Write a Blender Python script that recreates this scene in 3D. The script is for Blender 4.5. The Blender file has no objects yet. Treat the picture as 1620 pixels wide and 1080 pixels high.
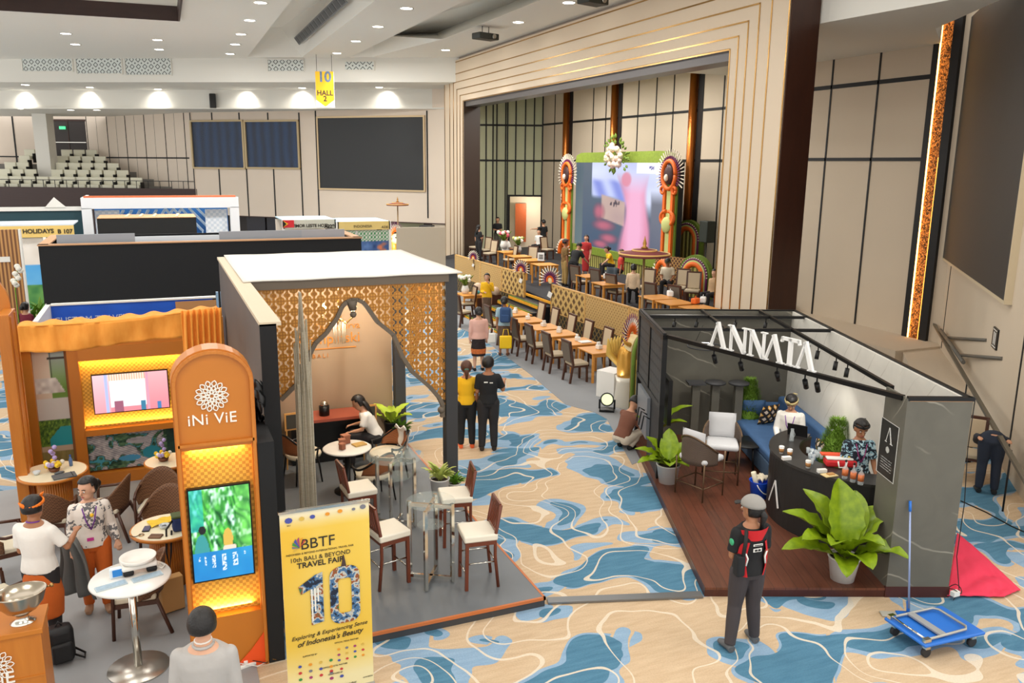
import bpy, bmesh, math, random
from math import sin, cos, pi, radians, hypot, atan2
from mathutils import Vector, Matrix
from mathutils.geometry import tessellate_polygon
random.seed(7)
scene = bpy.context.scene
COL = scene.collection

# ------------------------------------------------------------------ camera
FPX, PITCH, ROLL, YAW, CAMH = 1307.17, 0.21122, 0.01045, 0.40178, 5.2
_fw = Vector((sin(YAW)*cos(PITCH), cos(YAW)*cos(PITCH), -sin(PITCH)))
_ri = Vector((cos(YAW), -sin(YAW), 0)); _up = _ri.cross(_fw)
_r2 = _ri*cos(ROLL)+_up*sin(ROLL); _u2 = _up*cos(ROLL)-_ri*sin(ROLL)
CAM = Vector((0, 0, CAMH))
cd = bpy.data.cameras.new('camera'); cam = bpy.data.objects.new('camera', cd); COL.objects.link(cam)
cd.sensor_width = 36; cd.lens = FPX/1620*36; cd.clip_end = 200; cd.clip_start = .05
cam.matrix_world = Matrix((( _r2.x, _u2.x, -_fw.x, 0), (_r2.y, _u2.y, -_fw.y, 0), (_r2.z, _u2.z, -_fw.z, CAMH), (0, 0, 0, 1)))
scene.camera = cam

def _ray(px, py): return _fw*FPX+_r2*(px-810)-_u2*(py-540)
def G(px, py, z=0.0):                       # world point of the photo's pixel on the level z
    d = _ray(px, py); t = (z-CAMH)/d.z; return CAM+d*t
def AX(px, py, x):
    d = _ray(px, py); return CAM+d*(x/d.x)
def AY(px, py, y):
    d = _ray(px, py); return CAM+d*(y/d.y)
def PL(px, py, p, q):                       # on the upright plane through p and q
    d = _ray(px, py); n = Vector((q[1]-p[1], -(q[0]-p[0]), 0))
    t = (Vector((p[0], p[1], 0))-Vector((0, 0, 0))).dot(n)/d.dot(n); return CAM+d*t

# ------------------------------------------------------------------ world, exposure
w = bpy.data.worlds.new('hall_daylight'); scene.world = w; w.use_nodes = True  # uniform soft fill added through the open back and left sides
w.node_tree.nodes['Background'].inputs[0].default_value = (1, .97, .93, 1)
w.node_tree.nodes['Background'].inputs[1].default_value = 1.3
scene.view_settings.view_transform = 'Standard'; scene.view_settings.look = 'None'
scene.view_settings.gamma = 1.0; scene.view_settings.use_curve_mapping = False
scene.view_settings.exposure = 0.3

def area(name, loc, rot, sx, sy, energy, color=(1, .97, .92)):
    l = bpy.data.lights.new(name, 'AREA'); l.shape = 'RECTANGLE'; l.size = sx; l.size_y = sy; l.energy = energy; l.color = color
    o = bpy.data.objects.new(name, l); COL.objects.link(o); o.location = loc; o.rotation_euler = rot; return o
def spot(name, loc, target, energy, angle=70, color=(1, .95, .87), size=.06, blend=.6):
    l = bpy.data.lights.new(name, 'SPOT'); l.energy = energy; l.spot_size = radians(angle); l.spot_blend = blend; l.color = color
    l.shadow_soft_size = size
    o = bpy.data.objects.new(name, l); COL.objects.link(o); o.location = loc
    o.rotation_euler = (Vector(target)-Vector(loc)).to_track_quat('-Z', 'Y').to_euler(); return o
def point(name, loc, energy, color=(1, .9, .75), size=.05):
    l = bpy.data.lights.new(name, 'POINT'); l.energy = energy; l.color = color; l.shadow_soft_size = size
    o = bpy.data.objects.new(name, l); COL.objects.link(o); o.location = loc; return o
# area lights added below the ceiling to fill the hall evenly, not fittings
for i, (x, y) in enumerate(((-4, 3), (3, 3), (10, 4), (-5, 11), (2, 12), (9, 12), (-6, 19), (1, 20), (8, 20))):
    area('ceiling_cove_light', (x, y, 9.95), (0, 0, 0), 3.2, 3.2, 190)
for i, (x, y) in enumerate(((-5, 29), (1, 30), (7, 30), (2, 38), (8, 37))):
    area('ceiling_cove_light', (x, y, 9.95), (0, 0, 0), 1.2, 1.2, 420)
for i, y in enumerate((22, 28, 34)):
    area('stage_wash_light', (15.8, y, 8.7), (0, 0, 0), 1.0, 2.5, 300)

# ------------------------------------------------------------------ colours and materials
def S(r, g, b):
    f = lambda c: (c/255/12.92 if c <= 10.3 else ((c/255+.055)/1.055)**2.4)
    return (f(r), f(g), f(b), 1)
_mats = {}
def mat(name, rgb=(200, 200, 200), rough=.6, metal=0, emit=0, alpha=1, trans=0, coat=0, spec=.5, var=0, vscale=6, bump=0, bscale=60, tr=None, sheen=0):
    if name in _mats: return _mats[name]
    m = bpy.data.materials.new(name); m.use_nodes = True; nt = m.node_tree; b = nt.nodes['Principled BSDF']
    c = S(*rgb)
    b.inputs['Base Color'].default_value = c; b.inputs['Roughness'].default_value = rough; b.inputs['Metallic'].default_value = metal
    b.inputs['Specular IOR Level'].default_value = spec
    if coat: b.inputs['Coat Weight'].default_value = coat
    if emit: b.inputs['Emission Color'].default_value = c; b.inputs['Emission Strength'].default_value = emit
    if trans: b.inputs['Transmission Weight'].default_value = trans; b.inputs['IOR'].default_value = 1.2
    if alpha < 1: b.inputs['Alpha'].default_value = alpha
    if var or bump:
        tc = nt.nodes.new('ShaderNodeTexCoord'); nz = nt.nodes.new('ShaderNodeTexNoise'); nz.inputs['Scale'].default_value = vscale
        nz.inputs['Detail'].default_value = 3
        nt.links.new(tc.outputs['Object'], nz.inputs['Vector'])
        if var:
            mx = nt.nodes.new('ShaderNodeMix'); mx.data_type = 'RGBA'
            mx.inputs[6].default_value = tuple(max(0, x*(1-var)) for x in c[:3])+(1,); mx.inputs[7].default_value = tuple(min(1, x*(1+var)) for x in c[:3])+(1,)
            nt.links.new(nz.outputs['Fac'], mx.inputs[0]); nt.links.new(mx.outputs[2], b.inputs['Base Color'])
        if bump:
            n2 = nt.nodes.new('ShaderNodeTexNoise'); n2.inputs['Scale'].default_value = bscale
            bp = nt.nodes.new('ShaderNodeBump'); bp.inputs['Strength'].default_value = bump; bp.inputs['Distance'].default_value = .01
            nt.links.new(tc.outputs['Object'], n2.inputs['Vector']); nt.links.new(n2.outputs['Fac'], bp.inputs['Height']); nt.links.new(bp.outputs[0], b.inputs['Normal'])
    _mats[name] = m; return m
class NT:                                    # tiny node builder
    def __init__(s, name, rough=.6, metal=0):
        s.m = bpy.data.materials.new(name); s.m.use_nodes = True; s.t = s.m.node_tree; s.b = s.t.nodes['Principled BSDF']
        s.b.inputs['Roughness'].default_value = rough; s.b.inputs['Metallic'].default_value = metal
        s.tc = s.n('TexCoord'); _mats[name] = s.m
    def n(s, ty, **k):
        x = s.t.nodes.new('ShaderNode'+ty)
        for a, v in k.items():
            if a.startswith('i_'): x.inputs[int(a[2:]) if a[2:].isdigit() else a[2:]].default_value = v
            else: setattr(x, a, v)
        return x
    def l(s, a, b): s.t.links.new(a, b); return s
    def math(s, op, a, b=None, c=None):
        x = s.n('Math', operation=op)
        for i, v in enumerate((a, b, c)):
            if v is None: continue
            if isinstance(v, (int, float)): x.inputs[i].default_value = v
            else: s.t.links.new(v, x.inputs[i])
        return x.outputs[0]
    def mix(s, f, a, b):
        x = s.n('Mix', data_type='RGBA')
        for i, v in ((0, f), (6, a), (7, b)):
            if isinstance(v, (int, float, tuple)): x.inputs[i].default_value = v
            else: s.t.links.new(v, x.inputs[i])
        return x.outputs[2]
    def map(s, sc=(1, 1, 1), loc=(0, 0, 0), rot=(0, 0, 0), src='Object'):
        x = s.n('Mapping'); x.inputs['Scale'].default_value = sc; x.inputs['Location'].default_value = loc; x.inputs['Rotation'].default_value = rot
        s.t.links.new(s.tc.outputs[src], x.inputs['Vector']); return x.outputs[0]
    def noise(s, vec, scale, detail=2, dist=0):
        x = s.n('TexNoise'); x.inputs['Scale'].default_value = scale; x.inputs['Detail'].default_value = detail; x.inputs['Distortion'].default_value = dist
        s.t.links.new(vec, x.inputs['Vector']); return x.outputs['Fac']
    def ramp(s, f, *stops, interp='LINEAR'):
        x = s.n('ValToRGB'); e = x.color_ramp; e.interpolation = interp
        while len(e.elements) < len(stops): e.elements.new(.5)
        for el, (p, c) in zip(e.elements, stops): el.position = p; el.color = c
        s.t.links.new(f, x.inputs[0]); return x.outputs[0]
    def xyz(s, vec):
        x = s.n('SeparateXYZ'); s.t.links.new(vec, x.inputs[0]); return x.outputs
    def bump(s, h, st=.3, d=.01):
        x = s.n('Bump'); x.inputs['Strength'].default_value = st; x.inputs['Distance'].default_value = d
        s.t.links.new(h, x.inputs['Height']); s.t.links.new(x.outputs[0], s.b.inputs['Normal'])
    def col(s, c): 
        if isinstance(c, tuple): s.b.inputs['Base Color'].default_value = c
        else: s.t.links.new(c, s.b.inputs['Base Color'])
        return s

def m_carpet():
    k = NT('patterned_carpet', .95)
    v = k.map()
    # warp
    nw = k.n('TexNoise'); nw.inputs['Scale'].default_value = .8; nw.inputs['Detail'].default_value = 1.5; k.l(v, nw.inputs['Vector'])
    sub = k.n('VectorMath', operation='SUBTRACT'); k.l(nw.outputs['Color'], sub.inputs[0]); sub.inputs[1].default_value = (.5, .5, .5)
    scl = k.n('VectorMath', operation='SCALE'); k.l(sub.outputs[0], scl.inputs[0]); scl.inputs[3].default_value = 1.5
    add = k.n('VectorMath', operation='ADD'); k.l(v, add.inputs[0]); k.l(scl.outputs[0], add.inputs[1])
    mp = k.n('Mapping'); mp.inputs['Scale'].default_value = (.62, 1.05, 1); mp.inputs['Rotation'].default_value = (0, 0, radians(28)); k.l(add.outputs[0], mp.inputs['Vector'])
    vv = mp.outputs[0]
    a = k.noise(vv, 1.05, .8)
    mp2 = k.n('Mapping'); mp2.inputs['Location'].default_value = (13, 7, 0); mp2.inputs['Scale'].default_value = (.7, 1.1, 1); k.l(add.outputs[0], mp2.inputs['Vector'])
    b2 = k.noise(mp2.outputs[0], 1.2, .5)
    fine = k.noise(v, 55, 2); mid = k.noise(k.map((1, 6, 1), rot=(0, 0, .4)), 2.6, 4)
    cream = k.mix(mid, S(184, 154, 120), S(218, 194, 162)); light = k.mix(mid, S(118, 150, 182), S(156, 184, 206)); dark = k.mix(mid, S(52, 100, 130), S(92, 142, 168))
    m1 = k.math('GREATER_THAN', a, .545); m2 = k.math('GREATER_THAN', a, .572)
    m3 = k.math('GREATER_THAN', b2, .63); m4 = k.math('GREATER_THAN', b2, .54)
    c = k.mix(m4, cream, light); c = k.mix(k.math('MULTIPLY', m1, k.math('LESS_THAN', b2, .52)), c, light); c = k.mix(m2, c, dark); c = k.mix(m3, c, dark)
    # pale outlines wandering across
    mp3 = k.n('Mapping'); mp3.inputs['Location'].default_value = (3, 31, 0); k.l(add.outputs[0], mp3.inputs['Vector'])
    l1 = k.noise(mp3.outputs[0], .62, .3)
    def band(x, c0, wd): return k.math('LESS_THAN', k.math('ABSOLUTE', k.math('SUBTRACT', x, c0)), wd)
    ln = k.math('MAXIMUM', k.math('MAXIMUM', band(l1, .50, .0042), band(l1, .58, .0042)), band(l1, .42, .0042))
    y = k.xyz(v)[1]
    c = k.mix(k.math('MULTIPLY', ln, .85), c, S(226, 212, 190))
    sp = k.mix(fine, (.82, .82, .82, 1), (1.12, 1.12, 1.12, 1))
    mu = k.n('Mix', data_type='RGBA', blend_type='MULTIPLY'); mu.inputs[0].default_value = 1; k.l(c, mu.inputs[6]); k.l(sp, mu.inputs[7])
    k.col(mu.outputs[2]); k.bump(fine, .4, .01); return k.m
def m_wood(name, c1, c2, axis=(1, 14, 14), rough=.45, scale=2.2, coat=0):
    k = NT(name, rough); n = k.noise(k.map(axis), scale, 5, .6); k.col(k.mix(n, S(*c1), S(*c2)))
    if coat: k.b.inputs['Coat Weight'].default_value = coat
    return k.m
def m_marble(name, base, vein, amt=.5, scale=1.3, rough=.35):
    k = NT(name, rough); v = k.map((1, 1, 1), rot=(.5, .6, .3))
    n = k.noise(v, scale, 6, 1.2); w_ = k.n('TexWave', wave_type='BANDS', bands_direction='DIAGONAL'); w_.inputs['Scale'].default_value = 1.1; w_.inputs['Distortion'].default_value = 2.2; w_.inputs['Detail'].default_value = 3; w_.inputs['Detail Scale'].default_value = 1.2
    k.l(v, w_.inputs['Vector'])
    f = k.ramp(w_.outputs['Fac'], (.0, (0, 0, 0, 1)), (.992, (0, 0, 0, 1)), (1., (1, 1, 1, 1)))
    gate = k.ramp(k.noise(v, .9, 2), (.52, (0, 0, 0, 1)), (.6, (.8, .8, .8, 1)))
    c0 = k.mix(n, tuple(x*.8 for x in S(*base)[:3])+(1,), tuple(min(1, x*1.2) for x in S(*base)[:3])+(1,))
    k.col(k.mix(k.math('MULTIPLY', k.math('MULTIPLY', f, gate), amt), c0, S(*vein))); return k.m
def m_weave(name, c1, c2, s=40, rot=0, rough=.6, bs=.6):
    k = NT(name, rough); v = k.map((s, s, s), rot=(0, 0, rot)); ch = k.n('TexChecker'); ch.inputs['Scale'].default_value = 1; k.l(v, ch.inputs['Vector'])
    n = k.noise(k.map(), 9, 3)
    c = k.mix(ch.outputs['Fac'], S(*c1), S(*c2)); c = k.mix(k.math('MULTIPLY', n, .5), c, S(*c2)); k.col(c)
    k.bump(ch.outputs['Fac'], bs, .004); return k.m
def m_diamond(name, gap, strip, sc=4.0, th=.16):       # diagonal lattice weave on an upright panel (object x and z)
    k = NT(name, .6); x, y, z = k.xyz(k.map((sc, sc, sc)))
    a = k.math('ADD', x, z); b = k.math('SUBTRACT', x, z)
    fa = k.math('ABSOLUTE', k.math('SUBTRACT', k.math('FRACT', a), .5)); fb = k.math('ABSOLUTE', k.math('SUBTRACT', k.math('FRACT', b), .5))
    m = k.math('MAXIMUM', k.math('LESS_THAN', fa, th), k.math('LESS_THAN', fb, th))
    n = k.noise(k.map((1, 1, 1)), 30, 3)
    k.col(k.mix(m, k.mix(n, S(*gap), tuple(v*1.4 for v in S(*gap)[:3])+(1,)), k.mix(n, tuple(v*.7 for v in S(*strip)[:3])+(1,), S(*strip)))); k.bump(m, .6, .01); return k.m
MAT_CREAM = mat('cream_fabric_panel', (206, 190, 168), .8, var=.04, vscale=.7)
MAT_FARWALL = mat('pale_fabric_panel', (222, 208, 192), .8, var=.03, vscale=.7)
MAT_WHITE = mat('white_plaster', (226, 224, 216), .8)
MAT_CEIL = mat('white_ceiling_paint', (232, 230, 222), .9)
MAT_BLACK = mat('black_groove', (14, 12, 12), .6)
MAT_BRASS = mat('polished_brass', (176, 138, 84), .25, metal=1)
MAT_COPPER = mat('hammered_copper', (190, 110, 48), .3, metal=.85, bump=.8, bscale=22)
MAT_BROWN = m_wood('mahogany_panel', (46, 22, 12), (66, 34, 20), (3, 3, .4), .4)
MAT_SCREEN = mat('dark_led_screen', (38, 40, 42), .5)
MAT_CARPET = m_carpet()
MAT_GREYCARPET = mat('grey_carpet', (140, 142, 145), .95, var=.08, vscale=1.5, bump=.2, bscale=200)
MAT_DKMETAL = mat('black_metal', (18, 18, 19), .4, metal=.3)
MAT_BLACKCLOTH = mat('black_cloth', (20, 21, 23), .85, bump=.25, bscale=3)
MAT_CHROME = mat('chrome', (215, 213, 205), .12, metal=1)
MAT_ORANGE = m_wood('honey_teak_veneer', (178, 100, 24), (206, 128, 42), (6, 6, .7), .4)
MAT_TEAK = m_wood('teak', (204, 132, 52), (232, 166, 82), (1, 9, 9), .4)
MAT_DKWOOD = m_wood('dark_brown_wood', (62, 34, 22), (90, 52, 34), (4, 4, 1), .4)
MAT_REDWOOD = m_wood('red_brown_wood', (92, 40, 22), (120, 60, 36), (5, 5, 1), .35)
MAT_WHITEGLOSS = mat('white_gloss', (238, 236, 230), .3)
MAT_GLASS = mat('clear_glass', (205, 222, 216), .03, alpha=.12)
MAT_GREYFLOOR = mat('grey_vinyl_floor', (104, 108, 112), .45, var=.18, vscale=1.6)
MAT_CHARCOAL = mat('charcoal_paint', (58, 58, 60), .6)

# ------------------------------------------------------------------ mesh helpers
def _link(o, parent=None):
    COL.objects.link(o)
    if parent is not None: o.parent = parent
    return o
class MB:
    def __init__(s): s.bm = bmesh.new()
    def _r(s, vs, rz, c):
        if rz: bmesh.ops.rotate(s.bm, verts=vs, cent=c, matrix=Matrix.Rotation(rz, 3, 'Z'))
    def box(s, c, d, rz=0, rot=None, bev=0):
        r = bmesh.ops.create_cube(s.bm, size=1); vs = r['verts']
        bmesh.ops.scale(s.bm, verts=vs, vec=d)
        if bev:
            es = list({e for v in vs for e in v.link_edges})
            rb = bmesh.ops.bevel(s.bm, geom=es, offset=bev, segments=2, affect='EDGES', profile=.5)
            vs = list({v for f in rb['faces'] for v in f.verts}|{v for v in vs if v.is_valid})
            for f in rb['faces']: f.smooth = True
        M = Matrix.Translation(c) @ (rot.to_4x4() if rot else Matrix.Rotation(rz, 4, 'Z'))
        bmesh.ops.transform(s.bm, matrix=M, verts=vs); return s
    def bb(s, a, b, bev=0): return s.box([(a[i]+b[i])/2 for i in range(3)], [abs(b[i]-a[i]) for i in range(3)], bev=bev)
    def beam(s, p, q, w=.05, h=.05, up=(0, 0, 1), bev=0):
        p, q = Vector(p), Vector(q); d = q-p
        if d.length < 1e-6: return s
        x = d.normalized(); u = Vector(up)
        if abs(x.dot(u)) > .98: u = Vector((1, 0, 0))
        y = u.cross(x).normalized(); z = x.cross(y)
        M = Matrix((x, y, z)).transposed(); return s.box((p+q)/2, (d.length, w, h), rot=M, bev=bev)
    def tube(s, pts, r, seg=8, cap=True, smooth=True, sx=None):
        # swept round tube; r number or list; sx optional (side radius, up radius) list
        pts = [Vector(p) for p in pts]; n = len(pts); rs = r if isinstance(r, (list, tuple)) else [r]*n
        rings = []; prev = None
        for i, p in enumerate(pts):
            t = (pts[min(i+1, n-1)]-pts[max(i-1, 0)])
            if t.length < 1e-9: t = Vector((0, 0, 1))
            t.normalize()
            if prev is None:
                a = Vector((1, 0, 0)) if abs(t.x) < .9 else Vector((0, 1, 0))
                u = (a-t*a.dot(t)).normalized()
            else: u = (prev-t*prev.dot(t)); u = u.normalized() if u.length > 1e-6 else prev
            prev = u; v = t.cross(u)
            ri = rs[i]; ra, rb = (ri if isinstance(ri, tuple) else (ri, ri))
            rings.append([s.bm.verts.new(p+u*ra*cos(2*pi*k/seg)+v*rb*sin(2*pi*k/seg)) for k in range(seg)])
        for a, b in zip(rings, rings[1:]):
            for k in range(seg):
                f = s.bm.faces.new((a[k], a[(k+1) % seg], b[(k+1) % seg], b[k])); f.smooth = smooth
        if cap:
            s.bm.faces.new(rings[0][::-1]); s.bm.faces.new(rings[-1])
        return s
    def lathe(s, prof, c=(0, 0, 0), seg=24, a0=0, a1=2*pi, smooth=True, sy=1):
        c = Vector(c); full = abs(a1-a0-2*pi) < 1e-6; n = seg if full else seg+1; cols = []
        for k in range(n):
            a = a0+(a1-a0)*k/seg
            cols.append([s.bm.verts.new(c+Vector((r*cos(a), r*sin(a)*sy, z))) for r, z in prof])
        for k in range(seg):
            A, B = cols[k], cols[(k+1) % n]
            for i in range(len(prof)-1):
                try:
                    f = s.bm.faces.new((A[i], B[i], B[i+1], A[i+1])); f.smooth = smooth
                except ValueError: pass
        return s
    def cyl(s, c, r, h, seg=20, r2=None):
        r2 = r if r2 is None else r2; c = Vector(c)
        return s.tube([c, c+Vector((0, 0, h))], [r, r2], seg)
    def poly(s, pts, smooth=False):
        f = s.bm.faces.new([s.bm.verts.new(p) for p in pts]); f.smooth = smooth; return s
    def prism(s, pts, z0, z1, holes=()):
        # pts: xy outline, extruded between levels, optional holes
        loops = [list(pts)]+[list(h) for h in holes]
        tri = tessellate_polygon([[Vector((p[0], p[1], 0)) for p in lp] for lp in loops])
        flat = [p for lp in loops for p in lp]
        lo = [s.bm.verts.new((p[0], p[1], z0)) for p in flat]; hi = [s.bm.verts.new((p[0], p[1], z1)) for p in flat]
        for t in tri:
            try: s.bm.faces.new([lo[i] for i in t]); s.bm.faces.new([hi[i] for i in t])
            except ValueError: pass
        o = 0
        for lp in loops:
            m = len(lp)
            for i in range(m):
                j = (i+1) % m
                try: s.bm.faces.new((lo[o+i], lo[o+j], hi[o+j], hi[o+i]))
                except ValueError: pass
            o += m
        return s
    def panel(s, pts, M, th=.02, holes=()):
        # outline in local (x,z) plane, thickness along local y, then placed by matrix M
        b = MB(); b.prism(pts, -th/2, th/2, holes)
        bmesh.ops.transform(b.bm, matrix=M @ Matrix.Rotation(pi/2, 4, 'X'), verts=b.bm.verts)
        s.merge(b); return s
    def sph(s, c, r, seg=12, rings=8, sc=(1, 1, 1), rot=None):
        m = Matrix.Translation(c) @ (rot.to_4x4() if rot else Matrix()) @ Matrix.Diagonal((*[r*x for x in sc], 1))
        rr = bmesh.ops.create_uvsphere(s.bm, u_segments=seg, v_segments=rings, radius=1, matrix=m)
        for v in rr['verts']:
            for f in v.link_faces: f.smooth = True
        return s
    def grid(s, fn, nu, nv, smooth=True, closeu=False):
        V = [[s.bm.verts.new(fn(i/nu, j/nv)) for j in range(nv+1)] for i in range(nu if closeu else nu+1)]
        for i in range(nu):
            for j in range(nv):
                f = s.bm.faces.new((V[i][j], V[(i+1) % len(V)][j], V[(i+1) % len(V)][j+1], V[i][j+1])); f.smooth = smooth
        return s
    def merge(s, o):
        me = bpy.data.meshes.new('t'); o.bm.to_mesh(me); s.bm.from_mesh(me); bpy.data.meshes.remove(me); o.bm.free(); return s
    def build(s, name, m, parent=None, loc=None, rz=0, fix=True, solid=0):
        if fix: bmesh.ops.recalc_face_normals(s.bm, faces=s.bm.faces)
        me = bpy.data.meshes.new(name); s.bm.to_mesh(me); s.bm.free()
        me.materials.append(m)
        o = bpy.data.objects.new(name, me); _link(o, parent)
        if loc is not None: o.location = loc
        if rz: o.rotation_euler.z = rz
        if solid:
            md = o.modifiers.new('thickness', 'SOLIDIFY'); md.thickness = solid; md.offset = 0
        return o
def tag(o, label, cat, group=None, kind=None):
    if label: o['label'] = label
    if cat: o['category'] = cat
    if group: o['group'] = group
    if kind: o['kind'] = kind
    return o
def thing(name, label, cat, loc=(0, 0, 0), rz=0, group=None):
    o = bpy.data.objects.new(name, None); o.empty_display_size = .1; COL.objects.link(o); o.location = loc; o.rotation_euler = (0, 0, rz)
    return tag(o, label, cat, group)
def struct(name, mb, m, parent=None, **k):
    o = mb.build(name, m, parent, **k)
    if parent is None: o['kind'] = 'structure'
    return o
def plabel(o, l): o['label'] = l; return o
def dup(root, loc, rz=0, label=None, group=None, sc=None):
    r = root.copy(); COL.objects.link(r); r.location = loc; r.rotation_euler = (0, 0, rz)
    if label: r['label'] = label
    if group: r['group'] = group
    if sc: r.scale = (sc, sc, sc)
    for ch in list(root.children):
        c = ch.copy(); COL.objects.link(c); c.parent = r
        for g in list(ch.children):
            d = g.copy(); COL.objects.link(d); d.parent = c
    return r
def text(name, body, size, M, m, parent, ext=.004, align='CENTER', shear=0, bold=0, sp=1):
    cu = bpy.data.curves.new(name, 'FONT'); cu.body = body; cu.size = size; cu.extrude = ext; cu.align_x = align; cu.align_y = 'CENTER'
    cu.shear = shear; cu.offset = bold; cu.space_character = sp; cu.materials.append(m)
    o = bpy.data.objects.new(name, cu); COL.objects.link(o)
    dg = bpy.context.evaluated_depsgraph_get(); me = bpy.data.meshes.new_from_object(o.evaluated_get(dg)); bpy.data.objects.remove(o); me.name = name
    o = bpy.data.objects.new(name, me); COL.objects.link(o)
    if not me.materials: me.materials.append(m)
    if parent is not None: o.parent = parent
    o.matrix_local = M; return o
def upright(loc, rz=0): return Matrix.Translation(loc) @ Matrix.Rotation(rz, 4, 'Z') @ Matrix.Rotation(pi/2, 4, 'X')
def hsh(i, j, k=0):
    x = sin(i*127.1+j*311.7+k*74.7)*43758.5453; return x-math.floor(x)
def vn(x, y, k=0):
    xi, yi = math.floor(x), math.floor(y); fx, fy = x-xi, y-yi; fx = fx*fx*(3-2*fx); fy = fy*fy*(3-2*fy)
    return (hsh(xi, yi, k)*(1-fx)+hsh(xi+1, yi, k)*fx)*(1-fy)+(hsh(xi, yi+1, k)*(1-fx)+hsh(xi+1, yi+1, k)*fx)*fy
def mixc(a, b, t): t = max(0, min(1, t)); return tuple(a[i]*(1-t)+b[i]*t for i in range(3))
def picture(name, w_, h_, fn, nu, nv, parent, M, emit=0, rough=.4, back=True):
    # a flat print or screen: fn(u,v) -> sRGB 0..255, v up; stands in local xz
    me = bpy.data.meshes.new(name); vs = []; fs = []
    for j in range(nv+1):
        for i in range(nu+1): vs.append(((i/nu-.5)*w_, 0, (j/nv-.5)*h_))
    for j in range(nv):
        for i in range(nu): a = j*(nu+1)+i; fs.append((a, a+1, a+nu+2, a+nu+1))
    me.from_pydata(vs, [], fs)
    at = me.color_attributes.new('Col', 'FLOAT_COLOR', 'CORNER'); data = []
    for j in range(nv):
        for i in range(nu):
            for (di, dj) in ((0, 0), (1, 0), (1, 1), (0, 1)): data.extend(S(*fn((i+di)/nu, (j+dj)/nv)))
    at.data.foreach_set('color', data)
    key = 'printed_picture_%g' % emit
    if key not in _mats:
        k = NT(key, rough); a = k.n('VertexColor'); a.layer_name = 'Col'; k.l(a.outputs[0], k.b.inputs['Base Color'])
        if emit:
            k.l(a.outputs[0], k.b.inputs['Emission Color']); k.b.inputs['Emission Strength'].default_value = emit
            k.b.inputs['Base Color'].default_value = (0, 0, 0, 1); k.t.links.remove(k.b.inputs['Base Color'].links[0])
    me.materials.append(_mats[key])
    o = bpy.data.objects.new(name, me); COL.objects.link(o)
    if parent is not None: o.parent = parent
    o.matrix_local = M; return o
ORD = ['first', 'second', 'third', 'fourth', 'fifth', 'sixth', 'seventh', 'eighth', 'ninth', 'tenth', 'eleventh', 'twelfth', 'thirteenth', 'fourteenth', 'fifteenth', 'sixteenth', 'seventeenth', 'eighteenth', 'nineteenth', 'twentieth', 'twenty-first', 'twenty-second']
# ================================================================== SETTING
struct('floor', MB().prism([(-16, -4), (21, -4), (21, 64), (-16, 64)], -.1, 0), MAT_CARPET)
bnd = [G(1000, 735), G(960, 663), G(940, 652), G(895, 640), G(840, 593), G(780, 548), G(745, 527), G(728, 519)]
pts = [(p.x, p.y) for p in bnd]+[(8.9, 32), (9.6, 40), (14, 40), (14, 30), (12.5, 16), (9.6, 12.9)]
struct('floor_aisle', MB().prism(pts, 0, .006), MAT_GREYCARPET)
CH_D = Vector((.678, .735, 0)).normalized(); CH_P = Vector((13.12, 8.98, 0))      # right angled wall
XW = 19.5
# ---- right long wall (behind the stage too)
def wall_x(x, y0, y1, z1=10.6): return MB().bb((x, y0, 0), (x+.25, y1, z1))
struct('wall_right', wall_x(XW, 15.7, 42.0), MAT_CREAM)
gl = MB()
for a, b in (((1322, 72), (1284, 500)), ((1397, 57), (1352, 520))):
    p = AX(*a, XW); q = AX(*b, XW); y = (p.y+q.y)/2; gl.bb((XW-.02, y-.03, 0), (XW, y+.03, 9))
zz1 = AX(1380, 131, XW).z; zz2 = AX(1380, 252, XW).z
yc_ = AX(1461, 250, XW).y; gl.bb((XW-.02, yc_, zz1-.06), (XW, 25, zz1+.06)); gl.bb((XW-.02, yc_, zz2-.05), (XW, 25, zz2+.05))
struct('trim_1', gl, MAT_BLACK)
c0 = AX(1461, 250, XW).y; c1 = AX(1470, 250, XW).y; c2 = AX(1489, 250, XW).y; c3 = AX(1497, 250, XW).y
struct('trim_2', MB().bb((XW-.1, c1, 0), (XW, c0, 9.5)), MAT_BLACK)
struct('trim_3', MB().bb((XW-.1, c3-.1, 0), (XW, c2, 9.5)), MAT_BLACK)
k = NT('speckled_copper_relief', .35, .6); n = k.noise(k.map(), 16, 3, 1.5); k.col(k.ramp(n, (.42, S(60, 28, 10)), (.5, S(150, 84, 30)), (.6, S(236, 160, 84)))); k.bump(n, 1, .05)
struct('trim_4', MB().bb((XW-.06, c2, 0), (XW, c1, 9.5)), k.m)
m_strip = mat('warm_light_strip', (255, 196, 110), .5, emit=6)
o = MB().bb((XW-.09, c1-.03, .3), (XW-.06, c1-.005, 9.5)).build('light_strip', m_strip); tag(o, 'warm light strip glowing down the edge of the tall hammered copper column', 'light strip')
o = MB().bb((XW-.09, c2+.005, .3), (XW-.06, c2+.03, 5.5)).build('light_strip', mat('dim_light_strip', (255, 150, 60), .5, emit=3)); tag(o, 'thin orange light strip on the screen side of the tall copper column', 'light strip')
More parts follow.
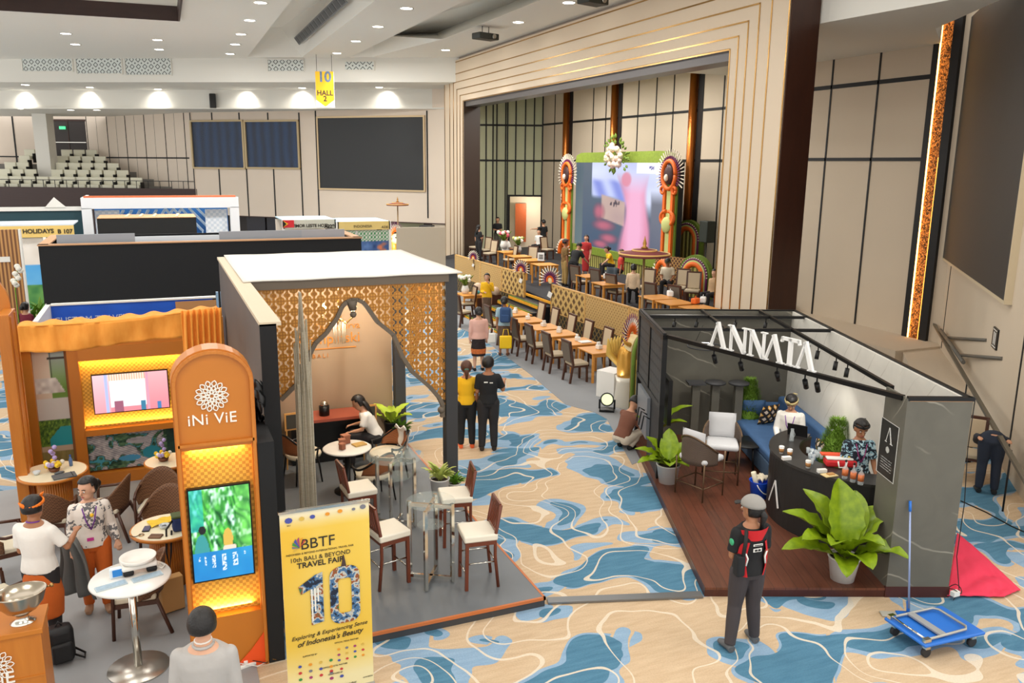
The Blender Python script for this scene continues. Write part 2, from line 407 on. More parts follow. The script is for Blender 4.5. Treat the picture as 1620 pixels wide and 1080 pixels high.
# ---- right angled wall with its big dark screen
P0 = CH_P+CH_D*(-3.2); P1 = Vector((XW, 15.72, 0))
rzc = atan2(CH_D.y, CH_D.x)
nrm = Vector((-CH_D.y, CH_D.x, 0))
def chamf(s0, s1, z0, z1, d0=0., d1=.2):          # box on the angled wall; d>0 outside, d<0 into the hall
    a = CH_P+CH_D*s0; b = CH_P+CH_D*s1; mid = (a+b)/2-nrm*((d0+d1)/2)
    return (mid.x, mid.y, (z0+z1)/2), (abs(s1-s0), abs(d1-d0), z1-z0)
def cbox(mb, *a): c, d = chamf(*a); return mb.box(c, d, rz=rzc)
def cs(px, py):
    p = PL(px, py, CH_P, CH_P+CH_D); return (p-CH_P).dot(CH_D), p.z
L_ = (P1-CH_P).dot(CH_D)+.15
struct('wall_right_angled', cbox(MB(), -3.2, L_, 0, 10.6), MAT_CREAM)
g = MB()
for px in (1486, 1499):
    s_, _ = cs(px, 470); cbox(g, s_-.03, s_+.03, 0.5, 3.0, -.01, 0)
s_, _ = cs(1612, 600); cbox(g, s_-.04, s_+.04, .4, 3.2, -.01, 0)
struct('trim_5', g, MAT_BLACK)
sL, zL = cs(1490, 390); sR, _ = cs(1600, 480); zB = 2.85
t = thing('led_screen', 'huge switched-off dark screen on the angled wall at the upper right', 'screen', CH_P)
cbox(MB(), sR, sL-.05, zB, 9.0, -.12, 0).build('screen_panel', MAT_SCREEN, t, loc=-CH_P)
cbox(cbox(cbox(MB(), sR-.06, sL+.1, zB-.06, zB, -.13, 0), sR-.05, sR, zB, 9.0, -.13, 0), sL-.05, sL+.1, zB, 9.05, -.13, 0).build('frame', mat('pale_gold_frame', (206, 190, 160), .4), t, loc=-CH_P)
s_, z_ = cs(1576, 535)
t = thing('exit_sign', 'small framed pictogram sign on the cream wall under the dark screen', 'sign', CH_P)
cbox(MB(), s_-.22, s_+.22, z_-.2, z_+.2, -.03, 0).build('plate', mat('black_plate', (16, 16, 16), .4), t, loc=-CH_P)
q = MB()
for a in (-.1, .03): cbox(q, s_+a, s_+a+.06, z_-.12, z_+.12, -.035, -.03)
cbox(q, s_-.16, s_+.16, z_-.17, z_-.15, -.035, -.03); cbox(q, s_-.16, s_+.16, z_+.15, z_+.17, -.035, -.03)
q.build('pictogram', MAT_WHITEGLOSS, t, loc=-CH_P)
struct('baseboard_right', MB().bb((17.6, 15.6, 0), (XW, 21.5, .5)), MAT_CREAM)
struct('baseboard_right_angled', cbox(MB(), 4.2, L_-.2, 0, .45, -1.0, 0), MAT_CREAM)
# soffit over the right wall
e0 = AX(1295, 73, XW); z9 = 8.35
a_ = [(p.x, p.y) for p in (G(1295, 60, z9-.0), G(1430, 38, z9), G(1448, 0, z9), G(1470, -60, z9))]
struct('ceiling_soffit', MB().prism([(XW+.1, 26), (XW+.1, 17.0), (XW-2.2, 15.2), (14.8, 11), (14.4, 15.6), (14.4, 26)], 8.45, 9.1), MAT_CEIL)
# handrail at the right edge
t = thing('handrail', 'grey metal handrail slanting down across the angled wall at the right edge', 'handrail')
h0 = G(1466, 492, 1.0); h1 = G(1640, 790, 1.0); m_rail = mat('grey_rail', (104, 98, 86), .4, metal=.5)
MB().beam(h0, h1, .07, .05).build('rail', m_rail, t)
h2 = G(1488, 522, 1.06); h3 = G(1524, 573, 1.06)
MB().tube([h2, h3], .045, 10).build('grip_tube', mat('dull_grey_tube', (96, 92, 84), .5), t)
for a, b in (((1500, 534), (1561, 538)), ((1515, 561), (1586, 567))):
    A = G(*a, 1.02); sB, zB2 = cs(*b); B = CH_P+CH_D*sB; B.z = zB2
    MB().tube([A, B], .035, 8).build('bracket', _mats['dull_grey_tube'], t)
for px, py in ((1530, 603), (1600, 712)):
    A = G(px, py, 1.0); MB().tube([A, (A.x, A.y, 0)], .015, 6).build('post', MAT_DKMETAL, t)

# ---- stage portal
XP, XQ, YN, YF = 13.5, 14.33, 15.84, 40.7
yn_i, yf_i, zi = 18.0, 37.9, 8.1
zt = 10.0
def portal(y0, y1, z): return [(y0, 0), (y0, z), (y1, z), (y1, 0)]
pm = MB()
pm.bb((XP, YN+.03, 0), (XQ, yn_i, zt)); pm.bb((XP, yf_i, 0), (XQ, YF, zt)); pm.bb((XP, yn_i, zi), (XQ, yf_i, zt))
struct('wall_stage_portal', pm, mat('cream_portal', (214, 196, 172), .6))
struct('trim_6', MB().bb((XP+.02, YN-.01, 0), (XQ+.02, YN+.03, zt)), MAT_BROWN)
struct('trim_7', MB().bb((XP+.02, yf_i-.03, 0), (XQ, yf_i, zi)), mat('dark_umber_panel', (50, 34, 22), .5))
bi = MB()                                     # brass inlays stepping round the opening
for k, f in enumerate((.02, .3, .5, .68, .84, .985)):
    ya = yn_i-(yn_i-YN)*(1-f)*1.0; ya = YN+(yn_i-YN)*f; yb = YF-(YF-yf_i)*f; z = zt-(zt-zi)*f-.06
    wd = .02
    bi.bb((XP-.012, ya-wd, 0), (XP, ya+wd, z+wd)); bi.bb((XP-.012, yb-wd*2, 0), (XP, yb+wd*2, z+wd)); bi.bb((XP-.012, ya, z-wd), (XP, yb, z+wd))
struct('trim_8', bi, MAT_BRASS)
struct('wall_above_portal', MB().bb((XP+.15, 9, 9.95), (XQ, 42, 10.9)), mat('taupe_fascia', (150, 138, 128), .7))
struct('ceiling_stage_grid', MB().bb((XP+.1, yn_i, zi-.28), (XP+.75, yf_i, zi)), mat('grey_lintel', (96, 92, 92), .4, metal=.3))
# stage side wall and ceiling
CN = Vector((XW, 41.9, 0)); sd = Vector((-.92, .39, 0)).normalized()
def sp(px, py): p = PL(px, py, CN, CN+sd); return (p-CN).dot(sd), p.z
rzs = atan2(sd.y, sd.x); ns = Vector((-sd.y, sd.x, 0))
def sbox(mb, s0, s1, z0, z1, d0=0., d1=.2):
    mid = CN+sd*((s0+s1)/2)-ns*((d0+d1)/2); return mb.box((mid.x, mid.y, (z0+z1)/2), (abs(s1-s0), abs(d1-d0), z1-z0), rz=rzs)
if ns.y > 0: ns = ns*1
dl, _ = sp(857, 400); dr, _ = sp(806, 400); dz = sp(830, 311)[1]
OUT = 1
wl = MB(); sbox(wl, -.1, dl, 0, 10.4, 0, OUT*.2); sbox(wl, dr, 8, 0, 10.4, 0, OUT*.2); sbox(wl, dl, dr, dz, 10.4, 0, OUT*.2)
struct('wall_stage_left', wl, mat('green_grey_panel', (190, 192, 160), .8))
g = MB()
for px in (769, 780, 786, 800, 803, 816, 831, 845):
    s_, _ = sp(px, 220); sbox(g, s_-.035, s_+.035, .8 if not 804 < px < 858 else dz, 9, -.03, 0)
for py in (198, 254): z_ = sp(800, py)[1]; sbox(g, 0, 6.5, z_-.05, z_+.05, -.03, 0)
sbox(g, -.05, .06, 0, 9, -.04, 0); sbox(g, dl-.1, dl, .8, dz+.1, -.05, 0); sbox(g, dl, dr, dz, dz+.1, -.05, 0); sbox(g, dr, dr+.12, .8, dz+.1, -.05, 0)
struct('trim_9', g, MAT_BLACK)
# room beyond the stage door
d0 = CN+sd*dl-ns*OUT*2.2; d1 = CN+sd*(dr+1.5)-ns*OUT*2.2
bk = MB(); sbox(bk, dl-2.5, dr+2, 0, dz+1.2, OUT*2.2, OUT*2.3); struct('wall_back_room', bk, MAT_CREAM)
t = thing('carved_door', 'carved orange wooden door seen through the doorway on the stage', 'door')
s0, z0 = sp(808, 368); s1, _ = sp(826, 368)
k_ = MB(); sbox(k_, s0-.25, s1-.25, .8, 3.0, OUT*1.9, OUT*2.03); k_.build('door_leaf', mat('carved_orange_wood', (176, 84, 36), .5, bump=.8, bscale=14), t)
point('back_room_light', tuple(CN+sd*(dl+.6)-ns*OUT*1.1+Vector((0, 0, 2.9))), 60)
# vertical grooves and bands on the stage back wall
g = MB()
for px in (877, 893, 937, 957, 1007, 1035, 1062, 1140):
    y = AX(px, 240, XW).y; g.bb((XW-.02, y-.03, 0), (XW, y+.03, 9))
for py in ((907, 193), (907, 254)):
    z_ = AX(*py, XW).z; g.bb((XW-.02, 25.4, z_-.05), (XW, 41.9, z_+.05))
struct('trim_10', g, MAT_BLACK)
for i, px in enumerate((899, 975, 1099)):
    yc = AX(px, 200, XW).y; wd = .17
    MBo = MB().tube([(XW-.12, yc, .8), (XW-.12, yc, 9.0)], wd, 14).build('copper_column', MAT_COPPER)
    tag(MBo, 'tall slim copper column %s' % ('left of the big lit stage screen', 'rising behind the flowers on top of the stage screen', 'right of the big lit stage screen')[i], 'column', 'copper columns on the stage back wall')
    struct('trim_%d' % (11+i), MB().bb((XW-.03, yc-.5, .8), (XW, yc-.17, 9)), MAT_BLACK)
struct('ceiling_stage', MB().bb((XP+.8, 17.5, 9.05), (XW+.2, 46, 9.3)), mat('green_stage_ceiling', (150, 160, 120), .7))

# ---- left angled wall (screen + control room window)
LP = Vector((14, 42.7, 0)); LD = Vector((-.719, .695, 0)).normalized(); rzl = atan2(LD.y, LD.x); nl = Vector((LD.y, -LD.x, 0))  # nl points behind? fixed below
if nl.y < 0: nl = -nl                          # behind the wall
def ls(px, py): p = PL(px, py, LP, LP+LD); return (p-LP).dot(LD), p.z
def lbox(mb, s0, s1, z0, z1, d0=0., d1=.2):
    mid = LP+LD*((s0+s1)/2)+nl*((d0+d1)/2); return mb.box((mid.x, mid.y, (z0+z1)/2), (abs(s1-s0), abs(d1-d0), z1-z0), rz=rzl)
sE = ls(303, 230)[0]; zd = 2.05
struct('wall_left', lbox(MB(), -.45, sE, zd, 10.5), MAT_FARWALL)
g = MB()
for px, y0, y1 in ((676, 175, 345), (501, 175, 345), (475, 178, 345), (344, 265, 345), (388, 265, 345), (431, 265, 345), (338, 178, 192), (381, 178, 192), (426, 178, 192), (304, 178, 345)):
    s_, _ = ls(px, 230); lbox(g, s_-.04, s_+.04, ls(px, y1)[1], ls(px, y0)[1], -.02, 0)
struct('trim_14', g, MAT_BLACK)
struct('wall_left_lower', lbox(MB(), -.3, sE, 0, zd, .9, 1.0), mat('dark_lobby', (34, 26, 24), .5))
struct('trim_15', lbox(MB(), -.4, sE, zd-.05, zd, -.03, .25), MAT_BROWN)
struct('wall_left_pier', lbox(lbox(MB(), -.45, .6, 0, zd, 0, .2), 3.2, 3.9, 0, zd, .3, .6), mat('taupe_wall', (170, 158, 140), .7))
for i, (pa, pb) in enumerate(((376, 405), (408, 438))):
    s0 = ls(pa, 340)[0]; s1 = ls(pb, 340)[0]
    d = lbox(MB(), s0, s1, 0, zd-.1, .8, .9); struct('door_%d' % (i+1), d, mat('dark_door', (30, 30, 42), .35))
def frame_on(tn, x0, x1, y0, y1, mpanel, mframe, d=-.08, f=.09):
    s0, s1 = ls(x0, (y0+y1)/2)[0], ls(x1, (y0+y1)/2)[0]; za, zb = ls((x0+x1)/2, y1)[1], ls((x0+x1)/2, y0)[1]
    s0, s1 = max(s0, s1), min(s0, s1)
    lbox(MB(), s1, s0, za, zb, d, 0).build('screen_panel', mpanel, tn)
    q = MB(); lbox(q, s1-f, s0+f, zb, zb+f, d-.03, 0); lbox(q, s1-f, s0+f, za-f, za, d-.03, 0); lbox(q, s1-f, s1, za, zb, d-.03, 0); lbox(q, s0, s0+f, za, zb, d-.03, 0)
    q.build('frame', mframe, tn); return s1, s0, za, zb
t = thing('led_screen', 'large switched-off dark screen in a gold frame on the far wall beside the stage', 'screen')
frame_on(t, 506, 671, 186, 299, MAT_SCREEN, mat('champagne_frame', (200, 176, 138), .35, metal=.4))
# control-room windows with blue curtains
k = NT('blue_curtain', .7); x, y, z = k.xyz(k.map((1, 1, 1))); 
wv = k.n('TexWave'); wv.inputs['Scale'].default_value = .7; wv.inputs['Distortion'].default_value = 1.5; k.l(k.map(), wv.inputs['Vector']); k.col(k.mix(wv.outputs['Fac'], S(16, 28, 52), S(44, 74, 118))); MAT_CURT = k.m
m_wglass = mat('dark_reflective_glass', (60, 80, 110), .05, alpha=.25)
for i, (xa, xb) in enumerate(((306, 385), (391, 472))):
    s0, s1 = ls(xa, 230)[0], ls(xb, 230)[0]; za, zb = ls(xa, 264)[1], ls(xa, 193)[1]
    wnd = struct('window_%d' % (i+1), lbox(MB(), s1, s0, za, zb, -.02, -.01), m_wglass)
    q = MB()
    lbox(q, s1-.1, s0+.1, zb, zb+.1, -.1, 0); lbox(q, s1-.1, s0+.1, za-.1, za, -.1, 0); lbox(q, s1-.12, s1, za, zb, -.1, 0); lbox(q, s0, s0+.12, za, zb, -.1, 0)
    q.build('window_frame', mat('brass_window_frame', (176, 156, 118), .4, metal=.3), wnd)
    lbox(MB(), s1, s0, za, zb, -.009, -.002).build('curtain', MAT_CURT, wnd)
# ---- gallery with tiered seats
GP = Vector((2.2, 54.1, 0)); GD = Vector((-.906, .423, 0)).normalized(); rzg = atan2(GD.y, GD.x); ng = Vector((GD.y, -GD.x, 0)); ng = ng if ng.y > 0 else -ng
def gs(px, py, off=0.): p = PL(px, py, GP+ng*off, GP+GD+ng*off); return (p-GP).dot(GD), p.z
def gbox(mb, s0, s1, z0, z1, d0=0., d1=.2):
    mid = GP+GD*((s0+s1)/2)+ng*((d0+d1)/2); return mb.box((mid.x, mid.y, (z0+z1)/2), (abs(s1-s0), abs(d1-d0), z1-z0), rz=rzg)
zp = gs(150, 297)[1]
struct('wall_gallery_front', gbox(MB(), -.2, 18, 0, zp, 0, .2), m_wood('dark_walnut_board', (46, 30, 28), (66, 44, 40), (.5, .5, 16), .5))
OFF = 7.0
struct('wall_gallery_back', gbox(MB(), -6, 22, 0, 10.5, OFF, OFF+.2), MAT_FARWALL)
GA = GP+ng*.05; _sb = gs(137, 210, OFF)[0]; GB = GP+GD*_sb+ng*OFF; gsd = (GB-GA).normalized()
struct('wall_gallery_side', MB().beam((GA.x, GA.y, 5.2), (GB.x, GB.y, 5.2), .15, 10.4), MAT_FARWALL)
def ws(px, py): p = PL(px, py, GA, GB); return p
tier = MB(); rows = 5
for r in range(rows): gbox(tier, -.1, 17, 0, zp-.35+r*.42, .3+r*1.1, OFF)
struct('floor_gallery_tiers', tier, mat('grey_step', (120, 116, 110), .8))
g = MB()
for px in (22, 57):
    s_, _ = gs(px, 210, OFF); gbox(g, s_-.05, s_+.05, zp+.6, 9, OFF-.03, OFF)
for i_, px in enumerate((139, 154, 171, 185, 200, 214, 230, 245, 262, 277, 293)):
    v = ws(px, 210); g.beam((v.x, v.y-.1, 3), (v.x, v.y-.1, 9), .06, (.05, .11)[i_ % 2 == 0])
for a_, b_ in (((139, 249), (300, 250)),): va_, vb_ = ws(*a_), ws(*b_); g.beam((va_.x, va_.y-.1, va_.z), (vb_.x, vb_.y-.1, vb_.z), .06, .09)
z_ = gs(60, 248, OFF)[1]; gbox(g, _sb, 18, z_-.04, z_+.04, OFF-.03, OFF)
struct('trim_16', g, MAT_BLACK)
sa, za = gs(81, 249, OFF); sb, zb = gs(140, 192, OFF)
dr_ = struct('door_3', gbox(MB(), sb, sa, za, zb, OFF-.1, OFF), mat('dark_panelled_door', (50, 42, 40), .5))
q = MB()
for sm in ((sa+sb)/2,): gbox(q, sm-.03, sm+.03, za, zb, OFF-.13, OFF-.1)
gbox(q, sb, sa, zb, zb+.12, OFF-.15, OFF); gbox(q, sb-.1, sb, za, zb, OFF-.15, OFF); gbox(q, sa, sa+.1, za, zb, OFF-.15, OFF)
q.build('door_frame', MAT_BROWN, dr_)
q = MB(); gbox(q, sb+.2, sa-.2, za+1.0, za+1.04, OFF-.2, OFF-.15); q.build('door_handle', MAT_CHROME, dr_)
s_, z_ = gs(98, 202, OFF-.3)
o = gbox(MB(), s_-.2, s_+.2, z_-.1, z_+.1, OFF-.3, OFF-.2).build('exit_sign', mat('green_exit_light', (70, 190, 130), .4, emit=1.2)); tag(o, 'small green lit exit sign above the dark gallery door', 'sign')
s_, _ = gs(73, 240, 3.0)
struct('column_gallery', gbox(MB(), s_-.45, s_+.45, 0, 10, 2.6, 3.4), MAT_WHITE)
# railing
t = thing('gallery_railing', 'thin black metal railing along the front of the seating gallery', 'railing')
gbox(MB(), 0, 15, zp+.42, zp+.46, .08, .12).build('top_rail', MAT_DKMETAL, t)
for i in range(21): gbox(MB(), .1+i*.72, .13+i*.72, zp, zp+.42, .08, .11).build('post', MAT_DKMETAL, t)
# seats
seat0 = None; m_seat = mat('cream_vinyl_seat', (222, 220, 200), .6)
ROWN = ['front', 'second', 'third', 'fourth', 'top']
for r in range(rows):
    n = 18; s = 0
    cnt = 0
    for i in range(n):
        sx = 13.3-.84*i-(r % 2)*.3
        base = GP+GD*sx+ng*(.75+r*1.1); base.z = zp-.35+r*.42
        ppx = 810+FPX*((base-CAM).dot(_r2))/((base-CAM).dot(_fw))
        if ppx > (232, 214, 180, 166, 160)[r] or ppx < -12 or (abs(ppx-73) < 17 and r >= 1): continue
        cnt += 1
        lb = 'cream gallery seat, %s from the left in the %s row' % (ORD[cnt-1], ROWN[r])
        if seat0 is None:
            seat0 = thing('gallery_chair', lb, 'seat', base, rzg, 'cream seats in the gallery')
            MB().box((0, .1, .72), (.74, .1, .5), bev=.03).build('backrest', m_seat, seat0)
            MB().box((0, -.15, .42), (.72, .5, .22), bev=.03).build('seat', m_seat, seat0)
            MB().box((.4, -.04, .4), (.06, .4, .6)).build('arm_panel', MAT_BLACK, seat0)
            if (seat0.matrix_basis.to_3x3() @ Vector((0, 1, 0))).dot(ng) < 0: seat0.rotation_euler.z += pi
            RZS = seat0.rotation_euler.z
        else: dup(seat0, base, RZS, lb)

# ---- ceiling
ZC = 10.12
def gp(px, py, z): p = G(px, py, z); return (p.x, p.y)
B1a, B1b = Vector((-6.95, 50.4, 0)), Vector((12.94, 39.3, 0)); bd = (B1b-B1a).normalized()
B1L, B1R = B1a-bd*7, B1b+bd*1.3
R1 = [gp(391, 91, ZC), gp(478, 94, ZC), gp(589, 4, ZC), gp(800, -160, ZC), gp(560, -130, ZC), gp(461, 0, ZC)]
ZI = 11.4
I1 = [gp(424, 48, ZI), gp(445, 50, ZI), gp(520, -8, ZI), gp(700, -140, ZI), gp(600, -140, ZI), gp(480, -20, ZI)]
R2 = [gp(555, 104, ZC), gp(590, 108, ZC), gp(700, 62, ZC), gp(880, -10, ZC), gp(742, -2, ZC)]
I2 = [gp(578, 93, 11), gp(592, 96, 11), gp(690, 52, 11), gp(850, -12, 11), gp(800, -10, 11)]
R3 = [gp(-60, 9, ZC), gp(283, 30, ZC), gp(291, -40, ZC), gp(-60, -60, ZC)]
def clampB(P_, k_=.25):
    o_ = []
    for x, y in P_:
        for _ in range(200):
            if (x-B1a.x)*(-bd.y)+(y-B1a.y)*bd.x < -k_: break
            x *= .997; y *= .997
        o_.append((x, y))
    return o_
R1, R2 = clampB(R1, .3), clampB(R2, .3); I1, I2 = clampB(I1, .9), clampB(I2, .9)
out = [(-16, -4), (XQ+.05, -4), (XQ+.05, 38.5), (B1R.x, B1R.y), (B1L.x, B1L.y), (-16, 56)]
cm = MB(); es_ = []
for lp in (out, R1, R2, R3):
    vs = [cm.bm.verts.new((*p, ZC)) for p in lp]
    es_ += [cm.bm.edges.new((vs[i], vs[(i+1) % len(vs)])) for i in range(len(vs))]
bmesh.ops.triangle_fill(cm.bm, use_beauty=True, use_dissolve=False, edges=es_)
def recess(m_, R, I, zi_):
    n = len(R)
    for i in range(n):
        j = (i+1) % n; m_.poly([(*R[i], ZC), (*R[j], ZC), (*I[j], zi_), (*I[i], zi_)])
    for t_ in tessellate_polygon([[Vector((*p, 0)) for p in I]]): m_.poly([(*I[i], zi_) for i in t_])
recess(cm, R1, I1, ZI); recess(cm, R2, I2, 11)
recess(cm, R3, [p for p in R3], 11.3)
struct('ceiling', cm, MAT_CEIL, fix=True)
dk = MB()
for i in range(2): 
    a, b = R3[i], R3[i+1]; dk.beam((*a, ZC+.17), (*b, ZC+.17), .06, .5)
struct('trim_17', dk, m_wood('dark_cove_timber', (42, 24, 20), (62, 38, 32), (1, 1, 4)))
# bulkhead: upright face, soffit, scalloped face
def qd(m_, a, b, z0, z1): m_.poly([(a.x, a.y, z0), (b.x, b.y, z0), (b.x, b.y, z1), (a.x, a.y, z1)])
B2L, B2M, B2R = Vector((-12.5, 59.3, 0)), Vector((1.97, 50.31, 0)), Vector((15.5, 41.9, 0))
bm_ = MB(); qd(bm_, B1L, B1R, 9, ZC+.02)
bm_.poly([(B1L.x, B1L.y, 9), (B1R.x, B1R.y, 9), (B2R.x, B2R.y, 9), (B2M.x, B2M.y, 9), (B2L.x, B2L.y, 9)])
qd(bm_, B2L, B2M, 8, 9); qd(bm_, B2M, B2R, 8, 9)
bk_ = Vector((0, 4.5, 0))
bm_.poly([(B2L.x, B2L.y, 8), (B2M.x, B2M.y, 8), (B2M.x, B2M.y+9, 8), (B2L.x, B2L.y+9, 8)])
bm_.poly([(B2M.x, B2M.y, 8), (B2R.x, B2R.y, 8), (B2R.x, B2R.y+5, 8), (B2M.x, B2M.y+9, 8)])
struct('ceiling_bulkhead', bm_, MAT_WHITE, fix=False)
lg = MB(); lg.beam((B2L.x, B2L.y-.1, 8.02), (B2M.x, B2M.y-.1, 8.02), .2, .07); lg.beam((B2M.x, B2M.y-.1, 8.02), (B2R.x, B2R.y-.1, 8.02), .2, .07)
struct('trim_18', lg, MAT_WHITE)
# fretwork grilles on the bulkhead
m_fret = None
k = NT('fretwork', .6); x, y, z = k.xyz(k.map((1, 1, 1)))
cx = k.math('ABSOLUTE', k.math('SUBTRACT', k.math('FRACT', k.math('MULTIPLY', x, 3.0)), .5)); cz = k.math('ABSOLUTE', k.math('SUBTRACT', k.math('FRACT', k.math('MULTIPLY', z, 3.0)), .5))
sm = k.math('ADD', cx, cz); hole = k.math('MAXIMUM', k.math('LESS_THAN', k.math('ABSOLUTE', k.math('SUBTRACT', sm, .34)), .07), k.math('GREATER_THAN', sm, .86))
k.col(k.mix(hole, S(214, 220, 216), S(70, 76, 76))); m_fret = k.m
rzb = atan2(bd.y, bd.x)
def bsp(px, py): return PL(px, py, B1a, B1b)
for i, (x0, y0, x1, y1) in enumerate(((32, 72, 116, 113), (118, 77, 194, 117), (196, 81, 272, 119), (423, 94, 481, 113), (545, 97, 592, 111))):
    a = bsp(x0, y0); b = bsp(x1, y1); c = (a+b)/2
    t = thing('fretwork_grille', 'pierced white fretwork grille on the high bulkhead, %s from the left' % ORD[i], 'grille', c+Vector((0, -.03, 0)), rzb, 'fretwork ceiling grilles')
    wd = hypot(b.x-a.x, b.y-a.y); hh = abs(a.z-b.z)
    MB().box((0, 0, 0), (wd*.97, .03, hh)).build('pierced_panel', m_fret, t)
    MB().box((0, 0, hh/2), (wd, .06, .05)).box((0, 0, -hh/2), (wd, .06, .05)).box((-wd/2, 0, 0), (.04, .06, hh)).box((wd/2, 0, 0), (.04, .06, hh)).build('frame', MAT_WHITE, t)
# slot diffuser in the first recess
def in1(px, py):                               # point on the sloped right side of the first recess
    a, b, c = Vector((*R1[1], ZC)), Vector((*R1[2], ZC)), Vector((*I1[1], ZI)); n = (b-a).cross(c-a); d = _ray(px, py); return CAM+d*((a-CAM).dot(n)/d.dot(n))
va, vb = in1(470, 65), in1(545, -4); n1 = (Vector((*R1[2], ZC))-Vector((*R1[1], ZC))).cross(Vector((*I1[1], ZI))-Vector((*R1[1], ZC))).normalized()
if n1.z > 0: n1 = -n1
t = thing('slot_diffuser', 'long grey slotted air diffuser on the sloped ceiling recess', 'air vent', va)
MB().beam(n1*.02, vb-va+n1*.02, .38, .03, up=n1).build('frame', mat('grille_grey', (120, 122, 122), .6), t)
q = MB()
for i in range(14): q.beam((vb-va)*((i+.1)/14)+n1*.04, (vb-va)*((i+.86)/14)+n1*.04, .28, .02, up=n1)
q.build('slats', mat('dark_slats', (84, 86, 88), .6), t)
# downlights
m_lamp = mat('lamp_glow', (255, 250, 238), .5, emit=14)
dl0 = None
DL = [(104, 53), (249, 63), (119, 70), (252, 78), (412, 4), (395, 32), (381, 54), (372, 70), (364, 85), (643, 13), (598, 42), (563, 65), (533, 84), (513, 97), (495, 108), (900, 4), (820, 35), (705, 79), (665, 96), (636, 107), (609, 117), (757, 61)]
DZ = [ZC]*22
DL2 = [(40, 134), (142, 138), (250, 141), (370, 144), (478, 139), (600, 138)]
DL3 = [(31, 172), (112, 174), (153, 174)]
allp = [(p, ZC) for p in DL]+[(p, 9.0) for p in DL2]+[(p, 8.0) for p in DL3]
nm = 0
for i, ((px, py), z) in enumerate(allp):
    p = G(px, py, z)
    where = 'main ceiling, %s nearest the viewer' if z == ZC else ('lower bulkhead soffit, %s from the left' if z == 9.0 else 'soffit over the gallery, %s from the left')
    lst = sorted([q for q, zz in allp if zz == z], key=(lambda q: G(*q, z).length) if z == ZC else (lambda q: q[0])); rk = ORD[lst.index((px, py))] if lst.index((px, py)) < 22 else str(lst.index((px, py)))
    lb = 'round recessed downlight in the '+where % rk
    if dl0 is None:
        dl0 = thing('ceiling_downlight', lb, 'ceiling light', p, 0, 'recessed downlights')
        MB().lathe([(.19, -.012), (.25, -.012), (.25, .01), (.19, .01), (.19, -.012)], seg=16).build('trim_ring', MAT_WHITE, dl0)
        MB().lathe([(0, -.006), (.19, -.006)], seg=16).build('lamp', m_lamp, dl0)
    else: dup(dl0, p, 0, lb)
    if z == ZC: spot('downlight_beam', p+Vector((0, 0, -.08)), p+Vector((0, 0, -5)), 160, 80)
for (px, py) in [(40, 160), (142, 160), (250, 160), (390, 160), (478, 158), (612, 157)]:
    a = PL(px, py, B2M, B2L if px < 300 else B2R); 
    spot('scallop_beam', (a.x-.1, a.y-.5, 8.93), (a.x, a.y, 8.1), 85, 120, blend=.9)
# small ceiling fittings
for i, (px, py, w_) in enumerate(((768, 58, .9), (648, 106, .7), (938, 1, .8))):
    p = G(px, py, ZC-.35)
    t = thing('ceiling_projector', ('black double projector hung under the ceiling near the portal', 'small black projector under the ceiling farther from the stage', 'black projector at the very top edge above the portal')[i], 'projector', p, .3)
    MB().box((0, 0, 0), (w_, .5, .22), bev=.03).build('body', mat('projector_black', (40, 42, 36), .5), t)
    MB().tube([(w_*.2, -.25, 0), (w_*.2, -.32, 0)], .08, 12).build('lens', MAT_CHROME, t)
    MB().tube([(-.15, 0, .1), (-.15, 0, .36)], .015, 6).tube([(.15, 0, .1), (.15, 0, .36)], .015, 6).build('mount', MAT_DKMETAL, t)
p = PL(336, 160, B2M, B2R)
o = MB().box((0, -.25, 0), (.32, .3, .75), bev=.02).build('wall_speaker', mat('speaker_black', (26, 26, 27), .6), loc=(p.x, p.y, p.z)); tag(o, 'small black loudspeaker mounted on the white bulkhead', 'loudspeaker')
p = G(589, 127, 9.2)
# hanging hall banner
p = G(512, 86, ZC); p.z = CAMH+(G(512, 113, ZC)-CAM).z*hypot(p.x, p.y)/hypot(G(512, 113, ZC).x, G(512, 113, ZC).y); t = thing('hanging_banner', 'yellow HALL 2 pennant hanging from the ceiling', 'banner', (p.x, p.y, 0), -YAW)
k_ = 1/((p-CAM).length/ (FPX*1.0)); px2m = (p-CAM).dot(_fw)/FPX
zt_, hb = p.z, 55*px2m; wb = 30*px2m
for sx in (-.4, .4): MB().tube([(sx*wb, 0, p.z), (sx*wb, 0, ZC)], .01, 4).build('hanging_wire', MAT_DKMETAL, t)
MB().panel([(-wb/2, zt_), (wb/2, zt_), (wb/2, zt_-hb), (-wb/2, zt_-hb)], Matrix.Translation((0, .01, 0)), .01).build('white_backing', mat('white_pvc', (216, 216, 226), .6), t)
MB().panel([(-wb*.48, zt_), (wb*.48, zt_), (wb*.48, zt_-hb*.78), (0, zt_-hb*.97), (-wb*.48, zt_-hb*.78)], Matrix.Translation((0, -.01, 0)), .01).build('pennant', mat('banner_yellow', (240, 178, 20), .6), t)
mk = mat('dark_print', (44, 38, 26), .6)
text('lettering', 'HALL', wb*.36, upright((0, -.02, zt_-hb*.6)), mk, t, .002, bold=.008); text('lettering', '2', wb*.38, upright((0, -.02, zt_-hb*.76)), mk, t, .002, bold=.008)
text('numeral', '10', wb*.72, upright((0, -.02, zt_-hb*.16)), mat('photo_blue_print', (96, 116, 140), .6, var=.6, vscale=9), t, .002, bold=.02)
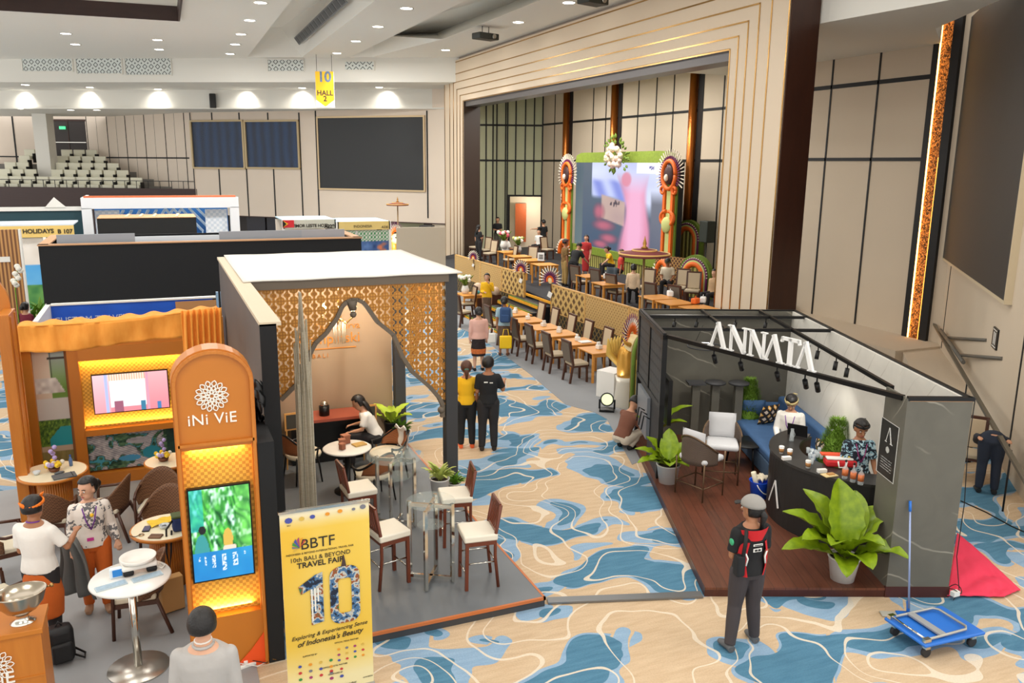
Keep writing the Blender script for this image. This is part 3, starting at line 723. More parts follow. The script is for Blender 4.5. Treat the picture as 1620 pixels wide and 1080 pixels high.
# ================================================================== GREY BOOTH WITH GOLD LATTICE (centre)
def fnoise(u, v, k=0, s=8): return .6*vn(u*s, v*s, k)+.4*vn(u*s*2.3, v*s*2.3, k+1)
KP = dict(x0=1.0, x1=3.94, y0=8.18, y1=15.3, z=.12)
t = thing('booth_platform', 'low grey booth platform with orange wooden edge under the bar stools', 'platform', (2.4, 11.6, 0))
MB().bb((-1.4, -3.42, 0), (1.54, 3.7, .085)).build('base', MAT_CHARCOAL, t)
MB().bb((-1.38, -3.40, .085), (1.52, 3.7, .118)).build('vinyl_top', MAT_GREYFLOOR, t)
q = MB(); q.bb((-1.4, -3.43, .085), (1.55, -3.40, .121)); q.bb((1.52, -3.43, .085), (1.55, 3.7, .121)); q.build('edge_strip', mat('orange_edge', (190, 106, 52), .5), t)
o = MB().beam(G(866, 950, .02), G(1110, 940, .02), .13, .025).build('floor_joint_strip', mat('steel_strip', (124, 126, 128), .35, metal=.6)); tag(o, 'flat steel strip on the carpet between the two booth platforms', 'floor strip')
T = .12
t = thing('lattice_pavilion', 'grey exhibition pavilion with white cloth roof and gold pierced screens', 'booth', (2.5, 13, T))
def W(*p): return (p[0]-2.5, p[1]-13, p[2]-T)
m_outer = mat('taupe_hoarding', (92, 84, 80), .7, var=.15, vscale=1.2)
MB().bb(W(.9, 8.84, T), W(1.02, 15.3, 3.52)).build('side_wall', m_outer, t)
MB().bb(W(.88, 8.80, T), W(1.05, 8.84, 3.54)).build('wall_end_cloth', MAT_BLACKCLOTH, t)
MB().bb(W(.88, 8.8, 3.52), W(1.1, 15.3, 3.56)).build('plywood_capping', mat('pale_ply', (206, 190, 164), .7), t)
MB().bb(W(1.02, 14.35, T), W(3.72, 14.45, 3.5)).build('rear_wall', mat('warm_beige_wall', (164, 140, 114), .75), t)
MB().bb(W(1.02, 8.84, T), W(1.04, 14.35, 3.5)).build('inner_lining', mat('inner_lining_grey', (132, 116, 98), .75), t)
for (x, y) in ((3.96, 11.94), (3.74, 14.2)): MB().bb(W(x, y, T), W(x+.19, y+.19, 3.55)).build('post', MAT_CHARCOAL, t)
def roof(u, v):
    x, y = 1.0+3.2*u, 11.86+3.5*v
    return W(x, y, 3.575-.02*sin(u*3.1)*sin(v*3.1)+.004*sin(u*19+v*7))
MB().grid(roof, 24, 20).build('cloth_roof', mat('white_roof_cloth', (226, 222, 214), .9), t, solid=.02)
MB().bb(W(1.02, 11.9, 3.44), W(4.0, 11.98, 3.56)).build('front_lintel', mat('taupe_paint', (110, 98, 84), .6), t)
# pierced gold screens
def m_pierced():
    k = NT('gold_pierced_screen', .45); x, y, z = k.xyz(k.map((1, 1, 1))); h = k.math('ADD', x, y)
    s1 = k.math('SINE', k.math('MULTIPLY', h, 2*pi/.19)); s2 = k.math('SINE', k.math('MULTIPLY', z, 2*pi/.33))
    s3 = k.math('SINE', k.math('MULTIPLY', h, 2*pi/.095)); s4 = k.math('SINE', k.math('MULTIPLY', z, 2*pi/.11))
    a = k.math('ADD', k.math('MULTIPLY', s1, s2), k.math('MULTIPLY', k.math('MULTIPLY', s3, s4), .8))
    b = k.math('ABSOLUTE', a); hole = k.math('GREATER_THAN', b, .62)
    solid = k.math('SUBTRACT', 1, hole)
    k.col(k.mix(k.math('LESS_THAN', b, .2), S(206, 146, 62), S(172, 112, 44))); k.l(solid, k.b.inputs['Alpha']); k.b.inputs['Metallic'].default_value = .25
    return k.m
MAT_PIERCE = m_pierced()
arch = [(444, 632), (466, 610), (480, 594), (487, 576), (490, 559), (499, 542), (516, 526), (533, 502), (541, 484), (548, 477), (556, 474), (566, 474), (574, 478), (581, 486), (597, 509), (622, 529), (636, 563), (652, 588), (680, 612), (694, 628), (700, 640)]
A2 = []
for p in arch:
    v = AY(p[0], p[1], 12.0); A2.append((v.x, v.z))
out_ = [(1.04, 3.46), (3.97, 3.46), (3.97, A2[-1][1])]+A2[::-1]+[(1.04, A2[0][1]-.05)]
Mk = Matrix.Translation(W(0, 12.0, 0))
o = MB().panel(out_, Mk, .012).build('pierced_screen', MAT_PIERCE, t); plabel(o, 'gold pierced front screen over the ogee arch')
pa = [Vector((a[0]-2.5, 12.0-13, a[1]-T)) for a in A2]
q = MB(); up_ = []
for i in range(len(pa)-1): q.beam(pa[i], pa[i+1], .06, .09, up=(0, 1, 0))
q.sph(pa[-1]+Vector((-.02, 0, -.08)), .06); q.beam(pa[-1], pa[-1]+Vector((0, 0, -.2)), .06, .07)
c_ = pa[10]; q.tube([c_, c_+Vector((.02, 0, -.16))], [.09, .05], 8); q.sph(c_+Vector((.02, 0, -.22)), .05)
plabel(q.build('arch_frame', mat('taupe_paint', (110, 98, 84), .6), t), 'taupe ogee arch moulding')
side = [(12.15, 3.46), (14.2, 3.46), (14.2, 1.5), (14.0, 1.8), (13.75, 2.1), (13.5, 2.3), (13.35, 2.7), (13.2, 3.0), (13.1, 3.1), (13.0, 3.0), (12.9, 2.7), (12.75, 2.35), (12.5, 2.1), (12.3, 1.8), (12.15, 1.55)]
Ms = Matrix.Translation(W(4.05, 0, 0)) @ Matrix.Rotation(pi/2, 4, 'Z')
plabel(MB().panel([(a, b) for a, b in side], Ms, .012).build('pierced_screen', MAT_PIERCE, t), 'gold pierced side screen')
# wall lettering
mo = mat('gold_letter', (206, 132, 52), .5)
for body, px, py, sz, sp_ in (('The Apurva', 533, 516, .17, 1), ('Kempinski', 521, 536, .26, 1), ('B A L I', 507, 563, .1, 1.3)):
    v = AY(px, py, 14.34); text('lettering', body, sz, upright(W(v.x, 14.335, v.z)), mo, t, .004)
v = AY(521, 551, 14.34); MB().box(W(v.x, 14.34, v.z), (.95, .01, .018)).build('gold_rule', mo, t)
# chandelier
v = AY(535, 470, 13.2)
t = thing('chandelier', 'small brass chandelier with glowing candle bulbs behind the gold lattice', 'chandelier', (v.x, v.y, 0))
MB().tube([(0, 0, 3.5), (0, 0, v.z-.35)], .012, 6).build('stem', MAT_BRASS, t)
mbk = mat('bulb_glow', (255, 214, 140), .4, emit=30)
for i in range(6):
    a = i*pi/3+.2; ex, ey = .28*cos(a), .28*sin(a)
    MB().tube([(0, 0, v.z-.35), (ex*.5, ey*.5, v.z-.42), (ex, ey, v.z-.3), (ex, ey, v.z-.22)], .01, 6).build('arm', MAT_BRASS, t)
    MB().sph((ex, ey, v.z-.17), .035, sc=(1, 1, 1.5)).build('bulb', mbk, t)
q = MB()
for i in range(10): a = i*.63; q.tube([(.1*cos(a), .1*sin(a), v.z-.4), (.09*cos(a), .09*sin(a), v.z-.75)], .008, 5)
q.build('crystal_drops', mat('crystal', (240, 236, 220), .1, trans=.6), t)
point('pavilion_bulb_light', (v.x, v.y, v.z-.2), 40); spot('pavilion_light', (2.5, 12.8, 3.4), (2.4, 14.4, 1.2), 90, 120)
point('pavilion_light', (3.2, 13.2, 3.2), 35, (1, .85, .65), .2)
# bead curtain: strands nobody could count
def bead():
    mb = MB()
    p0 = AY(473, 462, 11.3); 
    for i in range(70):
        u = hsh(i, 1); rr = hsh(i, 2)*.05; a = hsh(i, 3)*6.28
        bx = AY(470+25*u, 700, 11.3); tp = 1 if i < 18 else hsh(i, 5)*.5+.2
        ztop = p0.z if i < 12 else p0.z*(.55+.35*hsh(i, 7))
        x1 = bx.x+rr*.2; y1 = 11.3+rr*sin(a)*1.5; xt = x1+.02*hsh(i, 8) if i >= 12 else p0.x+.02*hsh(i, 9)
        n = 8; pts = [(xt+(x1-xt)*min(1, k/n*2), y1, ztop+(T-ztop)*k/n) for k in range(n+1)]
        mb.tube(pts, .008+.006*hsh(i, 4), 4, smooth=False)
    return mb
k = NT('silver_beads', .3, .35); n = k.noise(k.map((1, 1, 30)), 14, 2); k.col(k.mix(n, S(176, 160, 126), S(240, 236, 224)))
o = bead().build('bead_curtain', k.m); tag(o, 'tall bead curtain of silver and tan strands hanging in the pavilion front', 'bead curtain', None, 'stuff')

# ================================================================== ORANGE BOOTH (left)
MAT_OR2 = mat('orange_laminate', (194, 116, 32), .4, var=.08, vscale=2)
MAT_MATW = m_weave('woven_palm_mat', (184, 124, 34), (232, 178, 66), 30, 0, .5, .6)
t = thing('orange_booth_floor', 'grey vinyl floor of the orange booth', 'floor covering'); t['kind'] = 'structure'; t.name = 'floor_booth'
del t['label'], t['category']
MB().bb((-3.6, 7.6, 0), (.6, 14.6, .012)).build('vinyl_sheet', mat('light_grey_vinyl', (146, 148, 150), .5, var=.2, vscale=1.3), t)
def lotus(mb, c, r, pw):
    # flat lotus rosette: rings of looped petals, c centre function (x,z)->vec
    for ring, (n, r0, r1, w_) in enumerate(((8, .12, .38, .085), (12, .34, .66, .11), (14, .6, 1.0, .14))):
        for i in range(n):
            a = 2*pi*(i+.5*(ring % 2))/n; ca, sa = cos(a), sin(a); pts = []
            for k_ in range(13):
                tt = k_/12; l = r0+(r1-r0)*(sin(pi*tt*.5) if tt <= .5 else sin(pi*(1-tt)*.5))/sin(pi*.25); l = min(l, r1)
                ww = w_*sin(2*pi*tt)*1.0
                pts.append(c((l*ca-ww*sa)*r, (l*sa+ww*ca)*r))
            mb.tube(pts, pw, 4)
MAT_WLET = mat('white_letter', (245, 240, 230), .4)
def pylon(name, label, x0, x1, y, H, hs, depth=.28):
    xc = (x0+x1)/2; wd = x1-x0; t = thing(name, label, 'booth pylon', (xc, y, 0)); hw = wd/2
    pts = [(-hw, 0), (hw, 0), (hw, hs)]+[(hw*cos(a), hs+(H-hs)*sin(a)) for a in [pi*i/16 for i in range(1, 16)]]+[(-hw, hs)]
    ins = [(-hw*.86, .62), (hw*.86, .62), (hw*.86, 2.44), (-hw*.86, 2.44)]
    M0 = Matrix.Translation((0, depth/2, 0))
    MB().panel(pts, M0, depth, [ins]).build('body', MAT_OR2, t)
    MB().panel(ins, Matrix.Translation((0, .12, 0)), .02).build('woven_panel', MAT_MATW, t)
    # raised rim
    q = MB(); rim = [(hw*.93*cos(a), hs+(H-hs-.03)*sin(a)) for a in [pi*i/20 for i in range(21)]]; rim = [(hw*.93, 2.5)]+rim+[(-hw*.93, 2.5), (hw*.93, 2.5)]
    for a, b in zip(rim, rim[1:]): q.beam((a[0], -.015, a[1]), (b[0], -.015, b[1]), .03, .05, up=(0, 1, 0))
    for sx in (-1, 1): q.beam((sx*hw*.93, -.015, 0), (sx*hw*.93, -.015, 2.5), .03, .05, up=(0, 1, 0))
    q.build('rim_moulding', MAT_ORANGE, t)
    return t
t = pylon('sign_pylon', 'tall orange arched pylon with the lotus logo and a portrait screen', -.02, .74, 8.25, 3.44, 3.1)
q = MB(); lotus(q, lambda a, b: Vector((a, -.01, b)), .155, .0065)
v = AY(335, 626, 8.25); o = q.build('lotus_logo', MAT_WLET, t, loc=(v.x-.36, 0, v.z)); plabel(o, 'white lotus logo')
v = AY(336, 663, 8.24); text('lettering', 'iNi ViE', .155, upright((v.x-.36, -.006, v.z)), MAT_WLET, t, .006, sp=1.05)
def jungle(u, v):
    if v < .31:
        c = mixc((24, 120, 190), (50, 160, 214), fnoise(u, v, 3, 3)); 
        for (x, w_, h_) in ((.1, .025, .07), (.2, .02, .12), (.34, .05, .16), (.52, .07, .2), (.7, .08, .17), (.87, .03, .06)):
            if abs(u-x) < w_/2 and .29-h_ < v < .27 and vn(u*60, v*90, 4) > .42: c = (225, 238, 246)
        return c
    n = fnoise(u, v, 5, 9); n = max(0, min(1, (n-.3)*2.2)); n = .5*n+.5*abs(sin(u*26+6*vn(u*5, v*5, 8)+v*17)); c = mixc((4, 70, 34), (110, 226, 90), n); c = mixc(c, (214, 255, 230), max(0, fnoise(u, v, 9, 13)-.5)*3.2)
    if u < .22 and v > .55: c = mixc(c, (40, 190, 200), .6)
    if u > .75: c = mixc(c, (150, 230, 120), .3)
    if abs(u-.16) < .13 and v < .52 and (u-.16)**2*3+(v-.3)**2 < .045: c = (60, 150, 150)
    if (u-.18)**2*.6+(v-.56)**2 < .0022: c = (28, 30, 34)
    if (u-.6)**2*1.6+(v-.43)**2*.8 < .011: c = (214, 176, 80)
    if (u-.62)**2+(v-.33)**2*4 < .012 and v < .36: c = (226, 210, 190)
    return c
pa_, pb_ = AY(299, 782, 8.2), AY(401, 917, 8.2)
sx0, sx1 = AY(305, 850, 8.2).x, AY(398, 850, 8.2).x; zt_, zb_ = AY(348, 777, 8.2).z, AY(356, 921, 8.2).z
wv_, hv_ = sx1-sx0+.02, zt_-zb_
pa_x = (sx0+sx1)/2-.36
d_ = MB().box((pa_x, .085, (zt_+zb_)/2), (wv_+.03, .05, hv_+.03)).build('display_casing', MAT_DKMETAL, t)
picture('display_picture', wv_, hv_, jungle, 72, 110, d_, Matrix.Translation((pa_x, .057, (zt_+zb_)/2)), emit=1.1)
for zz in (2.42, .66):
    area('niche_light', (.36, 8.34, zz), ((0 if zz > 1 else pi), 0, 0), .5, .04, 3.6, (1, .7, .26))
o = MB().bb((.74, 8.22, 0), (.9, 8.95, 2.45)).build('black_partition', MAT_BLACKCLOTH); tag(o, 'black cloth covered partition between the logo pylon and the grey pavilion', 'partition')
def crump(u, v):
    a = u*5; return Vector((.62+.25*u+.03*sin(9*u+7*v), 9.0+.1*sin(5*v+u*9)-.2*u, 2.45+.5*v+.05*sin(14*u+5*v)+.03*sin(30*v)))
o = MB().grid(crump, 16, 18).build('black_cloth', mat('shiny_black_sheet', (16, 16, 18), .35, bump=.4, bscale=6), solid=.01); tag(o, 'crumpled shiny black sheet hanging behind the orange pylon', 'cloth')
# left pylon seen from its side
t = thing('sign_pylon', 'deep orange pylon with an arched top at the far left edge of the picture', 'booth pylon', (-2.33, 13.0, 0))
ar_ = [(-.16+.42*cos(a), 3.15+.5*sin(a)) for a in [pi*i/14 for i in range(15)]]
MB().panel([(.26, 2.85)]+ar_+[(-.58, 2.85)], Matrix.Translation((0, .64, 0)), .08).build('arched_panel', MAT_OR2, t)
MB().bb((.17, 0, 0), (.32, .6, 3.1), bev=.008).build('shaft', MAT_ORANGE, t)
MB().bb((.32, .08, .05), (.335, .16, 3.06)).bb((.32, .46, .05), (.335, .54, 3.06)).build('edge_moulding', MAT_OR2, t)
# rear wall of the booth
Yb = 14.42
def bx(px, py, y=Yb): v = AY(px, py, y); return v.x, v.z
t = thing('booth_rear_wall', 'orange framed rear wall of the left booth with pictures and a woven niche', 'booth wall', (-1, Yb, 0))
def Wb(x, y, z): return (x+1, y-Yb, z)
MB().bb(Wb(-2.15, Yb+.02, 0), Wb(.85, Yb+.12, 2.7)).build('backing', mat('ply_backing', (170, 110, 60), .7), t)
def post(px0, px1, z0=0, z1=2.68, d=.1):
    xa = AY(px0, 600, Yb).x; xb = AY(px1, 600, Yb).x; MB().bb(Wb(xa, Yb-d, z0), Wb(xb, Yb+.02, z1)).build('upright', MAT_OR2, t)
post(36, 54); post(110, 128)
xa = AY(128, 600, Yb).x
MB().bb(Wb(xa, Yb-.14, 2.1), Wb(.85, Yb+.02, 2.32)).build('rail', MAT_OR2, t)
MB().bb(Wb(xa, Yb-.16, .86), Wb(.85, Yb+.02, .96)).build('rail', MAT_OR2, t)
MB().bb(Wb(-2.1, Yb-.12, .0), Wb(.85, Yb+.02, .2)).build('rail', MAT_OR2, t)
MB().bb(Wb(-2.15, Yb-.12, 2.3), Wb(.85, Yb+.02, 2.68)).build('header', MAT_OR2, t)
MB().bb(Wb(xa, Yb-.02, .96), Wb(.85, Yb+.0, 2.1)).build('woven_panel', MAT_MATW, t)
for zz, r in ((2.08, 0), (.99, pi)): area('niche_light', (-.5, Yb-.08, zz), (r, 0, 0), 1.7, .05, 8, (1, .68, .24))
def bedroom(u, v):
    if v > .62: c = mixc((214, 190, 168), (232, 220, 206), u); 
    elif v > .45: c = (218, 214, 210)
    elif v > .2: c = mixc((30, 70, 24), (140, 176, 60), fnoise(u, v*3, 2, 22)*1.6-.3)
    else: c = mixc((120, 110, 60), (160, 146, 90), fnoise(u*2, v, 3, 14))
    if v > .62 and u > .55: c = mixc((110, 150, 60), (170, 190, 190), (v-.7)*4)
    if abs(u-.6) < .02 and v > .72 or (abs(v-.93) < .01 and u > .5): c = (60, 48, 40)
    if .66 < v < .78 and .1 < u < .95-2*(v-.66): c = mixc((240, 236, 230), (190, 180, 176), vn(u*9, v*30, 6))
    if .24 < v < .4 and u > .35 and v < .2+.28*u: c = (40, 160, 170)
    if .2 < v < .25: c = (196, 176, 150)
    return c
for pr_, lab, fn in (((54, 110), 'photo of a villa bedroom above a garden pool', bedroom),):
    xa, xb = AY(pr_[0], 650, Yb).x, AY(pr_[1], 650, Yb).x
    o = picture('photo_panel', xb-xa, 2.1, fn, 40, 120, t, Matrix.Translation(Wb((xa+xb)/2, Yb-.0, 1.25))); plabel(o, lab)
def aerial(u, v):
    c = mixc((14, 50, 34), (110, 150, 104), fnoise(u, v, 8, 22)*1.5-.3)
    rr_ = vn(u*13+3*vn(u*6, v*3), v*6, 31)
    if rr_ > .5 and u < .82: c = mixc((96, 96, 108), (226, 220, 214), abs(sin(u*60+v*50))*.6+.4*vn(u*40, v*20, 2)); c = mixc(c, (60, 60, 66), max(0, .56-rr_)*14)
    if .42 < rr_ < .46 and u < .8: c = (70, 160, 180)
    if (u-.55)**2+(v-.72)**2*2.5 < .02: c = mixc((150, 146, 150), (196, 190, 190), fnoise(u, v, 3, 16))
    if (u-.68)**2*3+(v-.35)**2 < .03: c = (40, 140, 158)
    if (u-.44)**2+(v-.25)**2*2 < .014: c = (70, 150, 190)
    if u > .85: c = mixc((16, 44, 40), (40, 80, 66), fnoise(u, v, 8, 12))
    return c
xa, xb = AY(138, 700, Yb).x, AY(285, 700, Yb).x
o = picture('photo_panel', xb-xa, .62, aerial, 120, 52, t, Matrix.Translation(Wb((xa+xb)/2, Yb-.02, .54))); plabel(o, 'aerial photo of resort roofs and pools')
# wall TV
def tvp(u, v):
    if .22 < u < .7 and .12 < v < .95: c = mixc((238, 240, 244), (255, 255, 255), v)
    elif u <= .22: c = mixc((236, 150, 160), (246, 190, 196), v)
    else: c = mixc((232, 130, 140), (238, 168, 172), v)
    if v > .82 and .2 < u < .7: c = (206, 150, 120) if int(u*60) % 2 else (240, 214, 196)
    if abs(u-.17) < .02: c = (170, 180, 220)
    if .26 < u < .38 and v < .3: c = (150, 90, 110)
    if .62 < u < .68 and v < .25: c = (60, 120, 150)
    if .84 < u < .9 and v < .2: c = (70, 120, 170)
    if .7 < u < .74: c = (206, 150, 170)
    return c
v0, v1 = AY(145, 595, Yb-.1), AY(268, 643, Yb-.1)
t = thing('wall_television', 'flat television showing a pink and white interior on the woven niche', 'television', ((v0.x+v1.x)/2, Yb-.1, (AY(206, 590, Yb-.1).z+AY(210, 649, Yb-.1).z)/2))
hh = AY(206, 590, Yb-.1).z-AY(210, 649, Yb-.1).z; ww = v1.x-v0.x
cs_ = MB().box((0, .03, 0), (ww+.03, .05, hh+.03)).build('casing', MAT_DKMETAL, t)
picture('display_picture', ww, hh, tvp, 90, 50, cs_, Matrix.Translation((0, .003, 0)), emit=1.2)
# side wall with photos at far left
t = thing('booth_side_wall', 'orange side wall with garden photos next to the left edge pylon', 'booth wall', (-2.12, 13.6, 0))
MB().bb((-.06, .05, 0), (0, .78, 2.5)).build('panel', MAT_OR2, t)
o = picture('photo_panel', .66, 1.7, lambda u, v: mixc((60, 90, 40), (210, 220, 226), fnoise(u, v, 6, 6)) if v > .4 else mixc((120, 60, 30), (90, 110, 60), fnoise(u, v, 6, 8)), 40, 60, t, Matrix.Translation((.004, .41, 1.3)) @ Matrix.Rotation(-pi/2, 4, 'Z'))
# valance
m_saffron = NT('saffron_fabric', .8); n = m_saffron.noise(m_saffron.map((3, 3, 1)), 5, 3); m_saffron.col(m_saffron.mix(n, S(222, 132, 34), S(248, 170, 72)))
t = thing('fabric_valance', 'gathered saffron cloth valance draped across the top of the orange booth', 'valance', (-.5, 12.3, 0))
vtl, vtr = AY(27, 517, 12.3), AY(344, 486, 12.3); vbl = AY(30, 572, 12.3)
def val(u, v):
    x = vtl.x+(vtr.x-vtl.x)*u; sag = .05*sin(pi*u); zt = vtl.z+(vtr.z-vtl.z)*u-sag
    gath = .02*sin(u*70)*(1 if abs(u-.12) < .06 or abs(u-.36) < .04 else .25)
    return Vector((x+.5, .03*sin(u*40)*v+gath+.02*sin(u*9+v*3), zt-(.34+.02*sin(u*8))*v))
MB().grid(val, 120, 12).build('drop', m_saffron.m, t, solid=.006)
def vtop(u, v):
    x = vtl.x+(vtr.x-vtl.x)*u; zt = vtl.z+(vtr.z-vtl.z)*u-.05*sin(pi*u); return Vector((x+.5, .25*v, zt+.03*v*sin(pi*u+.4)+.02*sin(u*50)*v))
MB().grid(vtop, 80, 4).build('gathered_top', m_saffron.m, t, solid=.006)
def swag(u, v):
    z0 = 3.22; x = .12+.6*u+(.1*(v-.5)*(u-.5)); return Vector((x, -1.0-.04*sin(u*46)-.03*v, z0-v*.62+.03*sin(u*6)))
vs0, vs1 = AY(286, 492, 11.2), AY(350, 486, 11.2)
def swag(u, v): return Vector((vs0.x+(vs1.x-vs0.x)*u+.5, -1.1+.035*sin(u*44+v*1.5), vs0.z+(vs1.z-vs0.z)*u-v*.75))
MB().grid(swag, 90, 10).build('side_drape', m_saffron.m, t, solid=.006)
# counter with bowl (bottom left)
t = thing('reception_counter', 'honey wood reception counter with white logo at the bottom left corner', 'counter', (-1.8, 8.6, 0))
cx1, cy0, cy1, ct = -1.26, 7.97, 8.45, 1.0
def Wc(x, y, z): return (x+1.8, y-8.6, z)
MB().bb(Wc(-2.6, cy0+.02, 0), Wc(cx1-.02, cy1-.02, ct-.05)).build('body', MAT_ORANGE, t)
MB().bb(Wc(-2.62, cy0, ct-.05), Wc(cx1, cy1, ct), bev=.005).build('top', MAT_OR2, t)
MB().bb(Wc(-2.6, cy0+.012, .52), Wc(cx1-.02, cy0+.02, .535)).build('face_groove', MAT_ORANGE, t)
v = AY(-10, 1056, cy0); q = MB(); lotus(q, lambda a, b: Vector((a, 0, b)), .16, .005); plabel(q.build('lotus_logo', MAT_WLET, t, loc=Wc(v.x, cy0+.008, v.z)), 'white lotus logo')
v = AY(24, 1071, cy0); text('lettering', 'iNi ViE', .17, upright(Wc(v.x, cy0+.01, v.z)), MAT_WLET, t, .006, align='RIGHT')
# champagne bowl
p = G(37, 984, 1.0)
t = thing('wine_bowl', 'oval steel wine cooling bowl on a foot, on the reception counter', 'bowl', p, .25)
MB().lathe([(.105, 0), (.11, .012), (.07, .03), (.055, .05), (.055, .085), (.06, .09)], seg=28, sy=.8).build('foot', MAT_CHROME, t)
MB().lathe([(.0, .09), (.06, .09), (.13, .13), (.185, .2), (.215, .3), (.225, .315), (.212, .315), (.175, .21), (.12, .145), (0, .11)], seg=36, sy=.8).build('basin', mat('brushed_steel', (190, 178, 160), .2, metal=1), t)
for sx in (-1, 1): MB().tube([(.215*sx, 0, .29), (.25*sx, 0, .295)], .008, 6).sph((.26*sx, 0, .295), .02).build('handle_knob', MAT_BRASS, t)

# ================================================================== DARK MARBLE BOOTH (right)
AO = Vector((5.87, 7.65, 0)); AU = Vector((.926, -.377, 0)).normalized(); AV = Vector((.377, .926, 0)).normalized(); AR = atan2(AU.y, AU.x)
def LA(u, v, z=0): return AO+AU*u+AV*v+Vector((0, 0, z))
def uv(px, py, z): d = G(px, py, z)-AO; return d.dot(AU), d.dot(AV)
FA = .12
m_slab = m_marble('dark_stone_laminate', (100, 97, 87), (184, 178, 162), .6, 2.2, .5)
m_slabw = m_marble('white_marble_laminate', (226, 222, 212), (160, 150, 136), .5)
t = thing('booth_platform', 'raised dark wood plank platform of the dark marble booth', 'platform', AO, AR)
MB().bb((0, 0, 0), (3.02, 6.0, FA-.03)).build('plinth', m_wood('maroon_skirting', (58, 26, 20), (78, 36, 28), (6, 6, 1), .4), t)
k = NT('plank_floor', .35); x, y, z = k.xyz(k.map((1, 1, 1), rot=(0, 0, 0)))
rw = k.math('FLOOR', k.math('MULTIPLY', x, 7)); wn = k.n('TexWhiteNoise', noise_dimensions='1D'); k.l(rw, wn.inputs['W'])
gr = k.noise(k.map((9, .7, 1)), 4, 5); c = k.mix(gr, S(50, 30, 22), S(122, 76, 56)); c = k.mix(k.math('MULTIPLY', wn.outputs[0], .6), c, S(112, 60, 42))
jt = k.math('LESS_THAN', k.math('FRACT', k.math('MULTIPLY', x, 7)), .03); k.col(k.mix(jt, c, S(28, 16, 12)))
MB().bb((0, 0, FA-.03), (3.02, 6.0, FA)).build('plank_floor', k.m, t)
t = thing('marble_booth', 'exhibition booth with dark marble walls, black roof frame and big white letters', 'booth', AO, AR)
HA = 2.55; B = lambda *a: MB().bb(*a)
B((.15, 5.92, FA), (3.0, 6.0, HA)).build('rear_wall', m_slab, t)
B((2.94, .03, FA), (3.02, 5.92, HA)).build('side_wall', m_slabw, t)
B((2.94, .55, FA), (2.955, 5.92, .3)).build('skirting', MAT_CHARCOAL, t)
B((2.25, 0, 0), (3.03, .03, HA)).bb((2.25, .03, 0), (2.28, .55, HA)).build('front_pillar', m_slab, t)
B((2.24, -.01, 0), (3.04, .03, FA+.02)).build('pillar_skirting', mat('maroon_base', (70, 32, 26), .4), t)
B((2.28, -.004, HA-.03), (3.02, .0, HA-.015)).build('pillar_top_edge', mat('raw_ply', (196, 150, 110), .7), t)
q = MB(); bm = lambda a, b, w_=.05: q.beam((*a, HA), (*b, HA), w_, .05)
bm((.1, 3.65), (.1, 6)); bm((.1, 5.97), (3.0, 5.97)); bm((3.0, 5.97), (3.0, 0)); bm((.12, 4.15), (3.0, 4.1)); bm((1.22, 4.1), (1.24, 6)); bm((2.33, 5.95), (2.3, .5)); bm((2.26, .02), (3.04, .02)); bm((.12, 5.3), (3.0, 5.3), .04)
q.build('roof_frame', MAT_DKMETAL, t)
q = MB(); q.beam((.15, 3.62, HA-.02), (2.26, .12, HA-.02), .07, .06); q.build('front_beam', MAT_DKMETAL, t)
MB().tube([(.25, 5.85, HA-.1), (2.9, 5.85, HA-.1)], .04, 8).build('silver_duct', mat('silver_duct', (170, 170, 168), .3, metal=.8), t)
# partition with pierced panels on the left
q = MB(); q.bb((.06, 5.86, FA), (.14, 5.98, HA)); q.bb((.06, 3.62, FA), (.14, 3.72, HA)); q.bb((.06, 3.62, HA-.08), (.14, 6, HA)); q.bb((.06, 4.75, 1.35), (.14, 4.83, HA)); q.bb((.06, 3.62, 1.3), (.14, 6, 1.38)); q.build('partition_frame', MAT_DKMETAL, t)
k = NT('black_fret_panel', .5); x, y, z = k.xyz(k.map((1, 1, 1)))
fy = k.math('FRACT', k.math('MULTIPLY', y, 6.5)); fz = k.math('FRACT', k.math('MULTIPLY', z, 5.5))
mm = k.math('MAXIMUM', k.math('LESS_THAN', k.math('ABSOLUTE', k.math('SUBTRACT', fy, .5)), .12), k.math('LESS_THAN', k.math('ABSOLUTE', k.math('SUBTRACT', fz, .5)), .1)); k.col(k.mix(mm, S(60, 60, 60), S(18, 18, 18)))
B((.08, 3.7, 1.38), (.12, 5.9, HA-.05)).build('fret_panel', k.m, t)
B((.085, 3.7, FA), (.115, 4.7, 1.3)).build('lower_panel', mat('charcoal_panel', (34, 34, 36), .5), t)
B((.02, 4.5, .5), (.08, 5.5, 1.25)).build('monitor_back', mat('grey_panel', (120, 124, 130), .4), t)
for i in range(3): MB().tube([(.0, 4.1+i*.25, 1.0), (-.1, 4.1+i*.25, 1.06), (-.13, 4.15+i*.25, .8)], .012, 6).build('bracket_arm', MAT_DKMETAL, t)
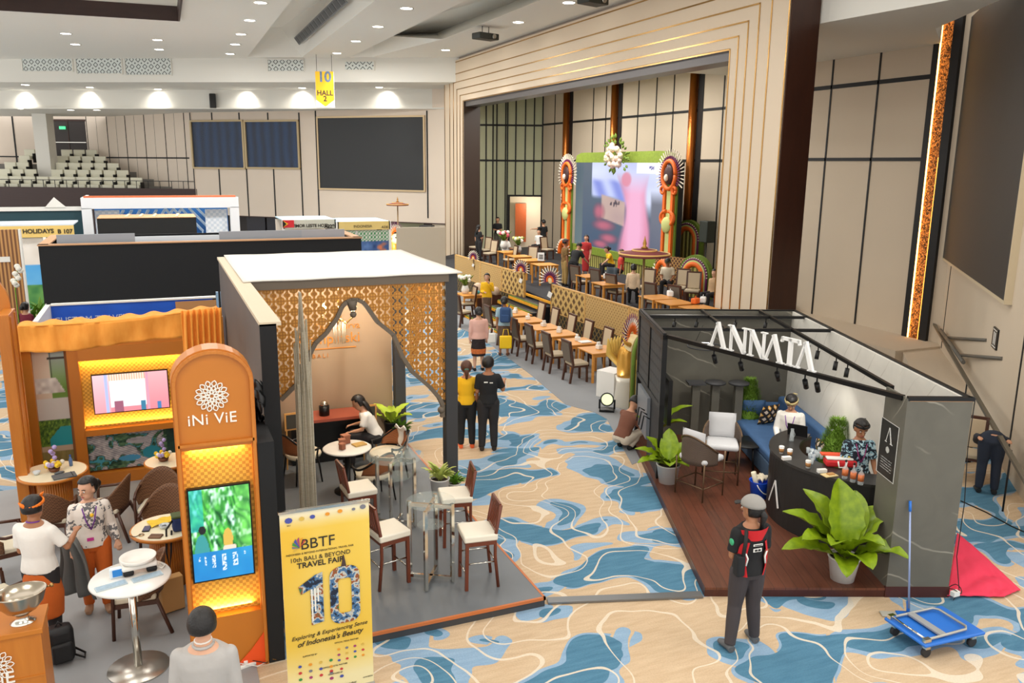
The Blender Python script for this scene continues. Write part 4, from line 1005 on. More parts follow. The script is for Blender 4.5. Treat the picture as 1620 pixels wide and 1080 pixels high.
# big raised letters on the beam
d = Vector((2.26-.15, .12-3.62, 0)).normalized(); bl = Vector((.15, 3.62, HA+.01)); rb = atan2(d.y, d.x)
m_sign = mat('white_sign_letter', (240, 240, 238), .4)
def letter(ch, s0, w_, h_=.38):
    n_ = Vector((-d.y, d.x, 0)); q = MB(); P_ = lambda x, z: bl+d*(s0+x)+Vector((0, 0, z))
    th = .045
    def st(a, b, tw=.05): q.beam(P_(*a), P_(*b), th, tw, up=n_.cross(P_(*b)-P_(*a)) if False else (d*(b[1]-a[1])-Vector((0, 0, 1))*(b[0]-a[0])))
    def serif(x, z, l=.1): q.beam(P_(x-l/2, z), P_(x+l/2, z), th, .018)
    if ch == 'A': st((.03, .0), (w_*.5, h_), .024); st((w_*.5-.01, h_), (w_-.03, 0), .055); serif(.03, .008, .09); serif(w_-.03, .008, .12)
    if ch == 'N': st((.05, 0), (.05, h_), .022); st((.05, h_-.01), (w_-.05, .01), .055); st((w_-.05, 0), (w_-.05, h_), .022); serif(.05, .008, .1); serif(w_-.05, h_-.008, .1); serif(.03, h_-.008, .08)
    if ch == 'T': st((w_*.5, 0), (w_*.5, h_), .055); q.beam(P_(-.02, h_-.02), P_(w_+.02, h_-.02), th, .045); q.beam(P_(-.02, h_-.07), P_(.0, h_-.0), th, .03); q.beam(P_(w_+.02, h_-.07), P_(w_, h_), th, .03); serif(w_*.5, .008, .12)
    q.build('letter_'+ch.lower(), m_sign, t)
def sb(px, py):
    p = PL(px, py, LA(.15, 3.62), LA(2.26, .12)); d2 = AU*d.x+AV*d.y; return (p-LA(.15, 3.62)).dot(d2), p.z
edges = [(1121, 560, 1147), (1150, 575, 1180), (1181, 580, 1210), (1206, 590, 1236), (1235, 590, 1260), (1256, 600, 1286)]
for ch, (a, y_, b) in zip('ANNATA', edges):
    s0, s1 = sb(a, y_)[0], sb(b, y_)[0]; letter(ch, s0, s1-s0)
# track spotlights
nsp = 0
for px, py in ((1129, 567), (1171, 578), (1229, 592), (1273, 605), (1292, 608)):
    s_, z_ = sb(px, py); c_ = bl+d*s_; c_.z = HA-.05
    f = MB().tube([c_, c_+Vector((0, 0, -.08))], .012, 6).tube([c_+Vector((.0, 0, -.08)), c_+Vector((.05, .06, -.2))], .035, 10).build('track_spotlight', MAT_DKMETAL, t)
for (u, v) in ((1.0, 5.3), (.6, 5.3), (1.7, 5.3), (2.25, 5.3), (2.33, 3.4), (2.33, 3.0), (2.33, 2.3), (2.33, 1.9)):
    MB().tube([(u, v, HA-.02), (u, v, HA-.1)], .01, 6).tube([(u, v, HA-.1), (u-.03, v-.04, HA-.22)], .032, 10).build('track_spotlight', MAT_DKMETAL, t)
for (u, v) in ((1.0, 4.6), (2.3, 3.0), (1.5, 2.2)): spot('booth_spot', LA(u, v, HA-.25), LA(u+.1, v+.5, .3), 28, 110, size=.04)
# poster on pillar side
def poster(u, v):
    c = mixc((18, 18, 18), (46, 44, 40), vn(u*6, v*9)*.8)
    if .62 < v < .9:
        zz = (v-.62)/.28; 
        if abs(u-(.36+.14*zz)) < .012 or (zz < .99 and abs(u-(.66-.15*zz)) < .03): c = (226, 226, 224)
        if zz < .06 and (abs(u-.36) < .06 or abs(u-.66) < .07): c = (226, 226, 224)
    if .44 < v < .56 and .4 < u < .6: c = (190, 190, 186) if (u-.5)**2*20+(v-.5)**2*60 < .18 else c
    if .1 < v < .34 and .18 < u < .8 and int(v*66) % 3 == 0 and vn(u*50, v*66) > .35: c = (170, 170, 168)
    if u < .03 or u > .97 or v < .015 or v > .985: c = (220, 220, 216)
    return c
u_, v_ = .0, .0
pz1 = (PL(1403, 652, LA(2.25, 0), LA(2.25, 1)).z+PL(1392, 655, LA(2.25, 0), LA(2.25, 1)).z)/2
a = PL(1391, 700, LA(2.25, 0), LA(2.25, 1)); b = PL(1419, 720, LA(2.25, 0), LA(2.25, 1)); va, vb = (a-AO).dot(AV), (b-AO).dot(AV)
za = PL(1391, 655, LA(2.25, 0), LA(2.25, 1)).z; zb = PL(1383, 741, LA(2.25, 0), LA(2.25, 1)).z
p_ = picture('poster', abs(va-vb), abs(za-zb), poster, 70, 130, t, Matrix.Translation((2.245, (va+vb)/2, (za+zb)/2)) @ Matrix.Rotation(-pi/2, 4, 'Z')); plabel(p_, 'black poster with a white letter mark')
# black tall box behind partition (tv)
B((.35, 4.35, .8), (.42, 4.95, 1.6)).build('wall_monitor', mat('black_monitor', (20, 20, 22), .3), t)
# bar counter
t = thing('bar_counter', 'curved matt black bar counter beside the marble pillar', 'bar counter', LA(2.75, 2.12, FA), AR)
m_bar = mat('matt_black_laminate', (34, 33, 32), .5)
BH = 1.0
def arcp(r, n=28, a0=radians(122), a1=radians(262)): return [(r*cos(a0+(a1-a0)*i/n), r*sin(a0+(a1-a0)*i/n)) for i in range(n+1)]
MB().prism(arcp(1.29)+arcp(.86)[::-1], BH-.04, BH).build('worktop', mat('bar_top', (44, 42, 40), .35), t)
q = MB(); o1, i1 = arcp(1.27), arcp(1.24)
q.prism(o1+i1[::-1], 0, BH-.04); q.build('curved_front', m_bar, t)
e = arcp(1.24)[0]; e2 = arcp(.88)[0]; MB().beam((*e, .48), (*e2, .48), .03, .95).build('end_panel', mat('dark_maroon_panel', (52, 24, 24), .4), t)
MB().prism(arcp(.9, 12, radians(122), radians(178))+arcp(.87, 12, radians(122), radians(178))[::-1], .3, BH-.04).build('inner_panel', mat('dark_maroon_panel', (52, 24, 24), .4), t)
for zz in (.42,): 
    a = radians(158); q = MB()
q = MB(); a_ = radians(186); c0_ = Vector((1.285*cos(a_), 1.285*sin(a_), 0)); tn_ = Vector((-sin(a_), cos(a_), 0))
for p0_, p1_, w_ in (((-.16, .25), (0, .62), .02), ((0, .62), (.15, .25), .04)): q.beam(c0_+tn_*p0_[0]+Vector((0, 0, p0_[1])), c0_+tn_*p1_[0]+Vector((0, 0, p1_[1])), .01, w_, up=tn_)
plabel(q.build('letter_mark', m_sign, t), 'white letter mark')

# ================================================================== OTHER BOOTHS BEHIND
def hoard(name, label, x0, x1, y0, y1, z1, m_front, caps=True):
    t = thing(name, label, 'booth', ((x0+x1)/2, y0, 0)); cx = (x0+x1)/2
    MB().bb((x0-cx, 0, 0), (x1-cx, .06, z1)).build('front_wall', m_front, t)
    MB().bb((x0-cx, .06, 0), (x0-cx+.06, y1-y0, z1)).build('side_wall', m_front, t); MB().bb((x1-cx-.06, .06, 0), (x1-cx, y1-y0, z1)).build('side_wall', m_front, t)
    MB().bb((x0-cx, y1-y0-.06, 0), (x1-cx, y1-y0, z1)).build('rear_wall', m_front, t)
    return t
yk = 21.4; x0 = -2.57; x1 = 4.8
t = hoard('black_hoarding_booth', 'large booth wrapped in black cloth behind the pavilion', x0, x1, yk, 24.2, 3.28, MAT_BLACKCLOTH)
cx = (x0+x1)/2; ply = mat('raw_ply', (196, 150, 110), .7)
q = MB(); q.bb((x0-cx-.02, -.02, 3.28), (x1-cx+.02, .2, 3.31)); q.bb((x0-cx-.02, 0, 3.28), (x0-cx+.2, 2.8, 3.31)); q.bb((x1-cx-.2, 0, 3.28), (x1-cx+.02, 2.8, 3.31)); q.build('plywood_capping', ply, t)
for a, b, m_, nm_ in ((.35, 2.0, mat('grey_fascia', (150, 156, 164), .6), 'fascia'), (2.0, 3.9, mat('pale_blue_fascia', (206, 216, 226), .6), 'fascia'), (3.9, 5.9, mat('grey_fascia', (150, 156, 164), .6), 'fascia'), (5.9, 7.0, mat('grey_fascia2', (160, 162, 168), .6), 'fascia')):
    MB().bb((x0-cx+a, .3, 3.0), (x0-cx+b, .36, 3.5 if m_.name[0] == 'g' else 3.42)).build(nm_, m_, t)
# blue walled booth
t = thing('blue_booth', 'open topped booth with a bright blue inner wall behind the saffron valance', 'booth', (-.6, 16.2, 0))
yB = 16.3
k = NT('bright_blue_wall', .6); n = k.noise(k.map(), 2.2, 4); k.col(k.mix(n, S(12, 66, 176), S(28, 104, 224)))
vL, vR = AY(78, 484, yB), AY(345, 472, yB)
MB().bb((vL.x+.6, .1, 0), (vR.x+.5, .18, vL.z)).build('rear_wall', k.m, t)
MB().bb((vL.x+.55, -1.6, 0), (vL.x+.62, .18, vL.z)).build('side_wall', MAT_WHITEGLOSS, t)
MB().bb((vR.x-.15, .07, 0), (vR.x+.56, .1, vR.z-.02)).build('ply_patch', mat('tan_board', (190, 140, 90), .7), t)
MB().bb((vL.x+.55, .08, vL.z), (vR.x+.56, .2, vL.z+.03)).bb((vL.x+.54, -1.6, vL.z), (vL.x+.62, .2, vL.z+.03)).build('white_capping', MAT_WHITEGLOSS, t)
for i, px in enumerate((345, 352)): v = AY(px, 500, yB-.2); MB().bb((v.x+.58, -.25, 2.0), (v.x+.62, -.2, 2.85)).build('rail_end', mat('pale_blue_metal', (150, 190, 226), .4), t)
v = AY(144, 503, yB); text('lettering', 'CUSTOM TRAVEL', .15, upright((v.x+.6, .09, 2.42)), mat('pale_letter', (190, 206, 230), .5), t, .004)
# white and blue pavilion far back
yw = 36.0
def wx(px, py, y=yw): return AY(px, py, y)
a, b = wx(127, 313), wx(377, 313)
t = thing('blue_stripe_booth', 'tall white framed booth with blue diagonal striped canopy', 'booth', ((a.x+b.x)/2, yw, 0)); cx = (a.x+b.x)/2; hw = (b.x-a.x)/2; zt_ = a.z
MB().bb((-hw, 0, zt_-.42), (hw, .3, zt_)).bb((-hw, 0, 0), (-hw+.35, .3, zt_-.4)).bb((hw-.35, 0, 0), (hw, .3, zt_-.4)).build('portal_frame', mat('white_booth_frame', (224, 226, 230), .5), t)
MB().bb((-hw+.35, 1.4, 0), (hw-.35, 1.5, zt_-.1)).build('rear_wall', mat('mid_blue', (40, 104, 170), .5), t)
MB().bb((-hw+.1, .05, zt_), (hw-.1, .5, zt_+.06)).build('timber_top', mat('orange_timber', (200, 104, 60), .6), t)
MB().bb((-hw, .3, 0), (-hw+.1, 3.0, zt_)).build('side_wall', _mats['white_booth_frame'], t)
pb_ = m_weave('patterned_pale_panel', (188, 200, 214), (222, 226, 232), 9, 0)
MB().bb((-hw+.42, .4, 0), (-hw+1.3, .45, zt_-.5)).build('patterned_panel', pb_, t); MB().bb((hw-1.3, .4, 0), (hw-.45, .45, zt_-.5)).build('patterned_panel', pb_, t)
ms_ = mat('pale_stripe', (196, 216, 236), .5)
for i in range(8): MB().beam((-hw+1.45+i*.3, .25, zt_-.5), (-hw+1.2+i*.3, .9, zt_-.95), .1, .05).build('canopy_slat', ms_, t)
for i in range(5): MB().beam((hw-2.2+i*.3-.6, .25, zt_-.45), (hw-2.1+i*.34, .9, zt_-1.4), .12, .05).beam((hw-2.1+i*.34, .9, zt_-1.4), (hw-2.1+i*.34, .9, zt_-3), .12, .05).build('canopy_slat', ms_, t)
# small black topped booth in front of it
ysb = 31.0
a, b = AY(153, 346, ysb), AY(310, 342, ysb)
t = hoard('small_black_booth', 'small black cloth booth with plywood top in front of the striped booth', a.x, b.x, ysb, ysb+1.8, a.z, mat('black_wrap', (26, 27, 28), .8))
q = MB(); wq = b.x-a.x
q.bb((-wq/2, 0, a.z-.02), (wq/2, 1.9, a.z+.02)).build('plywood_top', ply, t)
q = MB()
for i, f in enumerate((.28, .42, .56, .8)): q.beam(((f-.5)*wq, .2, a.z+.03), ((f-.5)*wq+.08, 1.5, a.z+.05), .08, .04)
q.build('pale_battens', mat('pale_batten', (222, 196, 160), .6), t)
# teal booth with white gable
yt = 38.0; a, b = AY(-30, 328, yt), AY(128, 327, yt)
t = thing('teal_gable_booth', 'teal walled booth with a small white gable at the far left', 'booth', ((a.x+b.x)/2, yt, 0)); hw = (b.x-a.x)/2; g_ = AY(85, 312, yt); g0 = AY(71, 326, yt); g1 = AY(104, 325, yt); cx = (a.x+b.x)/2
MB().bb((-hw, .1, 0), (hw, .2, a.z-.1)).build('teal_wall', mat('dark_teal', (28, 66, 76), .6), t)
MB().bb((-hw, 0, a.z-.16), (hw, .1, a.z)).build('white_fascia', MAT_WHITEGLOSS, t)
MB().panel([(g0.x-cx, a.z-.02), (g1.x-cx, a.z-.02), (g_.x-cx, g_.z)], Matrix.Translation((0, 0, 0)), .12).build('gable', MAT_WHITEGLOSS, t)
MB().cyl((g_.x-cx-.25, -.3, 1.2), .14, 1.4, 12, .02).build('white_cone', MAT_WHITEGLOSS, t)
# yellow header booth
yy = 33.0; a, b = AY(-20, 366, yy), AY(117, 366, yy)
t = thing('picture_booth', 'booth with a mustard header strip and blue beach pictures at the left', 'booth', ((a.x+b.x)/2, yy, 0)); hw = (b.x-a.x)/2; zt_ = AY(60, 357, yy).z; cx = (a.x+b.x)/2
MB().bb((-hw, 0, zt_-.4), (hw, .1, zt_)).build('header', mat('mustard_header', (222, 190, 110), .6), t)
MB().bb((-hw, 0, zt_), (hw, 2.0, zt_+.05)).build('roof_sheet', mat('pale_blue_fascia', (206, 216, 226), .6), t)
v = AY(103, 366, yy); text('lettering', 'B 107', .2, upright((v.x-cx, -.01, v.z)), mk, t, .004, bold=.006); v = AY(50, 366, yy); text('lettering', 'SIMI HOLIDAYS', .2, upright((v.x-cx, -.01, v.z)), mk, t, .004, bold=.006)
def beach(u, v):
    if v > .62: return mixc((214, 206, 196), (236, 232, 226), fnoise(u, v, 3, 5))
    if v > .34: return mixc((120, 190, 232), (60, 150, 220), fnoise(u, v, 4, 5))
    return mixc((40, 110, 60), (130, 180, 90), fnoise(u, v, 5, 9))
picture('photo_panel', hw*2, zt_-.45, beach, 60, 60, t, Matrix.Translation((0, .12, (zt_-.4)/2)))
MB().bb((hw*.25, .0, 0), (hw*.32, .06, zt_-.4)).build('white_post', MAT_WHITEGLOSS, t)
# brown slatted wall, far left
ys = 25.5; a, b = AY(0, 362, ys), AY(28, 363, ys); zt_ = b.z
t = thing('slatted_wall', 'golden brown slatted timber booth wall at the far left edge', 'booth wall', (b.x-1.2, ys, 0))
k = NT('gold_slats', .35); x, y, z = k.xyz(k.map((1, 1, 1))); f = k.math('FRACT', k.math('MULTIPLY', x, 11)); k.col(k.mix(k.math('GREATER_THAN', f, .5), S(120, 74, 36), S(196, 144, 84))); k.bump(k.math('GREATER_THAN', f, .5), .6, .02)
MB().bb((-1.2, 0, 0), (1.2, .15, zt_)).build('slats', k.m, t); MB().bb((1.2, 0, 0), (1.25, .2, zt_)).build('corner_trim', MAT_WHITEGLOSS, t)
v = AY(8, 410, ys); MB().box((v.x-(b.x-1.2), -.02, v.z), (.24, .03, .14)).build('switch_plate', MAT_WHITEGLOSS, t)
# country booths near the far wall
yt = 30.5
def sgn(name, label, p0, p1, y, ztop, hh_, mfas, txt=None, num=None):
    a, b = AY(*p0, y), AY(*p1, y); cx = (a.x+b.x)/2; t = thing(name, label, 'booth', (cx, y, 0)); hw = (b.x-a.x)/2; z1 = a.z
    MB().bb((-hw, 0, z1-hh_), (hw, .08, z1)).build('header', mfas, t); MB().bb((-hw, .08, z1-.03), (hw, 2.2, z1)).build('roof_sheet', mat('translucent_blue_sheet', (176, 206, 224), .4), t)
    for sx in (-1, 1): MB().bb((sx*hw-.04, 0, 0), (sx*hw+.04, .08, z1)).build('upright', MAT_WHITEGLOSS, t)
    MB().bb((-hw, 2.1, 0), (hw, 2.2, z1-.1)).build('rear_wall', MAT_FARWALL, t)
    return t, cx, hw, z1
t, cx, hw, z1 = sgn('country_booth', 'grey header booth with a small red flag near the far wall', (448, 348), (531, 350), yt, 3, .32, mat('pale_grey_header', (206, 206, 192), .6))
v = AY(492, 357, yt); text('lettering', 'TIMOR LESTE HOTL.', .155, upright((v.x-cx, -.01, v.z)), mk, t, .004, bold=.004, sp=.95); v = AY(521, 358, yt); text('lettering', 'A229', .17, upright((v.x-cx, -.01, v.z)), mk, t, .004, bold=.008)
v = AY(456, 354, yt); MB().box((v.x-cx, -.02, v.z), (.4, .02, .26)).build('flag', mat('flag_red', (216, 40, 50), .6), t); MB().panel([(v.x-cx-.2, v.z-.13), (v.x-cx, v.z), (v.x-cx-.2, v.z+.13)], Matrix.Translation((0, -.035, 0)), .008).build('flag_triangle_yellow', mat('flag_yellow', (240, 190, 40), .6), t); MB().panel([(v.x-cx-.2, v.z-.13), (v.x-cx-.07, v.z), (v.x-cx-.2, v.z+.13)], Matrix.Translation((0, -.045, 0)), .008).build('flag_triangle_black', MAT_BLACK, t)
t, cx, hw, z1 = sgn('picture_panel_booth', 'booth with a yellow header and blue market pictures near the far wall', (534, 351), (617, 356), yt-.4, 3, .3, mat('yellow_header', (232, 206, 130), .6))
v = AY(574, 358, yt-.4); text('lettering', 'INDONESIA', .13, upright((v.x-cx, -.01, v.z)), mk, t, .004); v = AY(609, 359, yt-.4); text('lettering', 'A230', .12, upright((v.x-cx, -.01, v.z)), mk, t, .004)
def market(u, v):
    c = mixc((30, 60, 120), (110, 150, 210), fnoise(u, v, 3, 10)); c = mixc(c, (226, 130, 90), max(0, fnoise(u, v, 7, 9)-.6)*4)
    if v > .86: c = (60, 150, 90) if (int(u*30)+int(v*40)) % 2 else (230, 230, 226)
    if abs(u-.36) < .02: c = (225, 225, 225)
    return c
picture('photo_panel', hw*2, z1-.35, market, 80, 60, t, Matrix.Translation((0, .1, (z1-.32)/2)))
a, b = AY(619, 353, yt), AY(668, 347, yt)
o = MB().bb((a.x+.1, yt-.4, 0), (a.x+2.0, yt-.3, 2.85)).build('beige_partition', mat('beige_partition', (196, 186, 168), .7)); tag(o, 'plain beige partition wall between the picture booth and the black speakers', 'partition')
# ================================================================== STAGE DECK AND FENCE
ZD = .8
F1 = [G(723, 402, 1.5), G(780, 418, 1.5), G(833, 432, 1.5)]; F2 = [G(876, 449, 1.5), G(930, 464.5, 1.5), G(1000, 484.5, 1.5)]
S1, S2 = G(833, 460, ZD), G(875, 477, ZD)
deck = [(F2[2].x-.1, F2[2].y-2.2), (F2[2].x, F2[2].y), (F2[1].x, F2[1].y), (F2[0].x, F2[0].y), (S2.x, S2.y), (S1.x, S1.y), (F1[2].x, F1[2].y), (F1[1].x, F1[1].y), (F1[0].x, F1[0].y), (11.4, 37), (13.4, 39), (XW-.03, 41.8), (XW-.03, 21.8), (15.0, 18.2), (13.5, 16.2)]
struct('floor_stage', MB().prism(deck, 0, ZD), mat('dark_stage_carpet', (44, 44, 48), .9, var=.1, vscale=3))
m_rat = m_diamond('gold_rattan_diamond', (92, 64, 30), (216, 178, 106), 3.0, .2)
m_ratw = m_diamond('fine_rattan_weave', (130, 96, 50), (208, 170, 106), 7, .3)
m_lat = m_diamond('black_gold_lattice', (24, 22, 16), (140, 112, 56), 4.6, .12)
def fence(a, b, m_, label, z0=.62, z1=1.5, base=True):
    d_ = b-a; L2 = hypot(d_.x, d_.y); t = thing('rattan_fence_panel', label, 'fence panel', (a.x, a.y, 0), atan2(d_.y, d_.x), 'woven rattan fence panels of the stage edge')
    MB().bb((.02, -.03, z0), (L2-.02, .03, z1-.02)).build('woven_panel', m_, t)
    q = MB(); q.bb((0, -.04, z1-.04), (L2, .04, z1)); q.bb((0, -.04, z0-.02), (L2, .04, z0+.02)); q.bb((0, -.04, z0), (.03, .04, z1)); q.bb((L2-.03, -.04, z0), (L2, .04, z1)); q.build('edging', mat('bamboo_edge', (206, 160, 92), .5), t)
    if base: MB().bb((0, -.05, .01), (L2, -.02, z0)).build('lattice_base', m_lat, t)
def seg_pts(P_, fr):
    tot = sum((P_[i+1]-P_[i]).length for i in range(len(P_)-1)); s = fr*tot
    for i in range(len(P_)-1):
        l = (P_[i+1]-P_[i]).length
        if s <= l or i == len(P_)-2: return P_[i]+(P_[i+1]-P_[i])*(s/l)
        s -= l
off = Vector((-.06, 0, 0))
for i, (f0, f1, m_) in enumerate(((0, .42, m_ratw), (.42, .72, m_ratw), (.72, 1, m_rat))):
    fence(seg_pts(F1, f0)+off, seg_pts(F1, f1)+off, m_, 'woven rattan panel on the stage edge, %s from the far end, beyond the steps' % ORD[i])
fence(F2[0]+off, F2[1]+off, m_rat, 'rattan panel with large diamonds on the stage edge just beside the steps')
fence(F2[1]+off, F2[2]+off, m_ratw, 'rattan panel on the stage edge nearest the dark marble booth')
fence(F2[2]+off, Vector((F2[2].x-.15, F2[2].y-2.1, 1.5)), m_ratw, 'rattan stage edge panel partly hidden by the statue and marble booth')
t = thing('stage_steps', 'black stage steps edged with yellow and green flower garlands', 'steps', (S2.x, S2.y, 0))
for k_ in range(5):
    zt_ = ZD-.15*(k_+1)+.0; xf = S2.x-.1-.42*(k_+1); y0, y1 = S2.y-.1-.12*k_, S1.y+.05
    MB().bb((xf-S2.x, y0-S2.y, 0), (xf-S2.x+.43, y1-S2.y, zt_)).build('tread', mat('black_step', (24, 24, 25), .6), t)
    MB().bb((xf-S2.x-.03, y0-S2.y, zt_-.08), (xf-S2.x, y1-S2.y, zt_+.01)).build('garland', mat('marigold_garland', (236, 158, 20), .8, var=.35, vscale=16, bump=1, bscale=30), t)
    MB().bb((xf-S2.x-.01, y0-S2.y, zt_), (xf-S2.x+.03, y1-S2.y, zt_+.04)).build('leaf_trim', mat('leaf_green_trim', (96, 120, 36), .8, var=.3, vscale=14), t)
    MB().bb((xf-S2.x+.1, y0-S2.y, zt_), (xf-S2.x+.12, y1-S2.y, zt_+.006)).build('nosing', MAT_CHROME, t)
MB().bb((-.12, -.05, ZD-.07), (-.08, S1.y-S2.y, ZD+.01)).build('garland', _mats['marigold_garland'], t)

# ---- big lit stage screen in its woven green frame
XS = 17.5
a, b = AX(912, 254, XS), AX(1057, 255, XS); zb_ = 1.68; zt_ = a.z
yc, hw = (a.y+b.y)/2, (a.y-b.y)/2
t = thing('stage_screen', 'huge lit stage screen showing pink hands and blue cloth, framed in green leaves', 'screen', (XS, yc, 0), -pi/2)
MB().bb((-hw, -.35+.37, zb_), (hw, .35, zt_)).build('casing', MAT_DKMETAL, t)
def stage(u, v):
    c = mixc((66, 86, 112), (92, 104, 116), v+.2*vn(u*4, v*4))
    if u < .1: c = mixc((100, 116, 120), (84, 100, 112), v)
    hand = mixc((206, 130, 150), (232, 176, 200), .5+.5*sin((u-.62)*14))
    def soft(d, w_=.12): return max(0, min(1, (1-d)/w_))
    if u > .2: c = mixc(c, mixc((186, 192, 232), (216, 224, 246), fnoise(u, v, 3, 4)), soft(1.6*(1-v)+.5-.45*u*1.2, .25))
    dd = abs((v-.66)+.38*(u-.42)+.05*sin(u*9))/.12
    if .2 < u < .66: c = mixc(c, mixc((130, 142, 216), (190, 200, 240), .5+.5*sin(u*30+v*12)), soft(dd, .4)*soft(abs(u-.42)/.24, .2))
    if u > .28: c = mixc(c, mixc((176, 150, 148), (200, 176, 160), vn(u*8, v*8)), soft(max(abs(u-.46)/.14, abs(v-.46+.25*(u-.44))/.14), .1))
    if .4 < u < .54 and .5 < v+.2*(u-.46) < .57 and vn(u*70, v*34) > .6: c = (80, 70, 80)
    for (cx_, cy_, rx, ry) in ((.3, .42, .085, .12), (.36, .27, .16, .08), (.42, .13, .13, .07), (.33, .05, .12, .06)): c = mixc(c, mixc((198, 104, 124), (120, 66, 84), ((u-cx_)/rx)**2+((v-cy_)/ry)**2), soft(((u-cx_)/rx)**2+((v-cy_)/ry)**2, .9)*.85)
    c = mixc(c, mixc((186, 96, 122), (232, 172, 204), .5+.5*sin((u-.58)*13)+.15*fnoise(u, v, 8, 5)), soft(max(abs(u-.69-.03*sin(v*5))/(.155+.03*sin(v*7+1)), (v-.1)/.78 if v > .4 else 0), .3))
    c = mixc(c, (216, 130, 150), soft((u-.6)**2/.0035+(v-.8)**2/.008, .5)*.8)
    if u > .84: c = mixc(c, mixc((88, 96, 116), (124, 124, 134), v), soft(max(abs(u-.95)/.1, v/.7), .2))
    if .7 < u < .985 and .865 < v < .985: c = (250, 252, 252)
    if .83 < u < .87 and .9 < v < .95 and vn(u*150, v*150) > .4: c = (90, 80, 160)
    return c
cs_ = picture('display_picture', hw*2, zt_-zb_, stage, 130, 80, t, Matrix.Translation((0, .005, (zt_+zb_)/2)), emit=.95)
m_lf = mat('green_leaf_trim', (124, 144, 44), .7, var=.3, vscale=9, bump=.8, bscale=20)
q = MB(); top = [(-hw-.05, zt_-.05), (-hw+.05, zt_+.22), (-hw+.5, zt_+.34), (hw-.6, zt_+.36), (hw-.1, zt_+.26), (hw+.12, zt_+.0), (hw+.1, zt_-.08), (-hw, zt_-.08)]
q.panel(top, Matrix.Translation((0, .18, 0)), .4).build('leaf_crown', m_lf, t)
MB().bb((-hw-.1, -.1, zb_-.32), (hw+.1, .4, zb_)).build('leaf_band', m_lf, t)
k = NT('yellow_green_leaf_skirt', .7); x, y, z = k.xyz(k.map((1, 1, 1))); wv = k.math('SINE', k.math('MULTIPLY', x, 34)); k.col(k.mix(k.math('MULTIPLY', k.math('ADD', wv, 1), .5), S(92, 84, 30), S(206, 198, 110))); k.bump(wv, .8, .03)
MB().bb((-hw-.3, 0, ZD), (hw+.2, .3, zb_-.3)).build('leaf_skirt', k.m, t); MAT_SKIRT = k.m
MB().bb((hw, .0, ZD), (hw+.35, .5, zt_-.05)).build('dark_side_cloth', mat('navy_side_cloth', (30, 32, 42), .7), t)
# orange carved ornament columns
m_or = mat('orange_carving', (236, 108, 26), .6, var=.1, vscale=12); m_lg = mat('pale_lime', (202, 206, 130), .7); m_pu = mat('plum_purple', (108, 40, 92), .7); m_wf = mat('ivory_feather', (236, 226, 206), .7); m_dg = mat('leaf_green', (104, 130, 40), .7, var=.2, vscale=10)
def rays(mb, c, r0, r1, a0, a1, n, w_=.03):
    for i in range(n):
        a = a0+(a1-a0)*i/(n-1); mb.beam(c+Vector((r0*cos(a), 0, r0*sin(a))), c+Vector((r1*cos(a), -.02, r1*sin(a))), .03, w_, up=(0, 1, 0))
def ornament(label, yy, s=1.0):
    t = thing('carved_ornament_column', label, 'ornament', (XS-.25, yy, ZD), -pi/2); z1 = 3.55*s; H_ = zt_-ZD
    MB().bb((-.42, .05, 0), (.42, .12, z1+.6)).build('leaf_backing', m_dg, t)
    for sx in (-1, 1): MB().beam((sx*.26, 0, .3), (sx*.26, 0, z1), .1, .14).build('orange_post', m_or, t)
    k_ = MB().bb((-.14, .0, .3), (.14, .04, z1)).build('lime_strip', m_lg, t)
    c = Vector((0, -.03, z1+.42))
    q = MB(); rays(q, c+Vector((0, .06, 0)), .5, .92, -.5, pi+.5, 26, .035); q.build('feather_halo', m_wf, t)
    q = MB(); rays(q, c+Vector((0, .04, 0)), .45, .68, -.6, pi+.6, 30, .05); q.build('purple_halo', m_pu, t)
    MB().tube([c+Vector((.42*cos(a), 0, .5*sin(a))) for a in [pi*2*i/24 for i in range(25)]], .08, 8).build('orange_ring', m_or, t)
    MB().sph(c, .3, sc=(1, .4, 1.2)).build('mask', mat('dark_mask', (60, 30, 30), .6, var=.8, vscale=10), t)
    q = MB(); q.sph(c+Vector((0, -.12, -.1)), .13, sc=(.8, .6, 1)); q.build('mask_face', m_wf, t)
    for sx in (-1, 1): MB().tube([c+Vector((sx*(.36+.13*cos(a)), 0, -.55+.13*sin(a))) for a in [pi*2*i/10 for i in range(11)]], .055, 6).build('scroll', m_or, t)
    c2 = Vector((0, -.03, z1*.62))
    for sx in (-1, 1): MB().tube([c2+Vector((sx*(.08+.34*sin(a)), 0, .5*(1-cos(a))*.5)) for a in [pi*i/10 for i in range(11)]], .07, 8).build('heart_scroll', m_or, t)
    for r_, mm in ((.3, m_lg), (.2, m_or), (.09, m_wf)): MB().sph(c2+Vector((0, -.02*(.4-r_)*10, 0)), r_, sc=(1, .35, 1)).build('boss', mm, t)
    c3 = Vector((0, -.1, .35))
    q = MB(); rays(q, c3, .4, .72, 0, pi, 16, .05); q.build('feather_halo', m_wf, t)
    MB().tube([c3+Vector((.38*cos(a), 0, .55*sin(a))) for a in [pi*i/14 for i in range(15)]], .12, 8).build('orange_arch', m_or, t)
ornament('orange carved ornament column at the left side of the stage screen', AX(896, 330, XS-.25).y, 1.0)
ornament('orange carved ornament column with large halo at the right side of the stage screen', AX(1057, 330, XS-.25).y, 1.03)
